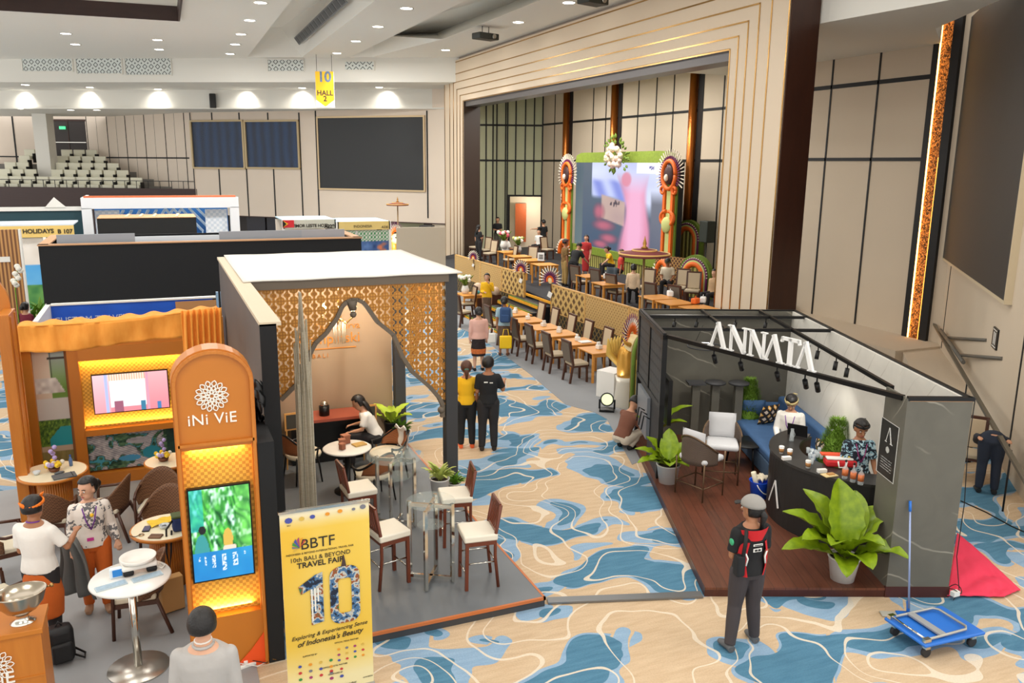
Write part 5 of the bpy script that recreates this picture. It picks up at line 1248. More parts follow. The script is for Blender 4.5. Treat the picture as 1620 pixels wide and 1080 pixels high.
# flowers above the screen
v = AX(977, 247, XS-.2)
t = thing('flower_spray', 'spray of pink and cream flowers with leaves on top of the stage screen', 'flowers', v)
for i in range(34):
    a = hsh(i, 1)*6.28; r_ = .62*hsh(i, 2)**.5
    MB().sph((-.1-.15*hsh(i, 4), r_*cos(a), .75*r_*sin(a)), .09+.04*hsh(i, 3), 8, 6).build('blossom', mat('blush_flower', (232, 206, 190), .7) if i % 3 else mat('cream_flower', (236, 226, 196), .7), t)
q = MB()
for i in range(46):
    a = hsh(i, 5)*6.28; r_ = .5+.45*hsh(i, 6); c = Vector((-.05, r_*cos(a), .7*r_*sin(a)+.1*hsh(i, 8))); d_ = Vector((-.1, cos(a), sin(a)))*.22
    q.tube([c, c+d_*.5, c+d_], [.01, .06, .005], 5)
o = q.build('leaves', m_dg, t); MB().tube([(0, 0, 0), (.3, 0, -.05)], .05, 6).build('support', m_dg, t)
# free standing rainbow arches
def rarch(label, p, w_, h_, rz=-pi/2+.3):
    t = thing('festival_arch', label, 'arch decoration', p, rz)
    def ar(r, zc, hh): return [(r*cos(a), hh+r*1.1*sin(a)) for a in [pi*i/20 for i in range(21)]]
    hb_ = h_-w_*1.1
    MB().panel([(w_, 0)]+ar(w_, 0, hb_)+[(-w_, 0)], Matrix.Translation((0, .1, 0)), .2).build('green_backing', m_dg, t)
    q = MB()
    for (x, z) in ar(w_*.8, 0, hb_)[::1]: q.beam((x*.93, -.03, hb_+(z-hb_)*.93), (x*1.1, -.05, hb_+(z-hb_)*1.1), .03, .035, up=(0, 1, 0))
    q.build('feather_rays', m_wf, t)
    for f, mm, r_ in ((.8, m_pu, .05), (.7, m_lg, .06), (.58, m_or, .1)): MB().tube([(w_*f, -.02, 0)]+[(x, -.02, z) for x, z in ar(w_*f, 0, hb_)]+[(-w_*f, -.02, 0)], r_, 8).build('arch_band', mm, t)
    MB().bb((-w_*.45, -.015, 0), (w_*.45, 0, hb_+w_*.45)).build('leaf_strings', MAT_SKIRT, t)
rarch('tall rainbow coloured leaf arch right of the stage screen', G(1083, 443, ZD), .68, 2.35)
rarch('smaller rainbow coloured leaf arch in front of the taller one', G(1096, 470, ZD), .66, 1.45)
p = G(1062, 455, ZD); t = thing('lattice_screen', 'low dark bamboo lattice screen between the stage screen and the arches', 'screen', p, -pi/2+.2)
MB().bb((-.9, 0, 0), (.7, .05, 1.15)).build('lattice_panel', m_diamond('brown_gold_lattice', (70, 34, 20), (196, 150, 84), 6, .14), t)
# stage loudspeaker on a stand
p = G(1113, 462, ZD); t = thing('stage_loudspeaker', 'dark loudspeaker on a tripod stand by the right end of the stage', 'loudspeaker', p, -pi/2)
MB().box((0, 0, 2.15), (.46, .35, .75), bev=.03).build('cabinet', mat('speaker_green_black', (34, 42, 34), .6), t); MB().tube([(0, 0, 0), (0, 0, 1.8)], .02, 8).build('pole', MAT_DKMETAL, t)
for i in range(3): a = i*2.1; MB().tube([(0, 0, .6), (.4*cos(a), .4*sin(a), .01)], .012, 6).build('leg', MAT_DKMETAL, t)
# speakers on the hall floor
for i, (px, py, hh_, ww) in enumerate(((676, 434, 2.35, .7), (692, 436, 1.6, .6))):
    p = G(px, py, 0); t = thing('floor_loudspeaker', ('tall black loudspeaker stack beside the beige partition', 'shorter black loudspeaker next to the stage portal edge')[i], 'loudspeaker', p, -.5)
    MB().box((0, 0, hh_*.27), (ww*1.15, .7, hh_*.54), bev=.02).build('bass_cabinet', _mats['speaker_black'], t); MB().box((0, .05, hh_*.77), (ww*.9, .6, hh_*.45), bev=.02).build('top_cabinet', _mats['speaker_black'], t)
    MB().box((0, -.36, hh_*.27), (ww, .02, hh_*.48)).build('grille', mat('speaker_grille', (18, 18, 20), .7), t)
    if i == 1: MB().tube([(-.2, -.4, 0), (-.2, -.42, .6), (-.18, -.4, 1.3)], .02, 6).build('blue_cable', mat('blue_cable', (30, 120, 200), .5), t)
p = G(1250, 500, ZD+.0); v = AX(1250, 487, 12.6)
t = thing('floor_loudspeaker', 'black loudspeaker standing at the foot of the brown portal column', 'loudspeaker', (12.7, v.y*12.7/12.6, ZD), -.9)
MB().box((0, 0, .42+.35), (.62, .55, .5), bev=.02).build('cabinet', _mats['speaker_black'], t); MB().box((0, 0, .26), (.6, .5, .52), bev=.02).build('bass_cabinet', _mats['speaker_black'], t)
MB().tube([(-.1, -.28, .8), (-.1, -.29, .8)], .16, 14).build('driver_cone', mat('cone_grey', (60, 60, 62), .5), t)

# ================================================================== PARASOLS AND STATUES
def parasol(label, p, zc, R, col, pole):
    t = thing('ceremonial_parasol', label, 'parasol', p)
    MB().tube([(0, 0, 0), (0, 0, zc)], pole, 8).build('pole', mat('striped_bamboo_pole', (150, 120, 76), .5, var=.4, vscale=5), t)
    MB().lathe([(0, zc+R*.22), (R*.45, zc+R*.15), (R*.5, zc+R*.1), (R, zc), (R, zc-.06), (R*.97, zc-.06), (R*.48, zc+R*.07), (0, zc+R*.18)], seg=28).build('canopy', mat('maroon_canopy', col, .7), t)
    for r_, z_ in ((R, zc), (R*.48, zc+R*.13)): MB().tube([(r_*cos(a), r_*sin(a), z_) for a in [2*pi*i/28 for i in range(29)]], .02, 6).build('gold_fringe', mat('gold_trim', (214, 168, 96), .5), t)
    MB().lathe([(.0, zc+R*.2), (R*.16, zc+R*.22), (R*.06, zc+R*.3), (R*.08, zc+R*.4), (R*.04, zc+R*.55), (0, zc+R*.72)], seg=12).build('finial', mat('gilt_finial', (176, 130, 60), .35, metal=.5), t)
def hz(p, px, py):
    d = _ray(px, py); k_ = hypot(p.x, p.y)/hypot(d.x, d.y); return (CAM+d*k_).z
p = Vector((9.35, 15.1, 0)); p = Vector((AY(1015, 500, 15.75).x, 15.75, 0))
zc = hz(p, 1017, 401); parasol('maroon ceremonial parasol with gold finial behind the marble booth', p, zc, .56, (120, 52, 54), .028)
p2 = G(631, 434, 0); zc2 = hz(p2, 631, 323); parasol('small red ceremonial parasol rising above the far golden statue', p2, zc2, 17/FPX*p2.length, (170, 92, 66), .03)
MAT_GOLD = mat('gilded_statue', (214, 160, 70), .35, metal=.5, bump=.6, bscale=14)
MAT_PALEST = mat('painted_ivory_gold', (238, 214, 160), .5, var=.25, vscale=9)
def statue(label, p, H_, rz, big=True):
    t = thing('temple_dragon_statue', label, 'statue', p, rz); s = H_
    MB().lathe([(.3*s*.4, 0), (.32*s*.4, .05), (.25*s*.4, .3*s), (.3*s*.4, .36*s), (0, .36*s)], seg=20).build('pedestal', mat('white_pedestal', (226, 220, 206), .6), t)
    MB().tube([(0, 0, .34*s), (0, -.03, .5*s), (.0, .0, .62*s), (0, -.05, .74*s)], [.1*s, .12*s, .1*s, .08*s], 14).build('body', MAT_GOLD, t)
    h_ = Vector((0, -.08*s, .76*s))
    MB().sph(h_, .11*s, 16, 12, sc=(1, 1.1, .95)).build('head', MAT_PALEST, t)
    MB().sph(h_+Vector((0, -.1*s, -.03*s)), .05*s, 10, 8, sc=(1.2, 1, .8)).build('snout', MAT_PALEST, t)
    for sx in (-1, 1):
        MB().sph(h_+Vector((sx*.045*s, -.09*s, .03*s)), .02*s, 8, 6).build('eye', MAT_BLACK, t)
        MB().tube([h_+Vector((sx*.1*s, -.02*s, 0)), h_+Vector((sx*.17*s, 0, .03*s)), h_+Vector((sx*.2*s, .02*s, .1*s))], [.03*s, .02*s, .005], 6).build('ear', MAT_GOLD, t)
    for ring, (r0, r1, mm) in enumerate(((.1, .21, m_pu), (.07, .17, m_wf), (.06, .13, m_or))):
        q = MB(); c = h_+Vector((0, .03*s-.01*ring, .08*s))
        for i in range(19):
            a = -.35+(pi+.7)*i/18; q.tube([c+Vector((r0*s*cos(a), 0, r0*s*sin(a))), c+Vector((r1*s*cos(a), .0, r1*s*sin(a)*1.25))], [.014*s, .004*s], 5)
        q.build('crown_feathers', mm, t)
    for i in range(5):
        a = -.5+i*.25; MB().tube([(0, .08*s, .5*s), (sin(a)*.18*s, .18*s, .62*s), (sin(a)*.3*s, .16*s, .8*s)], [.05*s, .04*s, .01*s], 6).build('wing_plume', mat('olive_plume', (196, 160, 70), .6), t)
    return t
pb = G(985, 645, 0); tt = statue('painted ivory and gold temple statue with feather crown beside the marble booth', Vector((pb.x+.1, pb.y+.1, 0)), 1.9, .5)
pg = G(1004, 655, 0); t = thing('leaf_arch_screen', 'tall leaf fringed arch with yellow strings beside the marble booth corner', 'arch decoration', (pg.x-.05, pg.y-.25, 0), .45)
ar = [(.3*cos(a), 1.35+.42*sin(a)) for a in [pi*i/16 for i in range(17)]]
MB().panel([(.3, 0)]+ar+[(-.3, 0)], Matrix.Translation((0, .04, 0)), .06).build('olive_panel', mat('olive_felt', (130, 110, 60), .8), t)
MB().tube([(.3, 0, 0)]+[(x, 0, z) for x, z in ar]+[(-.3, 0, 0)], .04, 7).build('leaf_edge', m_dg, t)
q = MB()
for i in range(20): x = -.23+.46*i/19; q.tube([(x, -.03, 1.4-.15*abs(x)*3), (x*1.05, -.04, .05)], .009, 5)
o = q.build('yellow_strings', mat('yellow_string', (222, 190, 70), .6), t); o['kind'] = 'stuff'
tag(MB().bb((-.25, -.25, 0), (.25, .25, .62)).build('white_plinth', MAT_WHITEGLOSS, loc=(9.3, 16.0, 0), rz=.4), 'plain white box plinth beside the nearest teak table', 'plinth')
ps = Vector((p2.x-.3, p2.y-.4, 0)); sH = hz(ps, 632, 352)/1.08; statue('gilded winged temple statue seen above the white cloth roof', ps, sH, .2)
t = thing('golden_feather_fan', 'spiky gold feather fan beside the far statue', 'ornament', (ps.x+.55, ps.y-.2, hz(ps, 640, 392)))
q = MB()
for i in range(13): a = -.6+2.6*i/12; q.tube([(0, 0, 0), (.3*cos(a), .05, .3*sin(a)), (.42*cos(a+.2), .02, .42*sin(a+.2))], [.02, .03, .004], 5)
o = q.build('feathers', MAT_GOLD, t); MB().tube([(0, 0, 0), (0, 0, -t.location.z)], .03, 6).build('pole', MAT_DKWOOD, t)

# ================================================================== CHAIRS AND TABLES (hall)
m_tan = mat('tan_leatherette', (196, 176, 146), .6); m_seatb = mat('beige_seat_fabric', (186, 170, 144), .7)
def make_banquet(label, group, loc, rz):
    t = thing('banquet_chair', label, 'chair', loc, rz, group)             # faces +y
    MB().box((0, 0, .47), (.46, .44, .07), bev=.02).build('seat', m_seatb, t)
    M_ = Matrix.Rotation(radians(-9), 3, 'X')
    MB().box((0, -.255, .76), (.40, .045, .5), rot=Matrix.Rotation(radians(8), 3, 'X'), bev=.015).build('backrest', m_tan, t)
    plabel(MB().box((0, -.285, .76), (.39, .02, .48), rot=Matrix.Rotation(radians(8), 3, 'X')).build('rear_panel', mat('dark_taupe_weave', (104, 92, 80), .7), t), 'dark taupe rear panel')
    q = MB()
    for sx in (-1, 1): q.beam((sx*.215, -.2, .45), (sx*.215, -.3, 1.04), .05, .055)
    q.beam((-.24, -.3, 1.03), (.24, -.3, 1.03), .05, .05).build('back_frame', MAT_DKWOOD, t)
    for sx in (-1, 1):
        MB().beam((sx*.2, .19, 0), (sx*.2, .18, .45), .045, .045).build('leg', MAT_DKWOOD, t)
        MB().beam((sx*.2, -.27, 0), (sx*.2, -.2, .45), .045, .05).build('leg', MAT_DKWOOD, t)
    MB().box((0, 0, .415), (.42, .4, .05)).build('seat_rail', MAT_DKWOOD, t)
    return t
ch0 = None
def banquet(x, y, z, rz, label, group):
    global ch0
    if ch0 is None: ch0 = make_banquet(label, group, (x, y, z), rz); return ch0
    return dup(ch0, (x, y, z), rz, label, group)
tb0 = None
def teak_table(p, z, rz, label, group, s=.75, cloth=None):
    global tb0
    if tb0 is None:
        tb0 = t = thing('teak_table', label, 'table', (p.x, p.y, z), rz, group)
        MB().box((0, 0, .735), (.8, .8, .03), bev=.005).build('tabletop', MAT_TEAK, t)
        for sx in (-1, 1):
            for sy in (-1, 1): MB().box((sx*.35, sy*.35, .36), (.05, .05, .72)).build('leg', MAT_TEAK, t)
        MB().box((0, .35, .68), (.7, .02, .08)).build('apron', MAT_TEAK, t); MB().box((0, -.35, .68), (.7, .02, .08)).build('apron', MAT_TEAK, t)
        return t
    return dup(tb0, (p.x, p.y, z), rz, label, group)
rowpx = [(948, 553), (914, 540), (885, 527), (860, 517), (835, 506), (815, 496)]
rowp = [G(px, py, .74) for px, py in rowpx]
dr_ = (rowp[-1]-rowp[0]); rzr = atan2(dr_.y, dr_.x)-pi/2; nr = Vector((dr_.y, -dr_.x, 0)).normalized()        # nr points to the stage side
if nr.x < 0: nr = -nr
th0 = None
for i, p in enumerate(rowp):
    o_ = ORD[i]
    teak_table(Vector((p.x, p.y, 0)), 0, rzr, 'square teak table in the aisle row, %s from the marble booth' % o_, 'teak tables in the aisle row')
    c = p-nr*.62; banquet(c.x, c.y, 0, atan2(nr.y, nr.x)-pi/2, 'dark framed chair on the carpet side of the aisle row, %s from the marble booth' % o_, 'chairs at the aisle row tables')
    c = p+nr*.62; banquet(c.x, c.y, 0, atan2(nr.y, nr.x)+pi/2, 'tan chair on the stage side of the aisle row, %s from the marble booth' % o_, 'chairs at the aisle row tables')
    q = p+Vector((.02, .05, 0)); lb = 'white table stand on the %s teak table of the aisle row from the marble booth' % o_
    if th0 is None:
        th0 = thing('table_card_stand', lb, 'table stand', (q.x, q.y, .752), .3, 'white stands on the aisle tables')
        MB().box((0, 0, .05), (.13, .13, .1), bev=.01).build('napkin_box', MAT_WHITEGLOSS, th0); MB().box((0, .02, .13), (.09, .05, .08)).build('paper', mat('white_paper', (240, 240, 238), .8), th0)
    else: dup(th0, (q.x, q.y, .752), .3+i, lb)
p = rowp[1]+Vector((.1, -.2, 0)); tag(MB().box((0, 0, .02), (.3, .22, .02)).build('paper_folder', _mats['white_paper'], loc=(p.x, p.y, .75)), 'white folder lying open on the second aisle table', 'folder')
# side table by the steps with flowers
p = G(744, 465, .74); teak_table(Vector((p.x, p.y, 0)), 0, rzr, 'teak table with flowers and a blue bowl left of the stage steps', 'teak tables left of the steps')
def bouquet(label, p, s, cols, leaf=m_dg, cat='flowers', vase=None):
    t = thing('flower_vase', label, cat, p)
    MB().lathe([(0, 0), (.07*s, 0), (.09*s, .08*s), (.06*s, .18*s), (.05*s, .18*s)], seg=14).build('vase', vase or mat('white_vase', (226, 222, 214), .3), t)
    q = MB()
    for i in range(18):
        a = i*2.4; r_ = .05+.16*hsh(i, 3); c0_ = Vector((0, 0, .15*s)); c1_ = Vector((r_*cos(a)*s, r_*sin(a)*s, (.25+.18*hsh(i, 6))*s)); q.tube([c0_, (c0_+c1_)/2+Vector((0, 0, .05*s)), c1_], [.006*s, .03*s, .003*s], 5)
    q.build('leaves', leaf, t)
    for i in range(11):
        a = i*2.39; r_ = .14*s*(i/11)**.5; MB().sph((r_*cos(a), r_*sin(a), (.3+.09*hsh(i, 2))*s), .045*s, 8, 6).build('bloom', cols[i % len(cols)], t)
    return t
bl_w = mat('white_bloom', (240, 236, 224), .7); bl_y = mat('yellow_bloom', (236, 196, 40), .7); bl_l = mat('lilac_bloom', (176, 156, 206), .7); bl_p = mat('pink_bloom', (214, 90, 110), .7)
bouquet('white flowers in a vase on the table left of the steps', (p.x-.15, p.y+.1, .75), 1.6, [bl_w, bl_w])
tag(MB().sph((0, 0, .05), .07, 12, 8).build('blue_bowl', mat('turquoise_glaze', (60, 170, 190), .3), loc=(p.x+.25, p.y-.1, .75)), 'small turquoise bowl on the table left of the steps', 'bowl')
q = G(735, 488, .0)
banquet(G(731, 515, 0).x, G(731, 515, 0).y, 0, -1.2, 'chair left of the steps in front of the flower table', 'chairs left of the steps')
banquet(G(762, 503, 0).x-.35, G(762, 503, 0).y+.5, 0, 1.5, 'pinkish chair between the flower table and the steps', 'chairs left of the steps')
t = thing('cloth_bundle', 'rolled beige cloth bundles behind the flower table', 'bundle', G(756, 470, .45))
MB().sph((0, 0, .3), .2, sc=(1, 1, 1.2)).sph((.35, -.1, .25), .19, sc=(1, 1, 1.2)).sph((.6, -.2, .22), .17).build('bundle', mat('beige_bundle', (206, 180, 156), .8), t); MB().bb((-.2, -.3, -.45), (.8, .15, .1)).build('bench', MAT_DKWOOD, t)
# stage tables and chairs
stt = [((805, 398), 'far left'), ((822, 405), 'second from the far left'), ((841, 411), 'third from the far left'), ((862, 418), 'fourth from the far left, by the top of the steps'), ((935, 436), 'just right of the steps'), ((962, 448), 'in front of the green skirt'), ((1040, 470), 'left of the two leaf arches'), ((1068, 478), 'below the leaf arches'), ((1107, 487), 'nearest the cream portal jamb')]
for i, ((px, py), w_) in enumerate(stt):
    p = G(px, py, ZD+.74); teak_table(Vector((p.x, p.y, 0)), ZD, rzr, 'teak table on the stage, '+w_, 'teak tables on the stage')
chs = [((752, 400), 1.9, 'farthest left, against the brown jamb'), ((766, 405), 1.9, 'second behind the fence from the left'), ((775, 411), 1.9, 'third behind the fence from the left'), ((806, 422), 1.5, 'behind the seated man in white'), ((838, 424), 2.2, 'with the pale back near the white stand'), ((866, 404), 3.5, 'beside the seated woman in white'), ((918, 461), -1.3, 'in front of the man in black bending over'), ((950, 468), -1.3, 'in front of the woman in yellow'), ((975, 478), -1.3, 'with a dark coat on its back'), ((1020, 470), 2.2, 'pale, beside the parasol pole'), ((1037, 495), -1.3, 'in front of the seated man with headcloth'), ((1075, 500), -1.3, 'in front of the smaller leaf arch'), ((1075, 470), 2.2, 'between the seated man and the arches'), ((1094, 476), 2.4, 'pale, in front of the smaller arch')]
for (px, py), rz, w_ in chs:
    p = G(px, py+6, ZD); banquet(p.x, p.y, ZD, rz, 'stage chair '+w_, 'chairs on the stage')
p = G(861, 413, ZD+.75); t = thing('sign_stand', 'white printed table sign on the stage table by the steps', 'table sign', (p.x-.1, p.y+.1, ZD+.755), -.5)
MB().box((0, 0, .16), (.26, .02, .32), rot=Matrix.Rotation(-.15, 3, 'X')).build('card', _mats['white_paper'], t)
q = MB()
for zz in (.1, .16, .22): q.box((0, -.02+.15*(zz-.16), zz), (.16, .012, .03), rot=Matrix.Rotation(-.15, 3, 'X'))
q.build('print', mk, t)
p = G(820, 399, ZD+.75); bouquet('white and green centrepiece on a far stage table', (p.x, p.y, ZD+.755), 1.6, [bl_w, m_lg])
p = G(797, 393, ZD+.75); bouquet('red and white flowers beside the seated man on stage', (p.x, p.y, ZD+.755), 1.9, [bl_p, bl_w])
items = [((958, 440), 'white bag', MAT_WHITEGLOSS, 'white carrier bag on the stage table in front of the green skirt'), ((1035, 462), 'white bag', MAT_WHITEGLOSS, 'white bag on the table beside the man with headcloth'), ((1060, 468), 'papers', _mats['white_paper'], 'heap of white papers on the table under the seated man with headcloth'), ((1100, 480), 'orange box', m_or, 'orange and white box on the table nearest the portal'), ((1112, 478), 'menu card', _mats['white_paper'], 'small menu card on the table nearest the portal')]
for (px, py), n_, mm, lb in items:
    p = G(px, py, ZD+.76); nm_ = n_.replace(' ', '_'); t = thing(nm_, lb, n_.split()[-1], (p.x, p.y, ZD+.752), hsh(px, 1)*2)
    MB().box((0, 0, .08), (.24, .16, .16), bev=.03).build('body', mm, t); MB().tube([(-.06, 0, .15), (0, 0, .22), (.06, 0, .15)], .008, 5).build('handle', mm, t)
# dark coat over a chair
p = G(977, 470, ZD); tag(MB().grid(lambda u, v: Vector(((u-.5)*.5, -.3-.05*sin(u*9), 1.04-.8*v)), 10, 8).build('draped_coat', mat('slate_cloth', (64, 76, 86), .8), solid=.02, loc=(p.x, p.y, ZD+.0), rz=-1.3), 'slate blue coat hung over a stage chair back', 'coat')
# flower fans on the fence
for i, (px, py, s_) in enumerate(((752, 405, .7), (828, 427, .9), (875, 436, 1.1))):
    src = F1 if i < 2 else F2; base = G(px, py, 1.55)
    fr = (.33, .98)[i] if i < 2 else .01; q0 = seg_pts(src, fr); 
    t = thing('feather_fan', ('small purple and cream feather fan on the far fence', 'feather fan at the left top of the stage steps', 'large feather fan at the right top of the stage steps')[i], 'ornament', (q0.x-.14, q0.y, 0), -pi/2+.5)
    c = Vector((0, 0, 1.5+.12*s_))
    for r0, r1, mm in ((.18, .42, m_wf), (.14, .34, m_pu), (.08, .22, m_or)):
        q = MB(); 
        for k_ in range(15):
            a = -.3+(pi+.6)*k_/14; q.tube([c+Vector((r0*s_*cos(a), -.02*(r0 < .15), r0*s_*sin(a))), c+Vector((r1*s_*cos(a), 0, r1*s_*sin(a)))], [.03*s_, .008], 5)
        q.build('feathers', mm, t)
    MB().sph(c, .09*s_, sc=(1, .5, 1.2)).build('mask', MAT_PALEST, t); MB().tube([(0, .06, 1.1), c], .015, 6).build('stem', MAT_DKWOOD, t)
    MB().box((0, -.02, c.z-.42*s_), (.14*s_, .02, .16*s_), rot=Matrix.Rotation(.4, 3, 'Y')).build('tag', MAT_WHITEGLOSS, t)
# floor spotlight
p = G(960, 650, 0); t = thing('floor_spotlight', 'black floor spotlight lit beside the squatting man', 'spotlight', p, 2.6)
MB().box((0, 0, .03), (.32, .25, .05)).build('base', MAT_DKMETAL, t); MB().tube([(0, -.05, .22), (0, .14, .3)], [.13, .15], 16).build('housing', MAT_DKMETAL, t)
for sx in (-1, 1): MB().beam((sx*.16, 0, .05), (sx*.16, 0, .26), .02, .04).build('yoke', MAT_DKMETAL, t)
MB().lathe([(0, 0), (.12, 0)], seg=16).build('lamp_face', mat('lamp_face', (214, 222, 170), .4, emit=.8), t).matrix_local = Matrix.Translation((0, .142, .301)) @ Matrix.Rotation(-pi/2+.4, 4, 'X')
spot('statue_spot', p+Vector((.1, .15, .35)), (pb.x, pb.y, 1.5), 14, 60, size=.05)
point('far_statue_light', (ps.x-.4, ps.y-.9, 1.6), 40, (1, .9, .6))
# ================================================================== PLANTS
m_big = NT('big_glossy_leaf', .4); n = m_big.noise(m_big.map(), 5, 3); m_big.col(m_big.mix(m_big.noise(m_big.map(), 11, 4), S(70, 108, 6), S(164, 186, 26))); m_big.b.inputs['Subsurface Weight'].default_value = 0
m_lime = mat('lime_leaf', (176, 200, 60), .5, var=.2, vscale=7); m_fern = mat('fresh_green', (96, 140, 30), .6, var=.35, vscale=16); m_conif = mat('conifer_green', (104, 138, 36), .8, var=.4, vscale=30)
def leaf(mb, base, az, el, L_, W_, droop=.5, roll=0, nv=12, stem=.15):
    d = Vector((cos(az)*cos(el), sin(az)*cos(el), sin(el))); sd_ = Vector((-sin(az), cos(az), 0)); pts = []
    p = Vector(base); e = el
    path = [p.copy()]; dirs = []
    for i in range(nv):
        dd = Vector((cos(az)*cos(e), sin(az)*cos(e), sin(e))); p = p+dd*(L_/nv); path.append(p.copy()); dirs.append(dd); e -= droop/nv*(i/nv*2)
    dirs.append(dirs[-1])
    def fn(u, v):
        i = min(nv, int(round(u*nv))); t_ = i/nv; c = path[i]; dd = dirs[i]; up_ = sd_.cross(dd)*-1
        ws = 0 if t_ < stem else sin(pi*min(1, ((t_-stem)/(1-stem))**.8))**.75
        w_ = W_*ws*.5+.006; x = (v-.5)*2
        return c+sd_*(x*w_)*cos(roll)+up_*(abs(x)*w_*.45+.06*W_*sin(t_*34)*abs(x)+x*w_*sin(roll))
    mb.grid(fn, nv, 6)
def pot(t, r, h, m_, r2=None, soil=True):
    r2 = r2 or r*.75
    MB().lathe([(0, 0), (r2, 0), (r, h), (r*1.04, h), (r*1.04, h+.015), (r*.93, h+.015), (r*.92, h-.03), (0, h-.03)], seg=28).build('pot', m_, t)
    if soil: MB().lathe([(0, h-.025), (r*.92, h-.025)], seg=20).build('soil', mat('dark_soil', (50, 36, 26), .9), t)
def bigplant(label, p, r, h, leaves, sc=1.0, mleaf=None, potm=None):
    t = thing('broadleaf_plant', label, 'potted plant', p); pot(t, r, h, potm or mat('white_plastic_pot', (226, 224, 220), .4))
    for (az, el, L_, W_, dr) in leaves:
        q = MB(); leaf(q, (0, 0, h-.02), az, el, L_*sc, W_*sc, dr); q.build('leaf', mleaf or m_big.m, t)
    return t
PP = G(1332, 915, FA)
az0 = -YAW
def A_(d): return radians(d)-AR*0-.38
bigplant('big broadleaf plant in a white pot in front of the bar counter and marble pillar', PP, .19, .3,
  [(A_(95), 1.35, 1.0, .46, .5), (A_(60), 1.0, .95, .44, .8), (A_(130), 1.05, .98, .42, .8), (A_(160), .8, .95, .4, .9), (A_(25), .85, .95, .4, .9), (A_(185), .35, .85, .38, .7), (A_(200), .75, .8, .4, 1.1), (A_(-10), .28, .95, .27, .9), (A_(-35), .55, .8, .36, 1.2), (A_(-80), .6, .62, .36, 1.5), (A_(-110), .35, .62, .28, 1.2), (A_(-60), 1.0, .7, .32, 1.5), (A_(100), .8, .7, .3, .8), (A_(230), .9, .75, .3, 1.3)], 1.0)
PP2 = G(1056, 762, FA)
bigplant('broadleaf plant in a white pot at the left edge of the marble booth platform', PP2, .19, .3,
  [(A_(80), 1.2, .62, .3, .4), (A_(140), .9, .6, .26, .6), (A_(170), .6, .62, .26, .7), (A_(200), .4, .6, .25, .8), (A_(30), .8, .55, .26, .7), (A_(-10), .5, .5, .24, .8), (A_(-60), .5, .5, .26, .9), (A_(-100), .55, .52, .26, .9), (A_(-140), .6, .55, .26, .8), (A_(110), .7, .5, .26, .8)], 1.0)
ppx = LA(.3, 5.2, FA); bigplant('broadleaf plant behind the black partition of the marble booth', ppx, .14, .28, [(A_(0), .9, .9, .24, 1.0), (A_(-30), .7, .7, .22, .9), (A_(60), 1.2, .8, .22, .5), (A_(180), .9, .5, .2, .6), (A_(-90), .6, .5, .2, .8)])
def conifer(label, p, r, H_, n=3000):
    t = thing('feathery_conifer', label, 'potted plant', p); pot(t, .14, .26, mat('black_plastic_pot', (26, 26, 26), .5))
    q = MB(); q.lathe([(.0, .2), (r*.85, .4), (r*.95, .2+H_*.35), (r*.6, .2+H_*.7), (0, .2+H_*.95)], seg=12)
    for i in range(n):
        zz = .25+hsh(i, 1)*(H_); rr = r*(1-abs((zz-.25)/H_-.3)**1.5*1.1)*(.75+.3*hsh(i, 2)); rr = max(.03, rr); a = hsh(i, 3)*6.28
        c = Vector((rr*cos(a), rr*sin(a), zz)); d_ = Vector((cos(a)*.9+hsh(i, 6)-.5, sin(a)*.9+hsh(i, 7)-.5, .9))*.045; s_ = Vector((-sin(a), cos(a), 0))*.007
        q.poly([c-d_*.5, c+s_, c+d_, c-s_])
    o = q.build('foliage', m_conif, t, fix=False); return t
conifer('feathery green conifer behind the sofa in the marble booth', LA(2.15, 5.62, FA), .24, .95)
conifer('feathery green conifer beside the bar counter, in front of the man at the bar', LA(*uv(1322, 712, .8), FA), .27, .95)
def tuft(label, p, potm, r, h, n, L_, mm, name='grassy_plant'):
    t = thing(name, label, 'potted plant', p); pot(t, r, h, potm)
    q = MB()
    for i in range(n): leaf(q, (r*.3*(hsh(i, 1)-.5), r*.3*(hsh(i, 2)-.5), h-.02), hsh(i, 3)*6.28, .5+.9*hsh(i, 4), L_*(.7+.5*hsh(i, 5)), L_*.16, 1.2, nv=5, stem=0)
    q.build('foliage', mm, t); return t
wp = G(696, 790, T); tuft('pale green spiky plant in a tall white pot by the pavilion post', wp, mat('white_ceramic', (228, 226, 222), .3), .15, .34, 40, .32, mat('pale_spiky_leaf', (190, 200, 110), .6))
tuft('small fern low beside the tall white pot', wp+Vector((.28, .12, 0)), mat('white_ceramic', (228, 226, 222), .3), .1, .18, 26, .26, m_fern, 'fern')
bp_ = G(642, 708, T); tuft('bushy green plant in a square black pot at the rear pavilion post', bp_+Vector((-.1, 0, 0)), mat('black_plastic_pot', (26, 26, 26), .5), .17, .32, 60, .28, m_fern, 'bushy_plant')
bigplant('tall lime green broadleaf plant by the rear pavilion post', G(627, 712, T)+Vector((-.05, .12, 0)), .13, .5, [(a*1.05+.2, .9-.25*(a % 2), .5, .19, .8) for a in range(7)], mleaf=m_lime, potm=mat('black_plastic_pot', (26, 26, 26), .5))
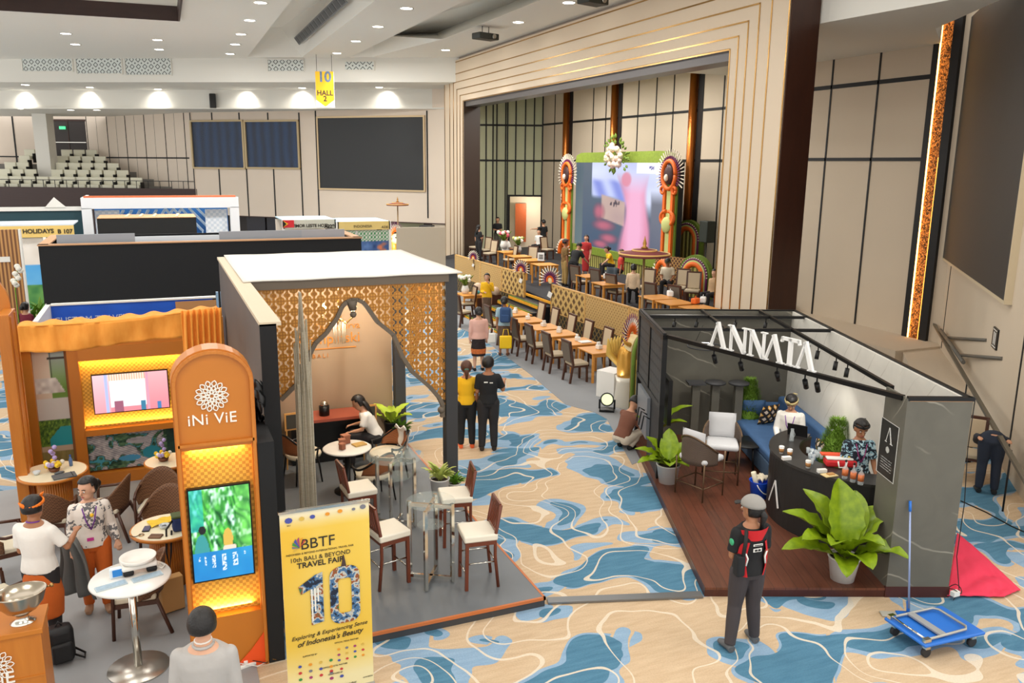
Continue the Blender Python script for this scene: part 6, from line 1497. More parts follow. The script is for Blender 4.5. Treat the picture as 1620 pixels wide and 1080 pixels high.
# far left greenery
p = G(50, 455, .0); 
t = thing('flower_bed', 'tropical plants in a wooden planter by the blue picture booth at the left', 'planter', AY(52, 450, 27)*1.0); pz = t.location.z; t.location.z = 0
MB().box((0, 0, .25), (1.0, .4, .5)).build('planter_box', MAT_DKWOOD, t)
q = MB()
for i in range(60): leaf(q, ((hsh(i, 1)-.5)*.9, 0, .5), hsh(i, 3)*6.28, .4+.9*hsh(i, 4), .5+.4*hsh(i, 5), .12, 1, nv=5, stem=0)
q.build('foliage', m_fern, t)
op = AY(22, 440, 24); t = thing('white_orchid', 'white orchid stem beside the slatted wall at the far left', 'flowers', (op.x, 24, 0))
MB().tube([(0, 0, 0), (0, 0, op.z-.3), (.1, 0, op.z+.2)], .015, 6).build('stem', m_fern, t)
for i in range(9): MB().sph((.1+.05*(i % 3)-.02*i, -.03*(i % 2), op.z+.2-.06*i+.1), .07, 8, 6, sc=(1, .5, .9)).build('bloom', bl_w, t)

# ================================================================== PAVILION FURNITURE
m_iv = mat('ivory_leather', (232, 224, 206), .45)
def make_stool(label, loc, rz):
    t = thing('bar_stool', label, 'bar stool', loc, rz, 'wooden bar stools on the grey platform')    # faces +y
    MB().box((0, 0, .665), (.44, .42, .085), bev=.02).build('seat', m_iv, t)
    q = MB().box((0, .17, .6), (.38, .03, .06)).box((0, -.17, .6), (.38, .03, .06)).box((.19, 0, .6), (.03, .36, .06)).box((-.19, 0, .6), (.03, .36, .06)); q.build('seat_rail', MAT_REDWOOD, t)
    for sx in (-1, 1):
        MB().beam((sx*.19, .18, 0), (sx*.19, .17, .62), .04, .04).build('leg', MAT_REDWOOD, t)
        MB().tube([(sx*.19, -.22, 0), (sx*.19, -.18, .4), (sx*.19, -.18, .66), (sx*.185, -.25, 1.06)], .021, 6).build('leg', MAT_REDWOOD, t)
    q = MB(); q.beam((-.18, -.245, 1.04), (.18, -.245, 1.04), .025, .07); q.beam((-.18, -.19, .74), (.18, -.19, .74), .02, .04)
    for i in range(5): x = -.12+.06*i; q.beam((x, -.19, .74), (x, -.245, 1.03), .012, .03)
    q.build('backrest', MAT_REDWOOD, t)
    for sy, z in ((.18, .2), (-.2, .3)): MB().tube([(-.18, sy, z), (.18, sy, z)], .01, 6).build('foot_rail', MAT_CHROME, t)
    for sx in (-1, 1): MB().tube([(sx*.19, -.19, .34), (sx*.19, .17, .34)], .01, 6).build('foot_rail', MAT_CHROME, t)
    return t
def gs_(px, py): return G(px, py, T+.67)
s1 = gs_(613, 838); st0 = make_stool('bar stool left of the nearest glass table, closest to the yellow banner', (s1.x, s1.y, T), -1.35)
for (px, py), rz, lb in (((755, 840), 1.45, 'bar stool at the right front corner of the platform'), ((720, 782), 1.4, 'bar stool with its back to the carpet, beside the white plant pot'), ((567, 772), -1.5, 'bar stool behind the yellow banner, beside the far glass table')):
    s_ = gs_(px, py); dup(st0, (s_.x, s_.y, T), rz, lb)
def glass_table(label, p, H_, r):
    t = thing('glass_high_table', label, 'table', p, .25, 'glass topped chrome high tables')
    MB().lathe([(0, H_), (r, H_), (r, H_+.012), (0, H_+.012), (0, H_)], seg=40).build('glass_top', MAT_GLASS, t); MB().lathe([(r*.0, H_-.3), (r*.55, H_-.3), (r*.55, H_-.292), (0, H_-.292)], seg=30).build('glass_shelf', MAT_GLASS, t)
    a = .19
    for sx in (-1, 1):
        for sy in (-1, 1): MB().box((sx*a, sy*a, H_/2), (.04, .04, H_-.02)).build('leg', MAT_CHROME, t)
    for z, w_ in ((.06, .04), (H_-.05, .045)):
        q = MB(); q.beam((-a, -a, z), (a, a, z), .04, w_); q.beam((-a, a, z), (a, -a, z), .04, w_); q.build('cross_brace', MAT_CHROME, t)
g1 = G(687, 925, T); glass_table('nearest glass topped chrome high table between two bar stools', (g1.x, g1.y+.12, T), 1.05, .3)
g2 = G(632, 838, T); glass_table('glass topped chrome high table farther back near the cane chairs', (g2.x, g2.y+.15, T), 1.05, .4)
# round marble table
mt = G(549, 708, T+.72); m_mtop = m_marble('white_table_marble', (232, 228, 220), (170, 164, 156), .4, 2)
t = thing('round_marble_table', 'round white marble table inside the grey pavilion', 'table', (mt.x, mt.y, T))
MB().lathe([(0, .7), (.36, .7), (.38, .715), (.36, .73), (0, .73)], seg=40).build('tabletop', m_mtop, t); MB().lathe([(0, .7), (.05, .7), (.04, .1), (.22, .02), (.22, 0), (0, 0)], seg=20).build('pedestal', MAT_DKMETAL, t)
for i, (dx, dy, s_) in enumerate(((-.06, .08, 1.0), (.02, .2, 1.25), (-.09, -.08, .85))):
    t = thing('cube_box', ('small brown gift box on the marble table', 'largest of three brown gift boxes on the marble table', 'lowest brown gift box at the front of the marble table')[i], 'box', (mt.x+dx, mt.y+dy, T+.731), .3*i, 'brown boxes on the marble table')
    MB().box((0, 0, .05*s_), (.09*s_, .09*s_, .1*s_), bev=.004).build('body', mat('brown_card', (150, 92, 66), .6), t); MB().box((0, 0, .105*s_), (.1*s_, .1*s_, .02)).build('lid', mat('brown_card_lid', (166, 106, 78), .6), t)
tag(MB().box((0, 0, .012), (.2, .15, .02)).build('gold_tray', mat('gold_tray', (200, 162, 90), .4), loc=(mt.x+.2, mt.y+.03, T+.731), rz=.3), 'small gold tray on the marble table', 'tray')
MAT_CANE = m_weave('brown_cane', (120, 66, 34), (164, 100, 56), 60)
def cane_chair(label, p, rz):
    t = thing('cane_armchair', label, 'armchair', (p.x, p.y, T), rz, 'black and cane armchairs around the marble table')     # faces +y
    MB().lathe([(0, .4), (.27, .4), (.29, .44), (.27, .48), (0, .49)], seg=24).build('seat', mat('ivory_seat', (224, 212, 186), .6), t)
    arc_ = [pi+.25+(pi-.5)*i/20 for i in range(21)]; arc_ = [-.25-(pi-.5)*i/20 for i in range(21)]
    def bk(u, v): a = -.3-(pi-.6)*u; r_ = .3+.03*v; return Vector((r_*cos(a), r_*sin(a)*1.0, .5+(.3*sin(pi*u)**.5)*v))
    MB().grid(bk, 20, 5).build('backrest', MAT_CANE, t, solid=.015)
    MB().tube([(.33*cos(a), .33*sin(a)+.0, .58+.24*sin(-a)**2*(1 if a < 0 else 0)) for a in [.35-(pi+.7)*i/26 for i in range(27)]], .018, 8).build('top_rail', MAT_DKMETAL, t)
    for a in (.45, -.9, -2.24, pi-.45): MB().tube([(.27*cos(a), .27*sin(a), .45), (.34*cos(a), .34*sin(a), 0)], [.018, .012], 6).build('leg', MAT_DKMETAL, t)
    for a in (.3, pi-.3): MB().tube([(.28*cos(a), .28*sin(a), .42), (.32*cos(a), .32*sin(a), .6)], .015, 6).build('arm_post', MAT_DKMETAL, t)
    return t
c1 = G(612, 715, T+.45); cane_chair('cane armchair with white cloth on it, right of the marble table', c1, 1.9)
c2 = G(600, 745, T+.45); cane_chair('cane armchair nearest the glass tables, back towards the viewer', Vector((c2.x-.1, c2.y, 0)), 0.5)
c3 = G(480, 716, T+.45); cane_chair('cane armchair behind the bead curtain, left of the marble table', c3, -1.2)
c4 = G(590, 690, T+.45); 
tag(MB().grid(lambda u, v: Vector(((u-.5)*.3+.02*sin(v*9), -.31-.02*sin(u*7)+.3*max(0, .2-v), .84-.36*v+.03*sin(u*11))), 14, 14).build('white_shawl', mat('white_cloth', (232, 228, 222), .8, bump=.5, bscale=9), solid=.02, loc=(c1.x, c1.y, T), rz=1.9), 'white cloth thrown over the back of a cane armchair', 'cloth')
# low black counter with red-brown top on the rear wall
d1, d2 = AY(440, 690, 13.9), AY(571, 690, 13.9); zt_ = AY(520, 657, 13.9).z
t = thing('black_desk', 'black desk with red brown top along the rear wall of the pavilion', 'desk', ((d1.x+d2.x)/2+.1, 13.95, T))
hw = (d2.x-d1.x)/2-.1
MB().bb((-hw, -.2, 0), (hw, .3, zt_-T-.05)).build('body', mat('gloss_black', (18, 18, 18), .3), t); MB().bb((-hw, -.25, zt_-T-.05), (hw+.01, .32, zt_-T)).build('desk_top', mat('red_brown_top', (170, 86, 66), .35), t)
x_ = AY(513, 650, 13.95).x; t = thing('table_lamp', 'black and silver lamp standing on the black desk', 'lamp', (x_, 13.95, zt_))
MB().cyl((0, 0, 0), .09, .17, 20).build('base', MAT_DKMETAL, t); MB().sph((0, 0, .2), .07, 14, 10).build('silver_globe', MAT_CHROME, t)
for i, (px, lb) in enumerate(((461, 'small wooden easel frame with dark pages left of the bead curtain'), (582, 'small wooden easel frame at the right end of the black desk'))):
    p_ = AY(px, 672, 13.75); t = thing('wooden_easel', lb, 'easel', (p_.x, 13.62, zt_-.45), .1)
    MB().box((0, 0, .5), (.26, .02, .3)).build('frame', mat('light_easel_wood', (206, 150, 80), .5), t); MB().box((0, -.015, .5), (.2, .01, .24)).build('page', mat('dark_page', (60, 56, 46), .6), t); MB().beam((-.1, 0, .35), (-.12, 0, -.45+T*0), .02, .02).beam((.1, 0, .35), (.12, 0, -.45), .02, .02).build('leg', _mats['light_easel_wood'], t)

# ================================================================== ORANGE BOOTH FURNITURE
FB = .012
MAT_FLUTE = MAT_ORANGE
def flute_table(label, p, r):
    t = thing('fluted_table', label, 'table', (p.x, p.y, FB), 0, 'round cream tables with fluted wooden drums')
    MB().lathe([(0, .71), (r*.97, .71), (r, .72), (r, .745), (r*.96, .75), (0, .75)], seg=48).build('rim', MAT_OR2, t); MB().lathe([(0, .752), (r*.95, .752)], seg=40).build('tabletop', mat('cream_laminate', (236, 226, 196), .4), t)
    q = MB(); n = 44; rr = r*.46
    q.tube([(0, 0, 0), (0, 0, .71)], rr, 30)
    for i in range(n): a = 2*pi*i/n; q.tube([(rr*cos(a), rr*sin(a), 0), (rr*cos(a), rr*sin(a), .71)], .018, 6)
    q.build('fluted_drum', MAT_OR2, t)
T1 = G(84, 746, .76); T2 = G(268, 728, .76); T3 = G(263, 833, .76)
flute_table('round cream table with flowers at the left, beside the garden photos', T1, .46); flute_table('round cream table by the aerial resort photo, partly behind the logo pylon', Vector((T2.x, T2.y, 0)), .36); flute_table('round cream table covered with bags and phones behind the logo pylon', T3, .42)
for tb, lb, s_ in ((T1, 'bouquet of white, yellow and lilac flowers on the left cream table', 1.0), (T2, 'yellow and lilac flowers on the table by the aerial photo', .9)):
    t = thing('flower_arrangement', lb, 'flowers', (tb.x+.02-.1*(s_ < 1), tb.y, FB+.755)); MB().lathe([(0, 0), (.06, 0), (.08, .05), (0, .05)], seg=14).build('bowl', mat('brown_bowl', (110, 60, 30), .5), t)
    for i in range(22):
        a = i*2.4; r_ = .13*((i % 11)/11)**.5; mm = (bl_w, bl_y, bl_y, bl_l)[i % 4]; z_ = .08+.05*hsh(i, 1)
        if i > 17: z_ = .16+.05*(i-17); r_ = .03; mm = bl_l
        MB().sph((r_*cos(a)*s_, r_*sin(a)*s_, z_*s_), .034*s_, 8, 6).build('bloom', mm, t)
def simple(name, label, cat, parts, loc, rz=0, group=None):
    t = thing(name, label, cat, loc, rz, group)
    for n_, mb, m_ in parts: mb.build(n_, m_, t)
    return t
ft = FB+.754
m_ph = mat('phone_black', (24, 26, 30), .2); m_navy = mat('navy_nylon', (30, 50, 100), .7); m_grey = mat('grey_card', (92, 96, 100), .6)
simple('document_folder', 'dark grey folder lying on the left cream table', 'folder', [('cover', MB().box((0, 0, .01), (.3, .2, .02), bev=.004), m_grey), ('elastic', MB().box((.1, 0, .022), (.01, .2, .004)), MAT_BLACK)], (T1.x+.17, T1.y-.28, ft), .25)
simple('sunglasses_case', 'grey glasses case beside the dark folder', 'case', [('body', MB().sph((0, 0, .025), .03, 10, 8, sc=(2.4, 1, .8)), m_grey), ('seam', MB().box((0, 0, .026), (.13, .058, .003)), MAT_BLACK)], (T1.x+.1, T1.y-.17, ft), .5)
simple('water_bottle', 'small blue labelled bottle on the left cream table', 'bottle', [('bottle', MB().lathe([(0, 0), (.025, 0), (.027, .1), (.012, .13), (.012, .15), (0, .15)], seg=14), mat('bottle_blue', (90, 120, 170), .2)), ('cap', MB().cyl((0, 0, .15), .013, .02, 10), mat('cap_blue', (40, 80, 160), .4))], (T1.x+.22, T1.y+.16, ft))
simple('glass_bowl', 'small clear glass bowl left of the flowers', 'bowl', [('bowl', MB().lathe([(0, .0), (.03, 0), (.055, .05), (.05, .05), (.028, .01), (0, .01)], seg=16), mat('pale_glass', (206, 212, 214), .1)), ('candle', MB().cyl((0, 0, .01), .02, .02, 10), MAT_WHITEGLOSS)], (T1.x-.2, T1.y-.06, ft))
simple('mobile_phone', 'black smartphone on the crowded cream table', 'phone', [('body', MB().box((0, 0, .006), (.085, .16, .012), bev=.004), m_ph), ('display', MB().box((0, 0, .013), (.075, .14, .002)), mat('phone_glass', (90, 100, 130), .1))], (T3.x-.22, T3.y-.0, ft), -.2)
simple('wallet', 'flat brown wallet at the front of the crowded cream table', 'wallet', [('body', MB().box((0, 0, .008), (.15, .1, .016), bev=.004), mat('wallet_brown', (116, 78, 50), .5)), ('flap', MB().box((0, .02, .018), (.14, .05, .004)), mat('wallet_brown2', (100, 66, 42), .5))], (T3.x-.12, T3.y-.27, ft), -.4)
simple('key_ring', 'keys and coiled cable on the crowded cream table', 'keys', [('ring', MB().tube([(.03*cos(a), .03*sin(a), .006) for a in [i*.52 for i in range(13)]], .005, 5), MAT_BRASS), ('cable', MB().tube([(-.03+.03*i, .03*sin(i*1.3), .005) for i in range(-4, 3)], .004, 5), m_ph)], (T3.x-.28, T3.y-.16, ft))
simple('yellow_wrap', 'yellow cloth spread over the back of the crowded cream table', 'cloth', [('cloth', MB().grid(lambda u, v: Vector(((u-.5)*.45, (v-.5)*.2, .01+.02*abs(sin(u*9+v*4)))), 14, 8), mat('yellow_cloth', (240, 200, 60), .8)), ('tie', MB().sph((.1, 0, .05), .03, sc=(1.5, 1, .8)), mat('red_ribbon', (206, 50, 40), .6))], (T3.x+.02, T3.y+.16, ft), .3)
simple('glass_ashtray', 'clear crystal dish on the crowded cream table', 'dish', [('dish', MB().lathe([(0, 0), (.05, 0), (.065, .04), (.055, .04), (.04, .012), (0, .012)], seg=18), mat('pale_glass', (206, 212, 214), .1)), ('contents', MB().sph((0, 0, .02), .03, sc=(1, 1, .5)), m_grey)], (T3.x-.02, T3.y-.03, ft))
t = simple('camera_bag', 'navy and olive camera bag with strap on the crowded cream table', 'bag', [('body', MB().box((0, 0, .09), (.24, .16, .18), bev=.03), m_navy), ('lid', MB().box((0, 0, .19), (.25, .17, .03), bev=.012), mat('olive_flap', (70, 84, 40), .7)), ('strap', MB().tube([(-.12, -.05, .15), (-.2, -.12, .08), (-.22, -.16, -.2), (-.2, -.17, -.42), (-.17, -.16, -.2), (-.14, -.1, .05)], .012, 6), MAT_BLACK)], (T3.x+.19, T3.y-.15, ft), .1)
# white poseur table
HT = G(206, 912, 1.05)
t = thing('poseur_table', 'white topped steel poseur table with brochures at the front of the orange booth', 'table', (HT.x, HT.y, FB))
MB().lathe([(0, 1.0), (.38, 1.0), (.39, 1.015), (.38, 1.035), (0, 1.035)], seg=48).build('tabletop', mat('white_tabletop', (234, 232, 226), .25), t)
MB().tube([(0, 0, .03), (0, 0, 1.0)], .04, 20).build('column', MAT_CHROME, t); MB().lathe([(0, 0), (.3, 0), (.3, .015), (.05, .035), (0, .035)], seg=40).build('base_plate', mat('satin_steel', (196, 190, 180), .3, metal=.8), t)
hz_ = FB+1.036
for i, (dx, dy, rz) in enumerate(((-.17, -.14, .28), (.16, -.07, .3))):
    t = thing('open_brochure', ('blue tinted brochure at the front left of the poseur table', 'pale brochure at the front right of the poseur table')[i], 'brochure', (HT.x+dx, HT.y+dy, hz_), rz, 'brochures on the poseur table')
    MB().box((0, 0, .006), (.29, .1, .012)).build('pages', mat('pale_blue_paper', (180, 196, 204), .5), t); MB().box((0, 0, .013), (.27, .085, .002)).build('cover_print', mat('print_blue_grey', (156, 180, 196), .5, var=.3, vscale=30), t)
t = simple('card_holder', 'blue and white card holder on the poseur table', 'card holder', [('holder', MB().box((0, 0, .05), (.12, .06, .1), bev=.006), mat('holder_white', (220, 232, 240), .3)), ('blue_card', MB().box((.01, -.034, .055), (.09, .01, .07)), mat('card_blue', (40, 130, 210), .4))], (HT.x-.13, HT.y+.05, hz_), .15)
t = thing('white_scale', 'stack of white trays and cloths on dark feet on the poseur table', 'tray stack', (HT.x+.08, HT.y+.14, hz_), .15)
MB().box((0, 0, .08), (.34, .26, .05), bev=.02).build('lower_tray', mat('white_plastic', (232, 228, 220), .4), t); MB().lathe([(0, .11), (.16, .11), (.18, .15), (.17, .155), (.14, .12), (0, .12)], seg=32).build('upper_dish', _mats['white_plastic'], t)
for sx in (-1, 1): MB().box((sx*.11, -.1, .03), (.1, .06, .05), bev=.015).build('foot', MAT_BLACK, t)
tag(MB().tube([(.3, .05, .02), (.33, .12, .01), (.28, .2, .01), (.24, .12, .01), (.3, .05, .02)], .006, 5).build('white_cable', _mats['white_plastic'], loc=(HT.x, HT.y, hz_)), 'loop of white cable at the right of the poseur table', 'cable')
tag(MB().box((0, 0, .22), (.26, .12, .42), bev=.01).build('paper_bag', mat('kraft_paper', (206, 156, 96), .7), loc=(HT.x+.35, HT.y+1.1, FB), rz=.3), 'brown kraft paper bag on the floor behind the poseur table', 'bag')
# wooden armchairs with brown weave
MAT_RATB = m_weave('brown_rattan', (86, 54, 34), (128, 88, 58), 46)
def rattan_chair(label, p, rz):
    t = thing('woven_armchair', label, 'armchair', (p.x, p.y, FB), rz, 'brown woven armchairs in the orange booth')      # faces +y
    MB().box((0, .02, .44), (.46, .44, .07), bev=.02).build('seat', mat('cream_cushion', (224, 214, 190), .7), t)
    MB().box((0, .02, .385), (.48, .46, .05)).build('seat_frame', MAT_DKWOOD, t)
    def bk(u, v):
        a = -.15-(pi-.3)*u; r_ = .26+.05*v; return Vector((r_*cos(a)*1.05, .02+r_*sin(a)*1.05, .44+(.16+.3*sin(pi*u)**1.2)*v))
    MB().grid(bk, 24, 8).build('backrest', MAT_RATB, t, solid=.02)
    for sx in (-1, 1):
        MB().tube([(sx*.25, .26, 0), (sx*.25, .23, .6), (sx*.25, .2, .63)], .021, 6).build('leg', MAT_DKWOOD, t)
        MB().tube([(sx*.27, -.34, 0), (sx*.22, -.2, .42)], .022, 6).build('leg', MAT_DKWOOD, t)
        MB().tube([(sx*.25, .24, .63), (sx*.29, .0, .64), (sx*.27, -.14, .68)], .02, 6).build('arm', MAT_DKWOOD, t)
    return t
rattan_chair('woven armchair under the white poseur table', Vector((-.52, 9.5, 0)), 1.5)
p = G(172, 800, .45); rattan_chair('woven armchair behind the woman in lace', p, 1.25)
p = G(262, 790, .45); rattan_chair('woven armchair behind the crowded table, partly behind the pylon', Vector((T3.x-.02, T3.y+.82, 0)), 2.8)
p = G(255, 765, .6); rattan_chair('woven armchair farthest back near the aerial photo', Vector((T3.x-.1, T3.y+1.55, 0)), 2.9)
rattan_chair('woven armchair with dark back at the left picture edge beside the man in white', G(8, 880, .3), -1.3)
rattan_chair('woven armchair behind the reception counter at the left edge', G(6, 975, .3)+Vector((-.12, .15, 0)), -1.0)
p = G(95, 742, .9); rattan_chair('woven armchair in front of the left cream table', G(70, 840, .3)+Vector((.1, .1, 0)), -.2)
# black rucksack on the floor
p = G(97, 1052, FB); t = thing('rucksack', 'black rucksack standing on the floor beside the reception counter', 'rucksack', (p.x, p.y+.1, FB), .25)
MB().box((0, 0, .2), (.26, .2, .4), bev=.06).build('body', mat('black_nylon', (16, 16, 18), .6, bump=.6, bscale=14), t); MB().box((0, -.11, .14), (.2, .06, .22), bev=.03).build('pocket', _mats['black_nylon'], t)
MB().tube([(-.04, 0, .38), (0, 0, .45), (.04, 0, .38)], .01, 6).build('handle', MAT_BLACK, t); MB().tube([(.12, -.05, .05), (.2, -.12, .02), (.22, -.02, .02), (.13, .05, .08)], .012, 6).build('strap', MAT_BLACK, t)
# power strip and cables by the pylon foot
p = G(395, 1053, 0); t = thing('power_strip', 'white power strip with cables at the foot of the orange pylon', 'power strip', p, .25)
MB().box((0, 0, .025), (.36, .06, .04), bev=.008).build('body', MAT_WHITEGLOSS, t)
for i in range(4): MB().box((-.12+.08*i, 0, .06), (.04, .035, .04), bev=.006).build('plug', MAT_WHITEGLOSS, t)
for i in range(3): MB().tube([(-.1+.1*i, 0, .07), (.05+.1*i, -.1, .03), (.2+.06*i, -.04+.05*i, .008), (.28, .1+.06*i, .008), (.05*i-.1, .12, .008)], .005, 5).build('cable', (MAT_WHITEGLOSS, MAT_BLACK, MAT_BRASS)[i], t)
tag(MB().panel([(0, 0), (.34, 0), (.34, .38), (.2, .2)], Matrix.Translation((.37, 8.235, .0)), .006).build('orange_flyer', mat('bright_orange', (240, 84, 24), .5)), 'bright orange triangular flyer on the foot of the logo pylon', 'flyer')

# ================================================================== YELLOW ROLL-UP BANNER
y = 7.42; t = thing('rollup_banner', 'yellow roll-up banner printed with a large photo-filled number ten', 'banner', (1.245, y, 0))
def ban(u, v):
    c = mixc((238, 206, 96), (234, 188, 60), .5+.5*sin(u*2+v*2)); c = mixc(c, (240, 214, 130), max(0, .6-abs(u-.4)-abs(v-.55)))
    if v > .9: c = mixc(c, (236, 228, 206), (v-.9)*11)
    if v < .3: c = mixc(c, (236, 222, 170), min(1, (.3-v)*4.5))
    return c
picture('banner_print', .84, 1.96, ban, 20, 50, t, Matrix.Translation((0, -.004, 1.03)), rough=.5)
MB().bb((-.42, 0, .05), (.42, .008, 2.01)).build('banner_backing', MAT_WHITEGLOSS, t)
MB().bb((-.43, -.015, 2.0), (.43, .02, 2.025)).build('top_rail', MAT_CHROME, t); MB().bb((-.43, -.06, 0), (.43, .09, .06), bev=.015).build('base', mat('silver_base', (176, 176, 180), .3, metal=.6), t)
MB().tube([(0, .06, 0), (0, .02, 2.0)], .01, 6).build('support_pole', MAT_CHROME, t)
mpk = mat('banner_black', (40, 36, 30), .6)
def bt(body, x, z, sz, m_=mpk, bold=.0, sh=0, rz=0, sp=1): text('lettering', body, sz, upright((x, -.009, z)) @ Matrix.Rotation(rz, 4, 'Z'), m_, t, .001, shear=sh, bold=bold, sp=sp)
bt('BBTF', -.08, 1.665, .15)
bt('INDONESIA & BEYOND INTERNATIONAL TRAVEL FAIR', -.06, 1.58, .026); bt('10th BALI & BEYOND', -.06, 1.52, .062); bt('TRAVEL FAIR', -.06, 1.455, .078, bold=.0015)
def photo10(u, v): 
    n = fnoise(u, v, 11, 9); c = mixc((40, 60, 90), (120, 150, 170), n); c = mixc(c, (150, 90, 50), max(0, vn(u*7, v*9, 3)-.5)*2); c = mixc(c, (60, 110, 60), max(0, vn(u*6, v*8, 9)-.55)*2); c = mixc(c, (230, 226, 220), max(0, vn(u*14, v*18, 5)-.72)*3); return c
k = NT('collage_print', .5); n = k.noise(k.map(), 13, 4); r_ = k.ramp(n, (.3, S(26, 34, 54)), (.42, S(70, 110, 150)), (.5, S(190, 190, 180)), (.57, S(150, 80, 40)), (.65, S(60, 110, 70)), (.8, S(30, 60, 90)), interp='CONSTANT'); k.col(r_)
def rr(cx, cz, w_, h_, r0, n=5): 
    o = []
    for sx, sz, a0 in ((1, 1, 0), (-1, 1, pi/2), (-1, -1, pi), (1, -1, 1.5*pi)):
        for i in range(n+1): a = a0+pi/2*i/n; o.append((cx+sx*(w_/2-r0)+r0*cos(a), cz+sz*(h_/2-r0)+r0*sin(a)))
    return o
MB().panel(rr(.16, 1.08, .29, .6, .1), Matrix.Translation((0, -.012, 0)), .004, [rr(.16, 1.07, .13, .37, .035)[::-1]]).build('numeral_zero', k.m, t)
MB().panel([(.13, 1.38), (.18, 1.38), (.175, 1.42), (.16, 1.5), (.152, 1.5), (.14, 1.42)], Matrix.Translation((0, -.013, 0)), .004).build('temple_silhouette', mat('temple_dark', (70, 50, 46), .6), t)
MB().panel([(-.17, .82), (-.05, .84), (-.05, 1.36), (-.12, 1.34), (-.28, 1.24), (-.26, 1.16), (-.17, 1.2)], Matrix.Translation((0, -.012, 0)), .004).build('numeral_one', k.m, t)
q = MB(); 
for i in range(3): q.bb((-.165+.03*i, -.016, .86+.1*i), (-.15+.03*i, -.0145, 1.2))
q.build('white_figures', mat('white_print', (236, 232, 222), .6), t)
bt('Exploring & Experiencing Sense', .0, .72, .058, sh=.35, rz=.04); bt("of Indonesia's Beauty", .0, .645, .075, sh=.35, bold=.0008, rz=.04)
cols = [mat('logo_%d' % i, c, .5) for i, c in enumerate(((70, 80, 160), (200, 60, 60), (60, 140, 70), (230, 150, 40), (120, 120, 130), (160, 60, 110), (214, 178, 80)))]
for i, (x, z, s_, c) in enumerate([(-.34, 1.93, .036, 0), (-.22, 1.93, .026, 6), (-.12, 1.935, .026, 0), (.02, 1.94, .022, 3), (.14, 1.95, .024, 3), (.27, 1.95, .018, 4), (.36, 1.96, .03, 4)]+[(-.3+.1*j, .40-.07*k_, .018, (j*3+k_) % 7) for j in range(4) for k_ in range(3)]+[(.08+.08*j, .5-.06*k_, .015, (j+k_*2+3) % 7) for j in range(4) for k_ in range(3)]+[(.0, .2, .02, 5), (.1, .2, .02, 0), (0, .28, .018, 1), (.1, .28, .016, 1)]):
    MB().panel([(x+s_*cos(a), z+s_*.8*sin(a)) for a in [2*pi*j/8 for j in range(8)]], Matrix.Translation((0, -.009, 0)), .003).build('sponsor_mark', cols[c], t)
for i in range(7): MB().panel([(-.25, 1.64), (-.25+.07*cos(.6+i*.5), 1.66+.09*sin(.6+i*.5)), (-.25+.07*cos(.9+i*.5), 1.66+.07*sin(.9+i*.5))], Matrix.Translation((0, -.01, 0)), .003).build('petal_mark', cols[(i*2+1) % 7], t)
bt('SUPPORTED BY', -.2, .5, .02); bt('OFFICIAL MEDIA PARTNER', .16, .575, .02); bt('OFFICIAL HOTEL PARTNER', .04, .33, .02); bt('ORGANIZED BY', .04, .245, .02); bt('@bbtf.official', .18, .1, .024); bt('www.bbtf.id', .36, .13, .02); bt('BALI', -.34, 1.88, .016)

# ================================================================== MARBLE BOOTH FURNITURE
MAT_ROPE = m_weave('grey_brown_rope', (70, 58, 50), (100, 84, 72), 70); m_cush = mat('light_grey_cushion', (206, 206, 208), .8, bump=.2, bscale=120); m_bronze = mat('bronze_leg', (110, 88, 66), .35, metal=.6)
def rope_chair(label, p, rz, hi, cushion):
    t = thing('rope_armchair', label, 'armchair', (p.x, p.y, FA), rz, 'rope armchairs with grey cushions'); s_ = hi
    MB().box((0, .02, s_), (.52, .5, .1), bev=.04).build('seat_cushion', m_cush, t)
    def bk(u, v): a = .1-(pi+.2)*u; r_ = .3; return Vector((r_*cos(a), r_*sin(a)*.95, s_-.06+(.2+.26*sin(pi*min(1, max(0, u)))**1.3)*v))
    MB().grid(bk, 26, 6).build('backrest', MAT_ROPE, t, solid=.02)
    q = [(.31*cos(a), .3*sin(a), s_+.14+.26*max(0, sin(pi*i/26))**1.3) for i, a in enumerate([.1-(pi+.2)*i/26 for i in range(27)])]; MB().tube(q, .014, 8).build('top_rail', m_bronze, t)
    for sx in (-1, 1):
        for sy in (-1, 1): MB().tube([(sx*.27, sy*.25, 0), (sx*.27, sy*.25, s_+.12 if sy > 0 else s_)], .013, 6).build('leg', m_bronze, t)
    q = MB(); zz = s_*.35; q.tube([(-.27, .25, zz), (.27, .25, zz)], .01, 6).tube([(-.27, -.25, zz), (.27, -.25, zz)], .01, 6).tube([(-.27, -.25, zz), (-.27, .25, zz)], .01, 6).tube([(.27, -.25, zz), (.27, .25, zz)], .01, 6); q.build('stretcher', m_bronze, t)
    if cushion:
        def cu(u, v): x, z = (u-.5), (v-.5); f = (1-(2*x)**4)*(1-(2*z)**4); return Vector((x*.44, .0, z*.42)), f
        for side in (1, -1): pass
        q = MB(); q.grid(lambda u, v: Vector(((u-.5)*.44, -.2+.0*v-.06*((1-(2*u-1)**4)*(1-(2*v-1)**4)), s_+.05+v*.42)), 10, 10); q.grid(lambda u, v: Vector(((u-.5)*.44, -.2+.06*((1-(2*u-1)**4)*(1-(2*v-1)**4)), s_+.05+v*.42)), 10, 10)
        q.build('back_cushion', m_cush, t)
    return t
cA = LA(.62, 2.98, 0); rope_chair('bar height rope armchair nearest the left platform edge', cA, AR-.9, .62, True)
cB = LA(1.12, 3.62, 0); rope_chair('rope armchair with upright grey back cushion facing the viewer', cB, AR+pi-.2, .62, True)
ct_ = LA(1.72, 4.3, FA); t = thing('black_coffee_table', 'low round black table beside the blue sofa', 'table', ct_)
MB().lathe([(0, .4), (.33, .4), (.34, .41), (.33, .425), (0, .425)], seg=36).build('tabletop', MAT_DKMETAL, t)
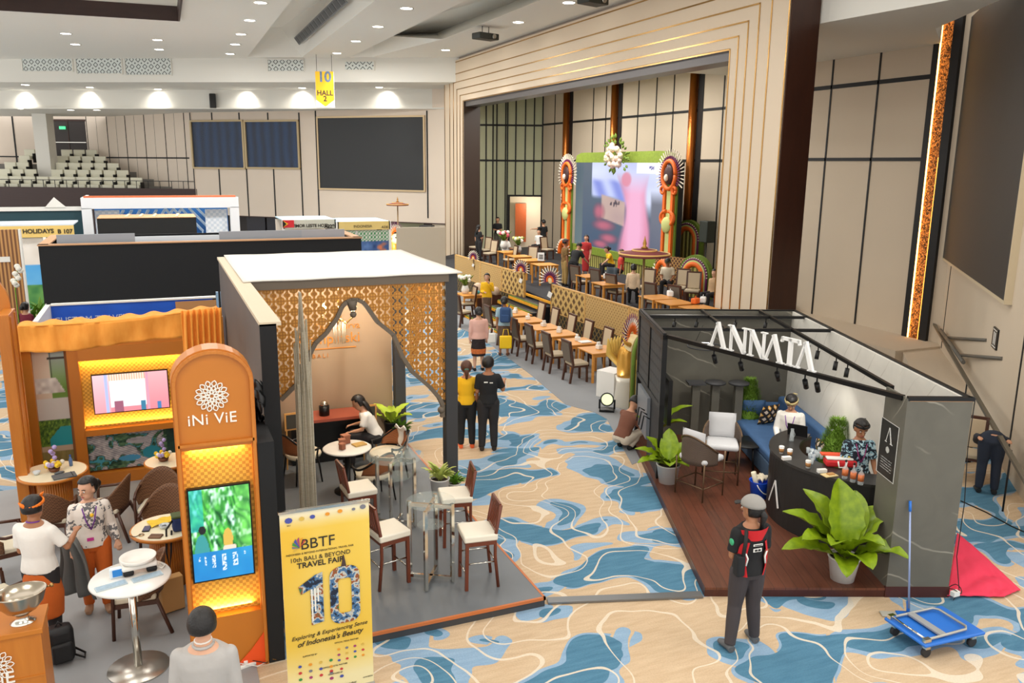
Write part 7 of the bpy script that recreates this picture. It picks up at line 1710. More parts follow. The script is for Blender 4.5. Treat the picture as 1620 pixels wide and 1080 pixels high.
for i in range(3): a = i*2.09+.4; MB().tube([(.25*cos(a), .25*sin(a), .4), (.3*cos(a), .3*sin(a), 0)], .018, 6).build('leg', MAT_DKMETAL, t)
for i, (px, py) in enumerate(((1101, 606), (1132, 606), (1169, 607))):
    d = PL(px, py, LA(0, 5.45), LA(1, 5.45)); u_ = (d-AO).dot(AU); zt_ = d.z
    t = thing('display_pedestal', ('square topped dark display pedestal at the left on the rear marble wall', 'middle round topped display pedestal on the rear marble wall', 'right hand round topped display pedestal on the rear marble wall')[i], 'pedestal', LA(u_, 5.45, FA), AR, 'dark display pedestals')
    h_ = zt_-FA
    MB().box((0, 0, h_/2), (.14, .14, h_)).build('column', m_slab, t)
    if i == 0: MB().box((0, 0, h_+.01), (.32, .3, .03)).build('top', MAT_CHARCOAL, t)
    else: MB().lathe([(0, h_), (.19, h_), (.19, h_+.03), (0, h_+.03)], seg=28).build('top', MAT_CHARCOAL, t)
t = thing('ring_light', 'thin black ring fitting hanging under the booth roof', 'pendant', LA(.95, 4.4, HA-.35)); MB().tube([(.3*cos(a), .3*sin(a), 0) for a in [2*pi*i/30 for i in range(31)]], .012, 6).build('ring', MAT_CHARCOAL, t); MB().tube([(0, .3, 0), (0, .1, .35)], .004, 5).build('hanging_wire', MAT_DKMETAL, t); MB().tube([(0, -.3, 0), (0, -.1, .35)], .004, 5).build('hanging_wire', MAT_DKMETAL, t)
t = thing('blue_sofa', 'blue upholstered sofa along the white marble wall', 'sofa', LA(2.4, 4.56, FA), AR)
m_sofa = mat('denim_blue_fabric', (62, 96, 138), .8, var=.15, vscale=7, bump=.3, bscale=60)
MB().box((-.05, 0, .17), (.95, 2.5, .3), bev=.02).build('base', mat('denim_side', (76, 102, 130), .8), t)
MB().box((-.08, 0, .39), (.9, 2.46, .16), bev=.05).build('seat_cushion', m_sofa, t); MB().box((.44, 0, .55), (.18, 2.5, .55), bev=.05).build('backrest', m_sofa, t); MB().box((0, 1.2, .5), (.9, .12, .42), bev=.05).build('armrest', m_sofa, t)
def pillow(name, label, loc, rz, m_, s_=.42, tilt=.3):
    f = lambda u, v: (1-(2*u-1)**4)*(1-(2*v-1)**4)
    q = MB(); q.grid(lambda u, v: Vector(((u-.5)*s_, -.08*f(u, v), v*s_*.92)), 10, 10); q.grid(lambda u, v: Vector(((u-.5)*s_, .08*f(u, v), v*s_*.92)), 10, 10)
    o = q.build(name, m_); o.location = loc; o.rotation_euler = (-tilt, 0, rz); return tag(o, label, 'pillow')
k = NT('patterned_kilim', .8); x, y_, z = k.xyz(k.map((1, 1, 1))); a = k.math('ABSOLUTE', k.math('SUBTRACT', k.math('FRACT', k.math('MULTIPLY', x, 7)), .5)); b = k.math('ABSOLUTE', k.math('SUBTRACT', k.math('FRACT', k.math('MULTIPLY', z, 7)), .5)); sm_ = k.math('ADD', a, b)
c = k.mix(k.math('LESS_THAN', sm_, .3), S(40, 34, 34), S(232, 170, 70)); c = k.mix(k.math('LESS_THAN', sm_, .14), c, S(236, 222, 200)); c = k.mix(k.math('GREATER_THAN', sm_, .72), c, S(220, 200, 180)); k.col(c)
pillow('blue_pillow', 'plain blue pillow in the far corner of the blue sofa', LA(2.2, 5.55, FA+.47), AR+pi, m_sofa)
pillow('patterned_pillow', 'black, orange and cream patterned pillow on the blue sofa', LA(2.35, 5.2, FA+.47), AR+pi+.5, k.m)
pillow('patterned_pillow', 'blue and orange pillow behind the seated man at the sofa near end', LA(2.72, 3.3, FA+.47), AR+pi/2, k.m, .36)
# blue bucket
p = G(1200, 786, FA); t = thing('bucket', 'blue plastic bucket holding cloths and a roller beside the bar counter', 'bucket', p, .3)
m_bl = mat('bright_blue_plastic', (24, 84, 214), .35)
MB().lathe([(0, 0), (.12, 0), (.155, .27), (.165, .28), (.16, .285), (.145, .27), (.11, .01), (0, .01)], seg=28).build('pail', m_bl, t); MB().tube([(.16*cos(a), -.06-.1*sin(a), .26-.16*sin(a)) for a in [pi*i/12 for i in range(13)]], .008, 6).build('handle', MAT_WHITEGLOSS, t)
MB().tube([(-.02, 0, .1), (-.1, .06, .42)], .04, 8).build('paint_roller', mat('roller_cream', (232, 222, 196), .8), t); MB().grid(lambda u, v: Vector(((u-.3)*.22, (v-.5)*.18, .28+.06*abs(sin(u*7+v*5)))), 10, 8).build('rags', mat('rag_cream', (226, 214, 190), .9), t, solid=.02)
# things on the bar
BT = FA+BH
def onbar(px, py): q = G(px, py, BT); return (q.x, q.y, BT)
cup0 = None
for i, ((px, py), lb) in enumerate((((1236, 717), 'paper coffee cup farthest left on the bar'), ((1249, 722), 'paper coffee cup above the small white box on the bar'), ((1278, 740), 'paper coffee cup standing alone in the middle of the bar'))):
    if cup0 is None:
        cup0 = thing('coffee_cup', lb, 'cup', onbar(px, py), 0, 'paper coffee cups on the bar')
        MB().lathe([(0, 0), (.028, 0), (.038, .1), (0, .1)], seg=20).build('cup_body', MAT_WHITEGLOSS, cup0); MB().lathe([(.0305, .025), (.037, .08)], seg=20).build('sleeve', mat('kraft_sleeve', (176, 124, 70), .7), cup0, solid=.002); MB().lathe([(0, .115), (.032, .115), (.04, .105), (.04, .098), (0, .098)], seg=20).build('lid', MAT_WHITEGLOSS, cup0)
    else: dup(cup0, onbar(px, py), i, lb)
for (px, py), lb in (((1244, 727), 'small white box beside the two coffee cups'), ((1300, 747), 'small pale box beside the cream tray')):
    tag(MB().box((0, 0, .025), (.13, .06, .05), bev=.004).build('white_box', MAT_WHITEGLOSS, loc=onbar(px, py), rz=-.2), lb, 'box')
bt0 = None
for i, ((px, py), lb) in enumerate((((1336, 757), 'clear bottle with orange label, leftmost of three on the bar'), ((1349, 762), 'clear bottle with orange label, middle of three on the bar'), ((1361, 766), 'clear bottle with orange label nearest the marble pillar'))):
    if bt0 is None:
        bt0 = thing('water_bottle', lb, 'bottle', onbar(px, py), 0, 'clear bottles on the bar')
        MB().lathe([(0, 0), (.036, 0), (.038, .01), (.038, .15), (.012, .19), (.012, .24), (0, .24)], seg=20).build('glass_body', mat('bottle_glass', (220, 228, 230), .05, alpha=.35), bt0)
        MB().lathe([(.0385, .05), (.0385, .14)], seg=20).build('label', mat('orange_label', (214, 120, 70), .5, var=.4, vscale=30), bt0, solid=.002); MB().cyl((0, 0, .24), .014, .025, 10).build('cap', MAT_DKMETAL, bt0)
    else: dup(bt0, onbar(px, py), i, lb)
p = onbar(1330, 738); t = thing('red_tote_bag', 'red and white tote bag with folded cloths on the bar', 'bag', p, AR-.1)
MB().box((0, .05, .05), (.42, .2, .1), bev=.03).build('red_body', mat('red_felt', (206, 34, 40), .7), t); MB().box((-.02, .06, .115), (.36, .18, .03), bev=.012).build('white_cloth', MAT_WHITEGLOSS, t); MB().box((.1, .08, .14), (.16, .12, .015)).build('yellow_booklet', mat('booklet_yellow', (236, 200, 50), .6), t); MB().box((-.1, .12, .14), (.3, .1, .02)).build('orange_box', mat('orange_red', (230, 80, 40), .6), t)
MB().tube([(-.06, -.06, .1), (-.05, -.09, .02), (.04, -.09, .02), (.06, -.06, .1)], .012, 6).build('handle', MAT_WHITEGLOSS, t)
p = onbar(1312, 752); simple('leather_tray', 'cream leather tray with small items on the bar', 'tray', [('tray', MB().box((0, 0, .008), (.2, .13, .016), bev=.005), mat('cream_leather', (230, 206, 150), .5)), ('items', MB().box((.02, 0, .022), (.1, .06, .012)), mat('tan_item', (190, 140, 80), .5))], p, AR+.3)
g0 = None
for i in range(9):
    px, py = 1278+6*(i % 4)+3*(i//4), 716+7*(i//4)+2*(i % 3); lb = 'small clear glass in the cluster beside the red bag, %s from the left' % ORD[i]
    if g0 is None:
        g0 = thing('drinking_glass', lb, 'glass', onbar(px, py), 0, 'clear glasses on the bar'); MB().lathe([(.0, .004), (.022, .004), (.028, .08), (.026, .08), (.02, .008), (0, .008)], seg=14).build('bowl', mat('bottle_glass', (220, 228, 230), .05, alpha=.35), g0)
        MB().lathe([(0, 0), (.022, 0), (.022, .004), (0, .004)], seg=14).build('foot', _mats['bottle_glass'], g0)
    else: dup(g0, onbar(px, py), 0, lb)
p = onbar(1252, 698); t = thing('drink_flask', 'tall clear glass jug on the bar near the laptop', 'jug', p); MB().lathe([(0, 0), (.035, 0), (.03, .12), (.02, .17), (.026, .2)], seg=16).build('jug', _mats['bottle_glass'], t); MB().tube([(.03, 0, .05), (.06, 0, .1), (.025, 0, .17)], .005, 6).build('handle', _mats['bottle_glass'], t)
p = onbar(1264, 688); t = thing('laptop', 'dark laptop open on the end of the bar counter', 'laptop', p, AR+pi-.6)
MB().box((0, 0, .01), (.3, .2, .02), bev=.005).build('keyboard_base', mat('laptop_grey', (70, 66, 64), .4), t); MB().box((0, .12, .11), (.3, .012, .2), rot=Matrix.Rotation(-.25, 3, 'X')).build('lid', MAT_DKMETAL, t)

# ================================================================== TROLLEY, MOP, RED CLOTH
c4 = [G(1400, 976, .2), G(1490, 957, .2), G(1560, 1000, .2), G(1463, 1022, .2)]; ctr = sum(c4, Vector())/4
ex = ((c4[1]-c4[0])+(c4[2]-c4[3]))/2; ey = ((c4[0]-c4[3])+(c4[1]-c4[2]))/2
t = thing('platform_trolley', 'blue flatbed trolley with folded grey handle on the carpet', 'trolley', (ctr.x, ctr.y, 0), atan2(ex.y, ex.x))
Wt, Dt = ex.length, ey.length
m_tb = mat('trolley_blue', (36, 112, 206), .45)
MB().box((0, 0, .185), (Wt, Dt, .035), bev=.014).build('deck', m_tb, t); MB().box((.02, 0, .165), (Wt-.06, Dt-.06, .03)).build('underframe', mat('dark_blue_frame', (20, 70, 150), .5), t)
for sx in (-1, 1):
    for sy in (-1, 1):
        w_ = MB().tube([(sx*(Wt/2-.1), sy*(Dt/2-.08)-.02, .06), (sx*(Wt/2-.1), sy*(Dt/2-.08)+.02, .06)], .055, 16).build('wheel', mat('rubber', (40, 40, 42), .7), t)
        MB().box((sx*(Wt/2-.1), sy*(Dt/2-.08), .13), (.06, .06, .05)).build('caster_fork', MAT_CHROME, w_)
hl = [(-Wt/2+.07, -Dt/2+.06, .225), (Wt*.24, -Dt/2+.07, .24), (Wt*.3, -Dt/2+.12, .24), (Wt*.3, Dt/2-.12, .24), (Wt*.24, Dt/2-.07, .24), (-Wt/2+.07, Dt/2-.06, .225)]
MB().tube(hl, .015, 10).build('folded_handle', mat('grey_tube', (176, 174, 166), .35, metal=.5), t); MB().box((-Wt*.14, 0, .235), (.09, Dt-.14, .02)).build('grey_plate', mat('plate_grey', (150, 152, 154), .5), t); MB().tube([(-Wt/2+.06, -Dt/2+.03, .23), (-Wt/2+.06, Dt/2-.03, .23)], .013, 8).build('pivot_bar', MAT_CHROME, t)
for sy in (-1, 1): MB().box((-Wt/2+.06, sy*(Dt/2-.05), .225), (.08, .05, .05)).build('hinge_bracket', MAT_CHROME, t)
mb_ = G(1437, 968, 0.05); d = _ray(1440, 790); 
t = thing('mop', 'blue handled mop leaning against the marble pillar', 'mop', (mb_.x, mb_.y, 0))
tp = PL(1440, 792, LA(0, -.02), LA(1, -.02)); tp = Vector(tp)-Vector((mb_.x, mb_.y, 0))
MB().tube([(0, 0, .1), tuple(tp*.98+Vector((0, 0, .002)))], .012, 10).build('pole', mat('pale_blue_pole', (150, 166, 206), .35, metal=.3), t); MB().tube([tuple(tp*.9+Vector((0, 0, .01))), tuple(tp)], .017, 10).build('grip', m_tb, t); MB().tube([(0, 0, .02), tuple(tp*.13)], .02, 10).build('socket', m_tb, t)
MB().box((.02, 0, .02), (.3, .1, .03), rz=-.5, bev=.01).build('mop_frame', m_tb, t); MB().box((-.12, .06, .012), (.36, .12, .02), rz=-.5, bev=.008).build('mop_cloth', mat('grey_mop', (176, 172, 160), .9), t)
rp = [G(1514, 851, 0), G(1612, 938, 0), G(1592, 946, 0), G(1500, 943, 0), G(1503, 900, 0)]
A0, A1, A2_, A3 = G(1514, 845, 0), G(1614, 936, 0), G(1588, 947, 0), G(1498, 945, 0)
def rc(u, v):
    p = (A0*(1-u)+A1*u)*(1-v)+(A3*(1-u)+A2_*u)*v; return Vector((p.x, p.y, .02+.05*abs(sin(u*7+v*5))*sin(pi*u)*sin(pi*v)+.02*hsh(int(u*9), int(v*9))+.004))
tag(MB().grid(rc, 26, 20).build('red_fabric', mat('coral_red_cloth', (226, 52, 84), .8, bump=.4, bscale=10), solid=.012), 'bright coral red cloth spread on the carpet behind the marble pillar', 'cloth')
t = thing('black_cable', 'thin black cable hanging down the marble pillar to a socket on the red cloth', 'cable'); tpp = LA(3.08, .05, HA)
pts = [tpp, LA(3.1, .1, 1.9), LA(3.16, .12, 1.2), LA(3.14, .1, .5), LA(3.2, .05, .05), LA(3.05, -.1, .02)]
MB().tube(pts, .006, 5).build('cable', MAT_BLACK, t); MB().box(LA(3.09, -.05, .08), (.1, .06, .06)).build('plug', MAT_WHITEGLOSS, t); MB().tube([LA(3.12+.08*cos(a), .02+.08*sin(a), .1+.03*sin(a*2)) for a in [i*.5 for i in range(14)]], .006, 5).build('coil', MAT_BLACK, t)
tag(MB().tube([G(1520, 792, .01), G(1560, 810, .01), G(1600, 832, .01), G(1640, 850, .01)], .01, 5).build('floor_cable', MAT_BLACK), 'black cable lying across the carpet at the right edge', 'cable')
# dining chair and case at right edge
p = G(1540, 762, 0); t = dup(ch0, (p.x, p.y+.15, 0), 2.2, 'brown framed beige chair by the angled wall at the right edge', 'chair at the right edge')
p = G(1523, 735, 0); t = thing('storage_case', 'black case with white lettering behind the chair at the right edge', 'case', (p.x+.1, p.y+.35, 0), -.6)
MB().box((0, 0, .35), (.6, .4, .7), bev=.02).build('body', mat('black_nylon', (16, 16, 18), .6), t); MB().box((0, 0, .78), (.5, .35, .12), bev=.03).build('folded_sheets', mat('grey_sheet', (150, 150, 140), .8), t); text('lettering', 'EVENT', .2, upright((.05, -.205, .42)), MAT_WHITEGLOSS, t, .002, bold=.006)
# ================================================================== PEOPLE
def skin_m(c): return mat('skin_%d' % c[0], c, .5, var=.05, vscale=8)
SK1, SK2, SK3 = skin_m((196, 144, 112)), skin_m((170, 116, 82)), skin_m((214, 164, 134))
HB = mat('black_hair', (22, 18, 17), .45, bump=.5, bscale=60); HBR = mat('brown_hair', (84, 50, 34), .5, bump=.5, bscale=60)
def cloth(n, c, var=.08, vs=7, rough=.85): return mat(n, c, rough, var=var, vscale=vs, bump=.35, bscale=16)
def remesh(o, vx):
    m = o.modifiers.new('smooth_body', 'REMESH'); m.mode = 'VOXEL'; m.voxel_size = vx; m.use_smooth_shade = True
    s = o.modifiers.new('relax', 'SMOOTH'); s.factor = .5; s.iterations = 2; return o
AR_DOWN = ((.04, -.02, -.27), (.0, .05, -.25)); AR_FWD = ((.03, .02, -.27), (-.12, .19, .01)); AR_TYPE = ((.05, .06, -.25), (-.05, .22, -.03))
def person(label, p, rz, h=1.66, sit=None, lean=0., aL=AR_DOWN, aR=AR_DOWN, top=None, slv='short', hem=.86, bot=None, skirt=None, shoe=None, hair='short', hm=None, sk=SK1, tilt=0., turn=0., det=1, legs=None, wide=1., group=None, head=None, extra=None):
    s = h/1.7; vx = {0: .02, 1: .013, 2: .009}[det]
    zp = (.93 if sit is None else sit/s+.09); dz = zp-.93; P0 = Vector((0, 0, zp))
    Rl = Matrix.Rotation(-lean, 3, 'X')
    def U(x, y, z): return (P0+Rl @ (Vector((x, y, z+dz))-P0))*s
    hips = [Vector((sx*.095, 0, .9+dz)) for sx in (-1, 1)]
    if legs: kn = [Vector(legs[0]), Vector(legs[2])]; an = [Vector(legs[1]), Vector(legs[3])]
    elif sit is None: kn = [Vector((sx*.1, .02, .5)) for sx in (-1, 1)]; an = [Vector((sx*.11, -.01, .08)) for sx in (-1, 1)]
    else: kn = [Vector((sx*.13, .43, zp+.0)) for sx in (-1, 1)]; an = [Vector((sx*.13, .45, .08)) for sx in (-1, 1)]
    TS = [(.84, .125, .095), (.9, .165, .115), (.98, .158, .112), (1.08, .14, .1), (1.2, .155, .11), (1.32, .175, .11), (1.39, .17, .095), (1.44, .1, .075), (1.48, .056, .058), (1.52, .052, .055)]
    def torso(mb, g, z0=.84, z1=1.52, seg=18, flare=0):
        pts, rs = [], []
        for z, a, b in TS:
            if z0-.001 <= z <= z1+.001: pts.append(U(0, -.01 if z > 1.4 else 0, z)); f = 1+flare*max(0, (1.0-z)*3); rs.append(((a+g)*s*wide*f, (b+g)*s*wide*f))
        mb.tube(pts, rs, seg)
    sh = [U(sx*.165*wide, -.01, 1.375) for sx in (-1, 1)]
    el, wr = [], []
    for i, (sx, A) in enumerate(((-1, aL), (1, aR))):
        e = sh[i]+Rl @ Vector((A[0][0]*sx, A[0][1], A[0][2]))*s; el.append(e); wr.append(e+Rl @ Vector((A[1][0]*sx, A[1][1], A[1][2]))*s)
    def arm(mb, i, g, to='wrist'):
        a, e, w_ = sh[i], el[i], wr[i]; t_ = [a, (a+e)/2, e]; r = [.052, .046, .04]
        if to == 'wrist': t_ += [(e+w_)/2, w_]; r += [.036, .026]
        elif to == 'half': t_ = [a, a.lerp(e, .45), a.lerp(e, .8)]; r = [.054, .052, .054]
        mb.tube(t_, [(x+g)*s for x in r], 12); mb.sph(a, (.052+g)*s, 12, 8)
        if to == 'wrist': mb.sph(e, (.04+g)*s, 10, 7)
    def leg(mb, i, g, full=True):
        H_, K, A = hips[i], kn[i], an[i]; mb.tube([q*s for q in (H_, H_.lerp(K, .5), K, K.lerp(A, .4), A)], [(x+g)*s for x in (.088, .078, .056, .052, .036)], 14); mb.sph(K*s, (.057+g)*s, 10, 8); mb.sph(H_*s, (.09+g)*s, 12, 8)
    def foot(mb, i, g): A = an[i]; f_ = Vector((.02*(1 if i else -1), .17, -.05)); mb.tube([A*s+Vector((0, -.05, -.035))*s, A*s+Vector((0, .02, -.025))*s, (A+f_*.7)*s, (A+f_)*s], [((.034+g)*s, (.034+g)*s), ((.038+g)*s, (.04+g)*s), ((.042+g)*s, (.026+g)*s), ((.026+g)*s, (.018+g)*s)], 12)
    Rh = Rl @ Matrix.Rotation(turn, 3, 'Z') @ Matrix.Rotation(-tilt, 3, 'X'); hc = U(0, .012, 1.6)+Rl @ Vector((0, 0, 0))
    hs = 1.15; hc = hc+Rl @ Vector((0, 0, .012))*s
    def Hd(x, y, z): return hc+Rh @ Vector((x, y, z))*s*hs
    b = MB(); torso(b, 0)
    for i in (0, 1): arm(b, i, 0); leg(b, i, 0); foot(b, i, 0)
    b.tube([U(0, -.01, 1.44), Hd(0, -.015, -.06)], .052*s, 12)
    b.sph(Hd(0, -.006, .02), .094*s*hs, 18, 14, sc=(.84, 1.02, 1.05), rot=Rh); b.sph(Hd(0, .022, -.055), .062*s*hs, 14, 10, sc=(.88, .98, .95), rot=Rh)
    b.tube([Hd(0, .085, .012), Hd(0, .106, -.022), Hd(0, .09, -.034)], [.009*s, .017*s, .012*s], 8)
    for sx in (-1, 1): b.sph(Hd(sx*.08, -.004, -.01), .025*s, 8, 6, sc=(.45, .8, 1.25), rot=Rh)
    for i, sx in ((0, -1), (1, 1)):                    # hands: palm, four bent fingers, thumb from the palm's side
        d = (wr[i]-el[i]).normalized(); up_ = Vector((0, 0, 1)); side = d.cross(up_); side = side.normalized() if side.length > .2 else Vector((0, 1, 0)); n_ = side.cross(d)
        W_ = wr[i]; b.tube([W_, W_+d*.045*s, W_+d*.085*s], [((.022)*s, .022*s), (.036*s, .018*s), (.038*s, .016*s)], 10)
        fr = .0085 if det else .011
        for k_, ln in enumerate((.06, .072, .068, .052)):
            o_ = W_+d*.08*s+side*((k_-1.5)*.0205)*s; q1 = o_+(d*.7-n_*.45*(1 if d.z > -.7 else .2)).normalized()*ln*.55*s; q2 = q1+(d*.35-n_*.9*(1 if d.z > -.7 else .5)).normalized()*ln*.5*s; b.tube([o_-d*.02*s, q1, q2], [fr*s, fr*s, fr*.85*s], 6)
        ts = side*(1 if side.x*sx < 0 else -1); b.tube([W_+d*.025*s+ts*.02*s, W_+d*.06*s+ts*.05*s, W_+d*.095*s+ts*.055*s-n_*.012*s], [.013*s, .011*s, .009*s], 6)
    o = b.build('person', sk); o.location = p; o.rotation_euler.z = rz; remesh(o, vx); tag(o, label, 'person', group)
    def add(n, mb, m, vox=None, **k): c = mb.build(n, m, o, **k); (remesh(c, vox) if vox else None); return c
    if top:
        q = MB(); torso(q, .017, max(.84, hem) if hem > .84 else .84, 1.46, flare=.12 if hem < .9 else 0)
        for i in (0, 1): arm(q, i, .014, 'wrist' if slv == 'long' else 'half')
        add('shirt', q, top, vx*1.15)
    if bot:
        q = MB(); torso(q, .014, .84, .98)
        for i in (0, 1): leg(q, i, .024)
        add('trousers', q, bot, vx*1.15)
    if skirt:
        m_, ze, wd = skirt; q = MB()
        if sit is None: q.tube([U(0, 0, .99), U(0, 0, .9), Vector((0, .01, .6))*s, Vector((0, 0, ze))*s], [(.155*s, .115*s), (.18*s, .14*s), ((.17+wd)*s, (.13+wd)*s), ((.15+wd)*s, (.12+wd)*s)], 20)
        else: 
            torso(q, .014, .84, .98); q.tube([Vector((0, -.02, zp-.02))*s, Vector((0, .25, zp))*s, Vector((0, .44, zp-.04))*s, Vector((0, .46, zp-.4))*s], [(.19*s, .11*s), (.2*s, .1*s), (.19*s, .09*s), (.17*s, .09*s)], 16)
        add('skirt', q, m_, vx*1.3)
    for i in (0, 1):
        q = MB(); foot(q, i, .008); add('shoe', q, shoe or MAT_BLACK, None)
    hm = hm or HB
    if hair:
        q = MB(); q.sph(Vector((0, 0, 0)), 1, 20, 16); dele = [f for f in q.bm.faces if (f.calc_center_median().y > .35 and f.calc_center_median().z < .58) or (f.calc_center_median().z < (-.75 if hair != 'short' else -.35)) or (abs(f.calc_center_median().x) > .5 and f.calc_center_median().y > .0 and f.calc_center_median().z < .1)]
        bmesh.ops.delete(q.bm, geom=dele, context='FACES')
        bmesh.ops.transform(q.bm, matrix=Matrix.Translation(Hd(0, -.012, .026)) @ Rh.to_4x4() @ Matrix.Diagonal((.092*s*hs, .108*s*hs, .108*s*hs, 1)), verts=q.bm.verts)
        if hair == 'long': q.tube([Hd(0, -.07, .02), Hd(0, -.1, -.1), U(0, -.12, 1.3)], [(.08*s, .04*s), (.085*s, .035*s), (.05*s, .02*s)], 12)
        if hair == 'tail': q.tube([Hd(0, -.09, .02), Hd(0, -.13, -.03), Hd(0, -.11, -.16)], [.03*s, .034*s, .015*s], 10)
        if hair == 'bun': q.sph(Hd(0, -.125, .0), .055*s, 12, 8)
        add('hair', q, hm, solid=.012)
    if det:
        for sx in (-1, 1):
            e_ = add('eye', MB().sph(Hd(sx*.031, .0815, .004), .0105*s, 10, 8), MAT_WHITEGLOSS); c = MB().sph(Hd(sx*.031, .088, .004), .0068*s, 8, 6).build('iris', MAT_BLACK, e_)
            add('eyebrow', MB().tube([Hd(sx*.016, .09, .026), Hd(sx*.034, .088, .031), Hd(sx*.05, .077, .025)], .0048*s, 5), hm)
        add('mouth', MB().sph(Hd(0, .08, -.06), .024*s, 10, 6, sc=(1.1, .45, .36), rot=Rh), mat('lips', (170, 84, 76), .5))
    if head:
        kind, m_ = head
        if kind == 'udeng':
            q = MB(); q.tube([Hd(.089*cos(a), -.008+.103*sin(a), .058+.014*sin(a)) for a in [2*pi*i/22 for i in range(23)]], [(.012*s, .02*s)]*23, 8); q.tube([Hd(0, .09, .06), Hd(.02, .1, .1), Hd(.05, .09, .13)], [.02*s, .018*s, .006*s], 6); q.tube([Hd(0, -.1, .04), Hd(-.02, -.12, .07), Hd(-.07, -.1, .09)], [.02*s, .02*s, .006*s], 6); add('headcloth', q, m_)
        if kind == 'cap':
            q = MB(); q.sph(Vector((0, 0, 0)), 1, 20, 14); bmesh.ops.delete(q.bm, geom=[f for f in q.bm.faces if f.calc_center_median().z < -.02], context='FACES'); bmesh.ops.transform(q.bm, matrix=Matrix.Translation(Hd(0, -.012, .042)) @ Rh.to_4x4() @ Matrix.Diagonal((.1*s*hs, .116*s*hs, .1*s*hs, 1)), verts=q.bm.verts)
            c = add('cap', q, m_, solid=.008); q = MB(); q.grid(lambda u, v: Hd((u-.5)*.13, .09+.085*v*(1-(2*u-1)**2*.5), .05-.02*v), 8, 4).build('brim', MAT_BLACK, c, solid=.006)
    if extra:
        for nm, m_, fn in extra: 
            q = MB(); fn(q, U, Hd, s, el, wr); add(nm, q, m_)
    return o
def lanyard(q, U, Hd, s, el, wr): 
    for sx in (-1, 1): q.tube([U(sx*.06, -.03, 1.475), U(sx*.075, .1, 1.4), U(sx*.045, .138, 1.25), U(0, .137, 1.14)], .008*s, 5)
def lany_back(q, U, Hd, s, el, wr): q.tube([U(.065*cos(a), -.01+.075*sin(a), 1.475-.012*sin(a)) for a in [pi*(1+i/8) for i in range(9)]], .009*s, 5)
M_PUR = mat('purple_ribbon', (120, 60, 150), .6)
wht = cloth('white_shirt_cloth', (236, 232, 224)); blk = cloth('black_tee_cloth', (26, 27, 30)); dkt = cloth('dark_trouser_cloth', (40, 38, 40)); yel = cloth('yellow_shirt_cloth', (236, 184, 24)); orc = cloth('orange_sarong', (200, 96, 28), .15); dkb = cloth('dark_blue_jeans', (34, 42, 58)); pat = cloth('patterned_sarong', (96, 74, 58), .6, 22)
lace = NT('white_lace', .8); n = lace.noise(lace.map(), 26, 3); n2 = lace.noise(lace.map(), 5, 2); c = lace.mix(lace.math('MULTIPLY', lace.math('GREATER_THAN', n2, .49), lace.math('GREATER_THAN', n, .5)), S(236, 226, 216), S(110, 108, 110)); lace.col(c)
# -- orange booth
q = G(158, 968, 0); W1 = person('woman in white lace blouse and orange sarong walking by the poseur table', (q.x, q.y, FB), pi+.1, 1.62, top=lace.m, slv='long', skirt=None, bot=orc, hair='bun', sk=SK3, det=2, turn=-.75, tilt=.1, aL=((.06, -.02, -.25), (.04, .09, -.2)), aR=((.05, -.02, -.26), (.0, .16, -.16)), shoe=mat('tan_sandal', (160, 120, 90), .6),
    legs=((-.1, .08, .5), (-.1, -.02, .09), (.09, .0, .5), (.1, -.1, .09)), extra=[('lanyard', M_PUR, lanyard), ('badge', mat('magenta_badge', (206, 50, 150), .5), lambda q, U, Hd, s, el, wr: q.box(U(.02, .142, 1.02), (.07, .01, .035))), ('yellow_pin', mat('yellow_pin', (240, 190, 30), .5), lambda q, U, Hd, s, el, wr: q.sph(U(-.02, .14, 1.32), .022))])
q = G(55, 1000, 0); person('man in white shirt and orange headcloth seen from behind at the left', (G(48, 800, 1.62).x+.02, G(48, 800, 1.62).y, FB), -.5, 1.66, top=wht, skirt=(orc, .35, .05), bot=dkt, sk=SK2, det=1, wide=1.1, head=('udeng', mat('orange_headcloth', (236, 120, 20), .7)), aL=AR_FWD, aR=((.12, .08, -.22), (-.02, .18, .08)), extra=[('lanyard', M_PUR, lany_back)], shoe=MAT_BLACK)
q0 = G(85, 905, 0.9); tag(MB().grid(lambda u, v: Vector(((u-.5)*(.25+.3*v)+.03*sin(v*5), .05*sin(u*18)+.1*v, -.75*v)), 24, 10).build('grey_garment', cloth('grey_garment_cloth', (112, 114, 112)), solid=.012, loc=(q0.x+.1, q0.y+.5, 1.05), rz=-.6), 'long grey garment hanging from the hands of the man in white', 'garment')
q = G(320, 990, 1.62); person('man in pale grey suit seen from behind at the bottom edge', (q.x-.0, q.y-.02, 0), -.25, 1.72, top=cloth('pale_grey_suit', (176, 172, 168)), slv='long', bot=cloth('grey_suit_trousers', (150, 148, 146)), sk=SK3, det=1, wide=1.15, extra=[('jacket_collar', cloth('pale_grey_suit', (176, 172, 168)), lambda q, U, Hd, s, el, wr: q.tube([U(.075*cos(a), -.01+.08*sin(a), 1.47) for a in [i*.52 for i in range(13)]], .013, 6)), ('shirt_collar', wht, lambda q, U, Hd, s, el, wr: q.tube([U(.062*cos(a), -.01+.066*sin(a), 1.505) for a in [i*.52 for i in range(13)]], .007, 6))])
# -- pavilion
person('woman with black hair bent over the desk inside the grey pavilion', (G(590, 672, .9).x+.1, 13.3, T), 1.3, 1.6, sit=.45, lean=.45, top=wht, bot=dkt, hair='long', det=0, aL=((.05, .15, -.18), (0, .2, .05)), aR=((.05, .15, -.18), (0, .2, .05)))
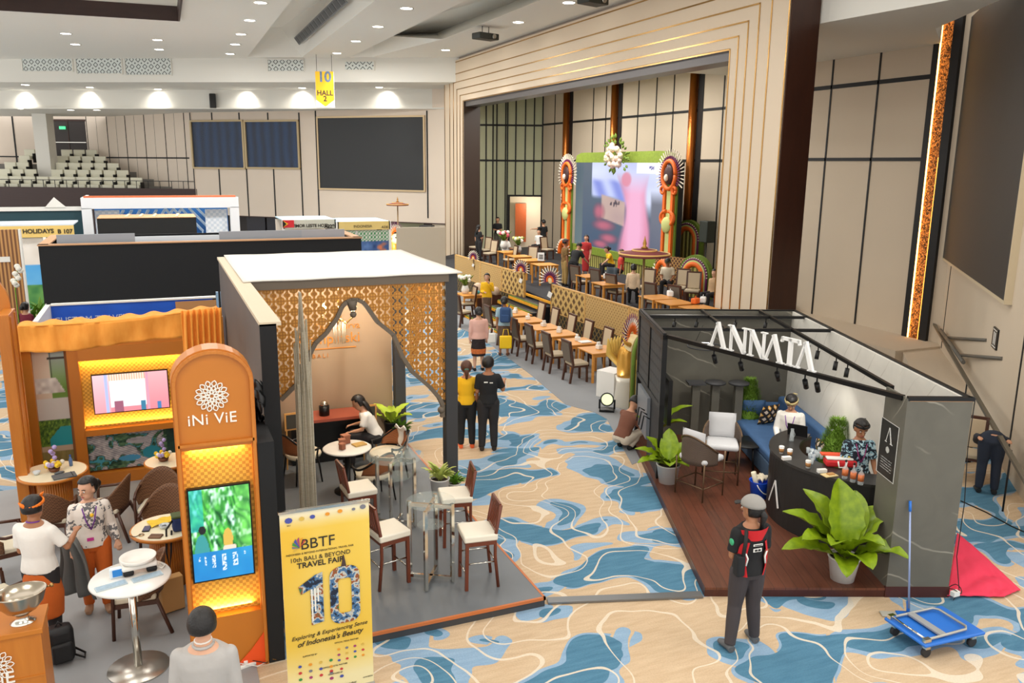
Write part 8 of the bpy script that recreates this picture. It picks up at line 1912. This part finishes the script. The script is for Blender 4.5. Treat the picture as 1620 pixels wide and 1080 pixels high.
# -- aisle
q = G(772, 712, 0); person('man in black T-shirt reading a white leaflet on the carpet', q, -.35, 1.74, top=blk, bot=dkt, sk=SK2, det=1, aR=((.1, .06, -.25), (.03, .24, .1)), aL=AR_FWD, turn=-.3, tilt=-.2, shoe=mat('dark_shoe', (44, 34, 28), .5), extra=[('back_print', MAT_WHITEGLOSS, lambda q, U, Hd, s, el, wr: (q.box(U(-.045, -.135, 1.31), (.07, .006, .022)), q.box(U(.05, -.135, 1.3), (.06, .006, .016))))])
v = G(806, 610, 1.1); tag(MB().box((0, 0, 0), (.15, .02, .2), rot=Matrix.Rotation(-.8, 3, 'X')).build('leaflet', _mats['white_paper'], loc=(q.x+.36, q.y+.22, 1.2), rz=-.3), 'white leaflet held by the man in the black T-shirt', 'leaflet')
q = G(738, 708, 0); person('woman in yellow shirt beside the man in black, partly behind the pavilion post', q, -.3, 1.62, top=yel, bot=blk, hair='tail', hm=HBR, sk=SK2, det=1, slv='short', aL=AR_FWD, aR=AR_DOWN, shoe=mat('orange_sandal', (226, 100, 50), .6), extra=[('hair_clip', mat('teal_clip', (40, 130, 120), .5), lambda q, U, Hd, s, el, wr: q.sph(Hd(0, -.12, .0), .03, sc=(1.4, .6, .8)))])
q = G(757, 586, 0); person('woman in pale pink jacket and patterned skirt walking up the aisle', q, -.15, 1.6, top=cloth('pink_jacket', (226, 178, 164)), slv='long', wide=1.15, skirt=(cloth('black_orange_ikat', (40, 28, 30), .9, 18), .42, .04), hair='bun', sk=SK3, det=1, shoe=MAT_BLACK, extra=[('skirt_border', mat('ikat_border', (206, 110, 50), .7, var=.6, vscale=26), lambda q, U, Hd, s, el, wr: q.tube([Vector((0, 0, .47)), Vector((0, 0, .6))], [(.19, .16), (.2, .17)], 20, cap=False))])
q = G(797, 562, 0); pbk = q; person('woman in pale blue top with patterned skirt walking beside the pink jacket', q, -.45, 1.6, top=cloth('pale_blue_top', (160, 188, 200)), skirt=(pat, .3, .03), hair='bun', sk=SK2, det=1, shoe=mat('brown_sandal', (110, 70, 50), .6))
t = thing('backpack', 'blue backpack worn by the woman in the pale blue top', 'backpack', (q.x-.05, q.y-.2, 1.18), -.45)
MB().box((0, 0, 0), (.3, .18, .42), bev=.06).build('bag_body', mat('denim_backpack', (46, 76, 120), .8, bump=.4, bscale=30), t); MB().box((0, -.1, -.08), (.22, .06, .2), bev=.02).build('pocket', mat('denim_backpack', (46, 76, 120)), t)
for sx in (-1, 1): MB().tube([(sx*.09, .05, .2), (sx*.1, .12, .27), (sx*.1, .2, .2)], .014, 6).build('strap', mat('denim_backpack', (46, 76, 120)), t)
def tote(label, x, y, z, s, m_):
    t = thing('tote_bag', label, 'bag', (x, y, z), -.3); MB().box((0, 0, 0), (.3*s, .1*s, .32*s), bev=.03).build('bag_body', m_, t); MB().tube([(-.08*s, 0, .14*s), (-.05*s, 0, .32*s), (.05*s, 0, .32*s), (.08*s, 0, .14*s)], .01, 6).build('handle', m_, t)
ty = mat('bright_yellow_bag', (250, 204, 16), .5)
tote('bright yellow tote bag carried by the woman with the blue backpack', G(800, 541, .5).x, G(800, 541, .5).y, .5, 1.1, ty); tote('white and yellow bag between the pink jacket and the blue backpack', pbk.x-.33, pbk.y+.1, .5, .85, MAT_WHITEGLOSS)
q = G(783, 512, 0); person('woman in yellow blouse, hand at her face, at the foot of the fence', (q.x-.15, q.y+.35, 0), pi-.5, 1.6, top=yel, slv='long', skirt=(pat, .15, .0), hair='long', sk=SK3, det=1, aL=((.06, .1, -.2), (-.12, .12, .24)), aR=AR_FWD)
# -- squatting man
q = G(985, 712, 0); sqx = person('man in brown shirt squatting beside the marble booth partition', (q.x, q.y+.05, 0), -1.25, 1.68, sit=.16, lean=.5, top=cloth('brown_polo', (118, 74, 56)), bot=cloth('stone_trousers', (206, 194, 176)), sk=SK1, det=1, tilt=.2, aL=((.02, .22, -.1), (0, .26, .06)), aR=((.02, .2, -.16), (0, .26, .02)), legs=((-.14, .32, .42), (-.13, .12, .08), (.14, .34, .3), (.13, .1, .08)), shoe=MAT_BLACK,
    extra=[('face_mask', mat('mask_blue_grey', (200, 206, 214), .8), lambda q, U, Hd, s, el, wr: q.sph(Hd(0, .06, -.05), .05, sc=(1, .8, .8)))])
# -- marble booth
q = LA(2.35, 3.95, FA); person('man in white shirt sitting on the blue sofa typing on the laptop', q, AR+pi-.45, 1.68, sit=.5, lean=.15, top=wht, slv='long', bot=dkb, sk=SK1, det=2, tilt=.45, aL=AR_TYPE, aR=AR_TYPE, head=('udeng', mat('cream_black_headcloth', (176, 160, 110), .7, var=.6, vscale=20)), extra=[('lanyard', M_PUR, lanyard)])
q = LA(2.48, 1.62, FA); floral = NT('blue_floral_shirt', .8); n = floral.noise(floral.map(), 15, 2, 1.2); floral.col(floral.ramp(n, (.3, S(26, 34, 48)), (.48, S(26, 34, 48)), (.5, S(150, 190, 206)), (.6, S(206, 222, 226)), interp='CONSTANT'))
person('man in blue floral shirt and black headcloth standing behind the bar', q, AR+pi-.1, 1.62, top=floral.m, bot=dkt, sk=SK2, det=2, tilt=.3, aL=((.05, .04, -.26), (-.02, .2, -.12)), aR=((.05, .04, -.26), (-.02, .2, -.12)), head=('udeng', MAT_BLACK), extra=[('lanyard', mat('magenta_ribbon', (150, 50, 110), .6), lanyard)])
# -- vest man
q = G(1174, 1020, 0); red = cloth('red_vest_cloth', (196, 26, 34), .06)
def vest_red(q, U, Hd, s, el, wr): 
    q.grid(lambda u, v: U((u-.5)*.34*(1-.2*v), -.142+.07*(2*u-1)**2-.0, 1.43-.12*v), 12, 4)
    for sx in (-1, 1): q.grid(lambda u, v: U(sx*(.09+.07*u+.03*sin(v*pi)), -.136+.09*u*u, 1.3-.4*v), 6, 8)
def vest_w(q, U, Hd, s, el, wr):
    q.box(U(0, -.15, 1.27), (.11, .008, .022)); q.box(U(0, -.146, 1.21), (.1, .008, .038))
    for sx in (-1, 1): q.tube([U(sx*.13, -.128, 1.18), U(sx*.105, -.138, 1.12), U(sx*.12, -.132, 1.04)], .011, 5)
def txt(q, U, Hd, s, el, wr):
    for i in range(2): q.box(U(-.02+.04*i, -.152, 1.21), (.03, .006, .02))
    q.box(U(0, -.156, 1.27), (.09, .006, .008))
person('man in red and black vest and grey cap, back to the viewer', q, -.1, 1.7, top=cloth('black_work_shirt', (24, 24, 26)), bot=cloth('charcoal_work_trousers', (62, 56, 58)), sk=SK2, det=2, hair='tail', turn=.5, wide=1.05, aL=AR_FWD, aR=AR_FWD, shoe=mat('grey_shoe', (90, 92, 94), .6), head=('cap', mat('grey_cap', (150, 146, 140), .7)),
    legs=((-.11, .03, .5), (-.2, -.06, .08), (.11, .02, .5), (.16, .02, .08)), extra=[('red_panels', red, vest_red), ('white_patches', MAT_WHITEGLOSS, vest_w), ('patch_print', MAT_BLACK, txt), ('sleeve_badge', mat('green_blue_badge', (60, 170, 120), .5), lambda q, U, Hd, s, el, wr: q.sph(U(-.24, -.02, 1.28), .04, sc=(.4, 1, 1))), ('shoulder_strap', MAT_BLACK, lambda q, U, Hd, s, el, wr: q.tube([U(-.12, -.1, 1.44), U(-.15, -.14, 1.3), U(-.17, -.13, 1.05)], [(.025, .012)]*3, 6)), ('shoulder_bag', blk, lambda q, U, Hd, s, el, wr: q.box(U(-.18, -.1, 1.04), (.1, .1, .24), bev=.02))])
# -- right edge and far left
q = G(1588, 782, 0); person('person in dark jeans bending over behind the handrail at the right edge', (q.x-.22, q.y+.16, 0), -.8, 1.72, top=cloth('dark_navy_top', (34, 38, 48)), slv='long', bot=dkb, det=0, shoe=mat('black_white_sneaker', (30, 30, 32), .5), lean=2.0)
q = AY(38, 470, 24.0); person('woman in burgundy top holding a phone beside the slatted wall', (q.x, 24.0, 0), -.6, 1.58, top=cloth('burgundy_top', (112, 24, 46)), slv='long', skirt=(pat, .1, 0), hair='bun', det=0, aL=AR_FWD, aR=AR_FWD)
# -- stage
def st(px, py, hp=None): q = G(px, py, ZD); return (q.x, q.y, ZD)
grey = cloth('sage_pants', (90, 90, 80))
SP = [
 ((757, 412), 'woman in black standing at the far left end of the stage', dict(rz=-1.2, h=1.6, top=blk, bot=dkt, hair='long', aR=AR_FWD)),
 ((787, 397), 'man in black patterned shirt standing behind the stage tables at the left', dict(rz=2.7, h=1.68, top=blk, bot=grey, aL=AR_FWD, aR=AR_FWD)),
 ((859, 404), 'man in black T-shirt with arm stretched, near the stage doorway', dict(rz=.3, h=1.7, top=blk, bot=grey, aL=((.25, .05, -.05), (.22, .05, 0)))),
 ((800, 419), 'heavy man in white shirt seated at a stage table on the left', dict(rz=-1.3, h=1.68, sit=.47, top=wht, bot=dkt, wide=1.25, aL=AR_TYPE, aR=AR_TYPE)),
 ((852, 406), 'woman in white seated behind the white table sign', dict(rz=2.2, h=1.6, sit=.47, top=wht, bot=dkt, hair='bun', sk=SK3)),
 ((893, 452), 'man in gold patterned shirt and headcloth standing right of the steps', dict(rz=-1.6, h=1.68, top=cloth('gold_batik', (120, 92, 50), .7, 16), bot=cloth('khaki_trousers', (170, 140, 84)), head=('udeng', mat('maroon_batik', (110, 40, 36), .7)), sk=SK2)),
 ((926, 436), 'woman in red dress with long black hair near the green skirt', dict(rz=2.3, h=1.6, top=cloth('red_dress', (176, 44, 44)), skirt=(cloth('red_dress', (176, 44, 44)), .2, 0), hair='long', sk=SK3, aR=AR_FWD)),
 ((906, 456), 'man in black bending over a stage table beside the gold patterned shirt', dict(rz=-1.0, h=1.7, lean=.6, top=blk, bot=blk, slv='short', aR=((.1, .2, -.15), (.05, .24, -.02)), aL=((.1, .2, -.15), (.05, .24, -.02)))),
 ((967, 442), 'woman in yellow blouse leaning towards the stage table', dict(rz=1.4, h=1.58, sit=.5, lean=.35, top=yel, bot=dkt, hair='bun', sk=SK3, aL=((.1, .2, -.12), (.05, .22, -.05)), aR=AR_TYPE)),
 ((981, 450), 'person with brown hair in a coral red top seated beside the woman in yellow', dict(rz=1.0, h=1.6, sit=.47, top=cloth('coral_top', (224, 72, 62)), bot=dkt, hm=HBR, hair='long')),
 ((970, 424), 'man with dark headcloth standing behind the woman in yellow', dict(rz=2.6, h=1.66, top=cloth('brown_shirt', (110, 70, 60)), bot=dkt, head=('udeng', MAT_BLACK), sk=SK2)),
 ((1000, 482), 'woman in cream lace seated by the parasol pole, hair in a bun', dict(rz=-.6, h=1.58, sit=.47, top=cloth('cream_lace', (226, 200, 168), .15, 24), slv='long', bot=dkt, hair='bun', sk=SK3)),
 ((1055, 470), 'man in cream shirt and olive headcloth writing at the table below the lattice', dict(rz=2.4, h=1.68, sit=.47, lean=.25, tilt=.4, top=cloth('cream_shirt', (230, 216, 190)), bot=dkt, aL=AR_TYPE, aR=AR_TYPE, head=('udeng', mat('olive_headcloth', (90, 90, 60), .7)), sk=SK2)),
 ((1127, 492), 'woman in beige seated beside the cream portal jamb', dict(rz=1.8, h=1.56, sit=.47, top=cloth('beige_blouse', (196, 160, 120)), slv='long', bot=dkt, hair='long', sk=SK3)),
]
for (px, py), lb, kw in SP:
    rz = kw.pop('rz'); person(lb, st(px, py), rz, det=0, **kw)
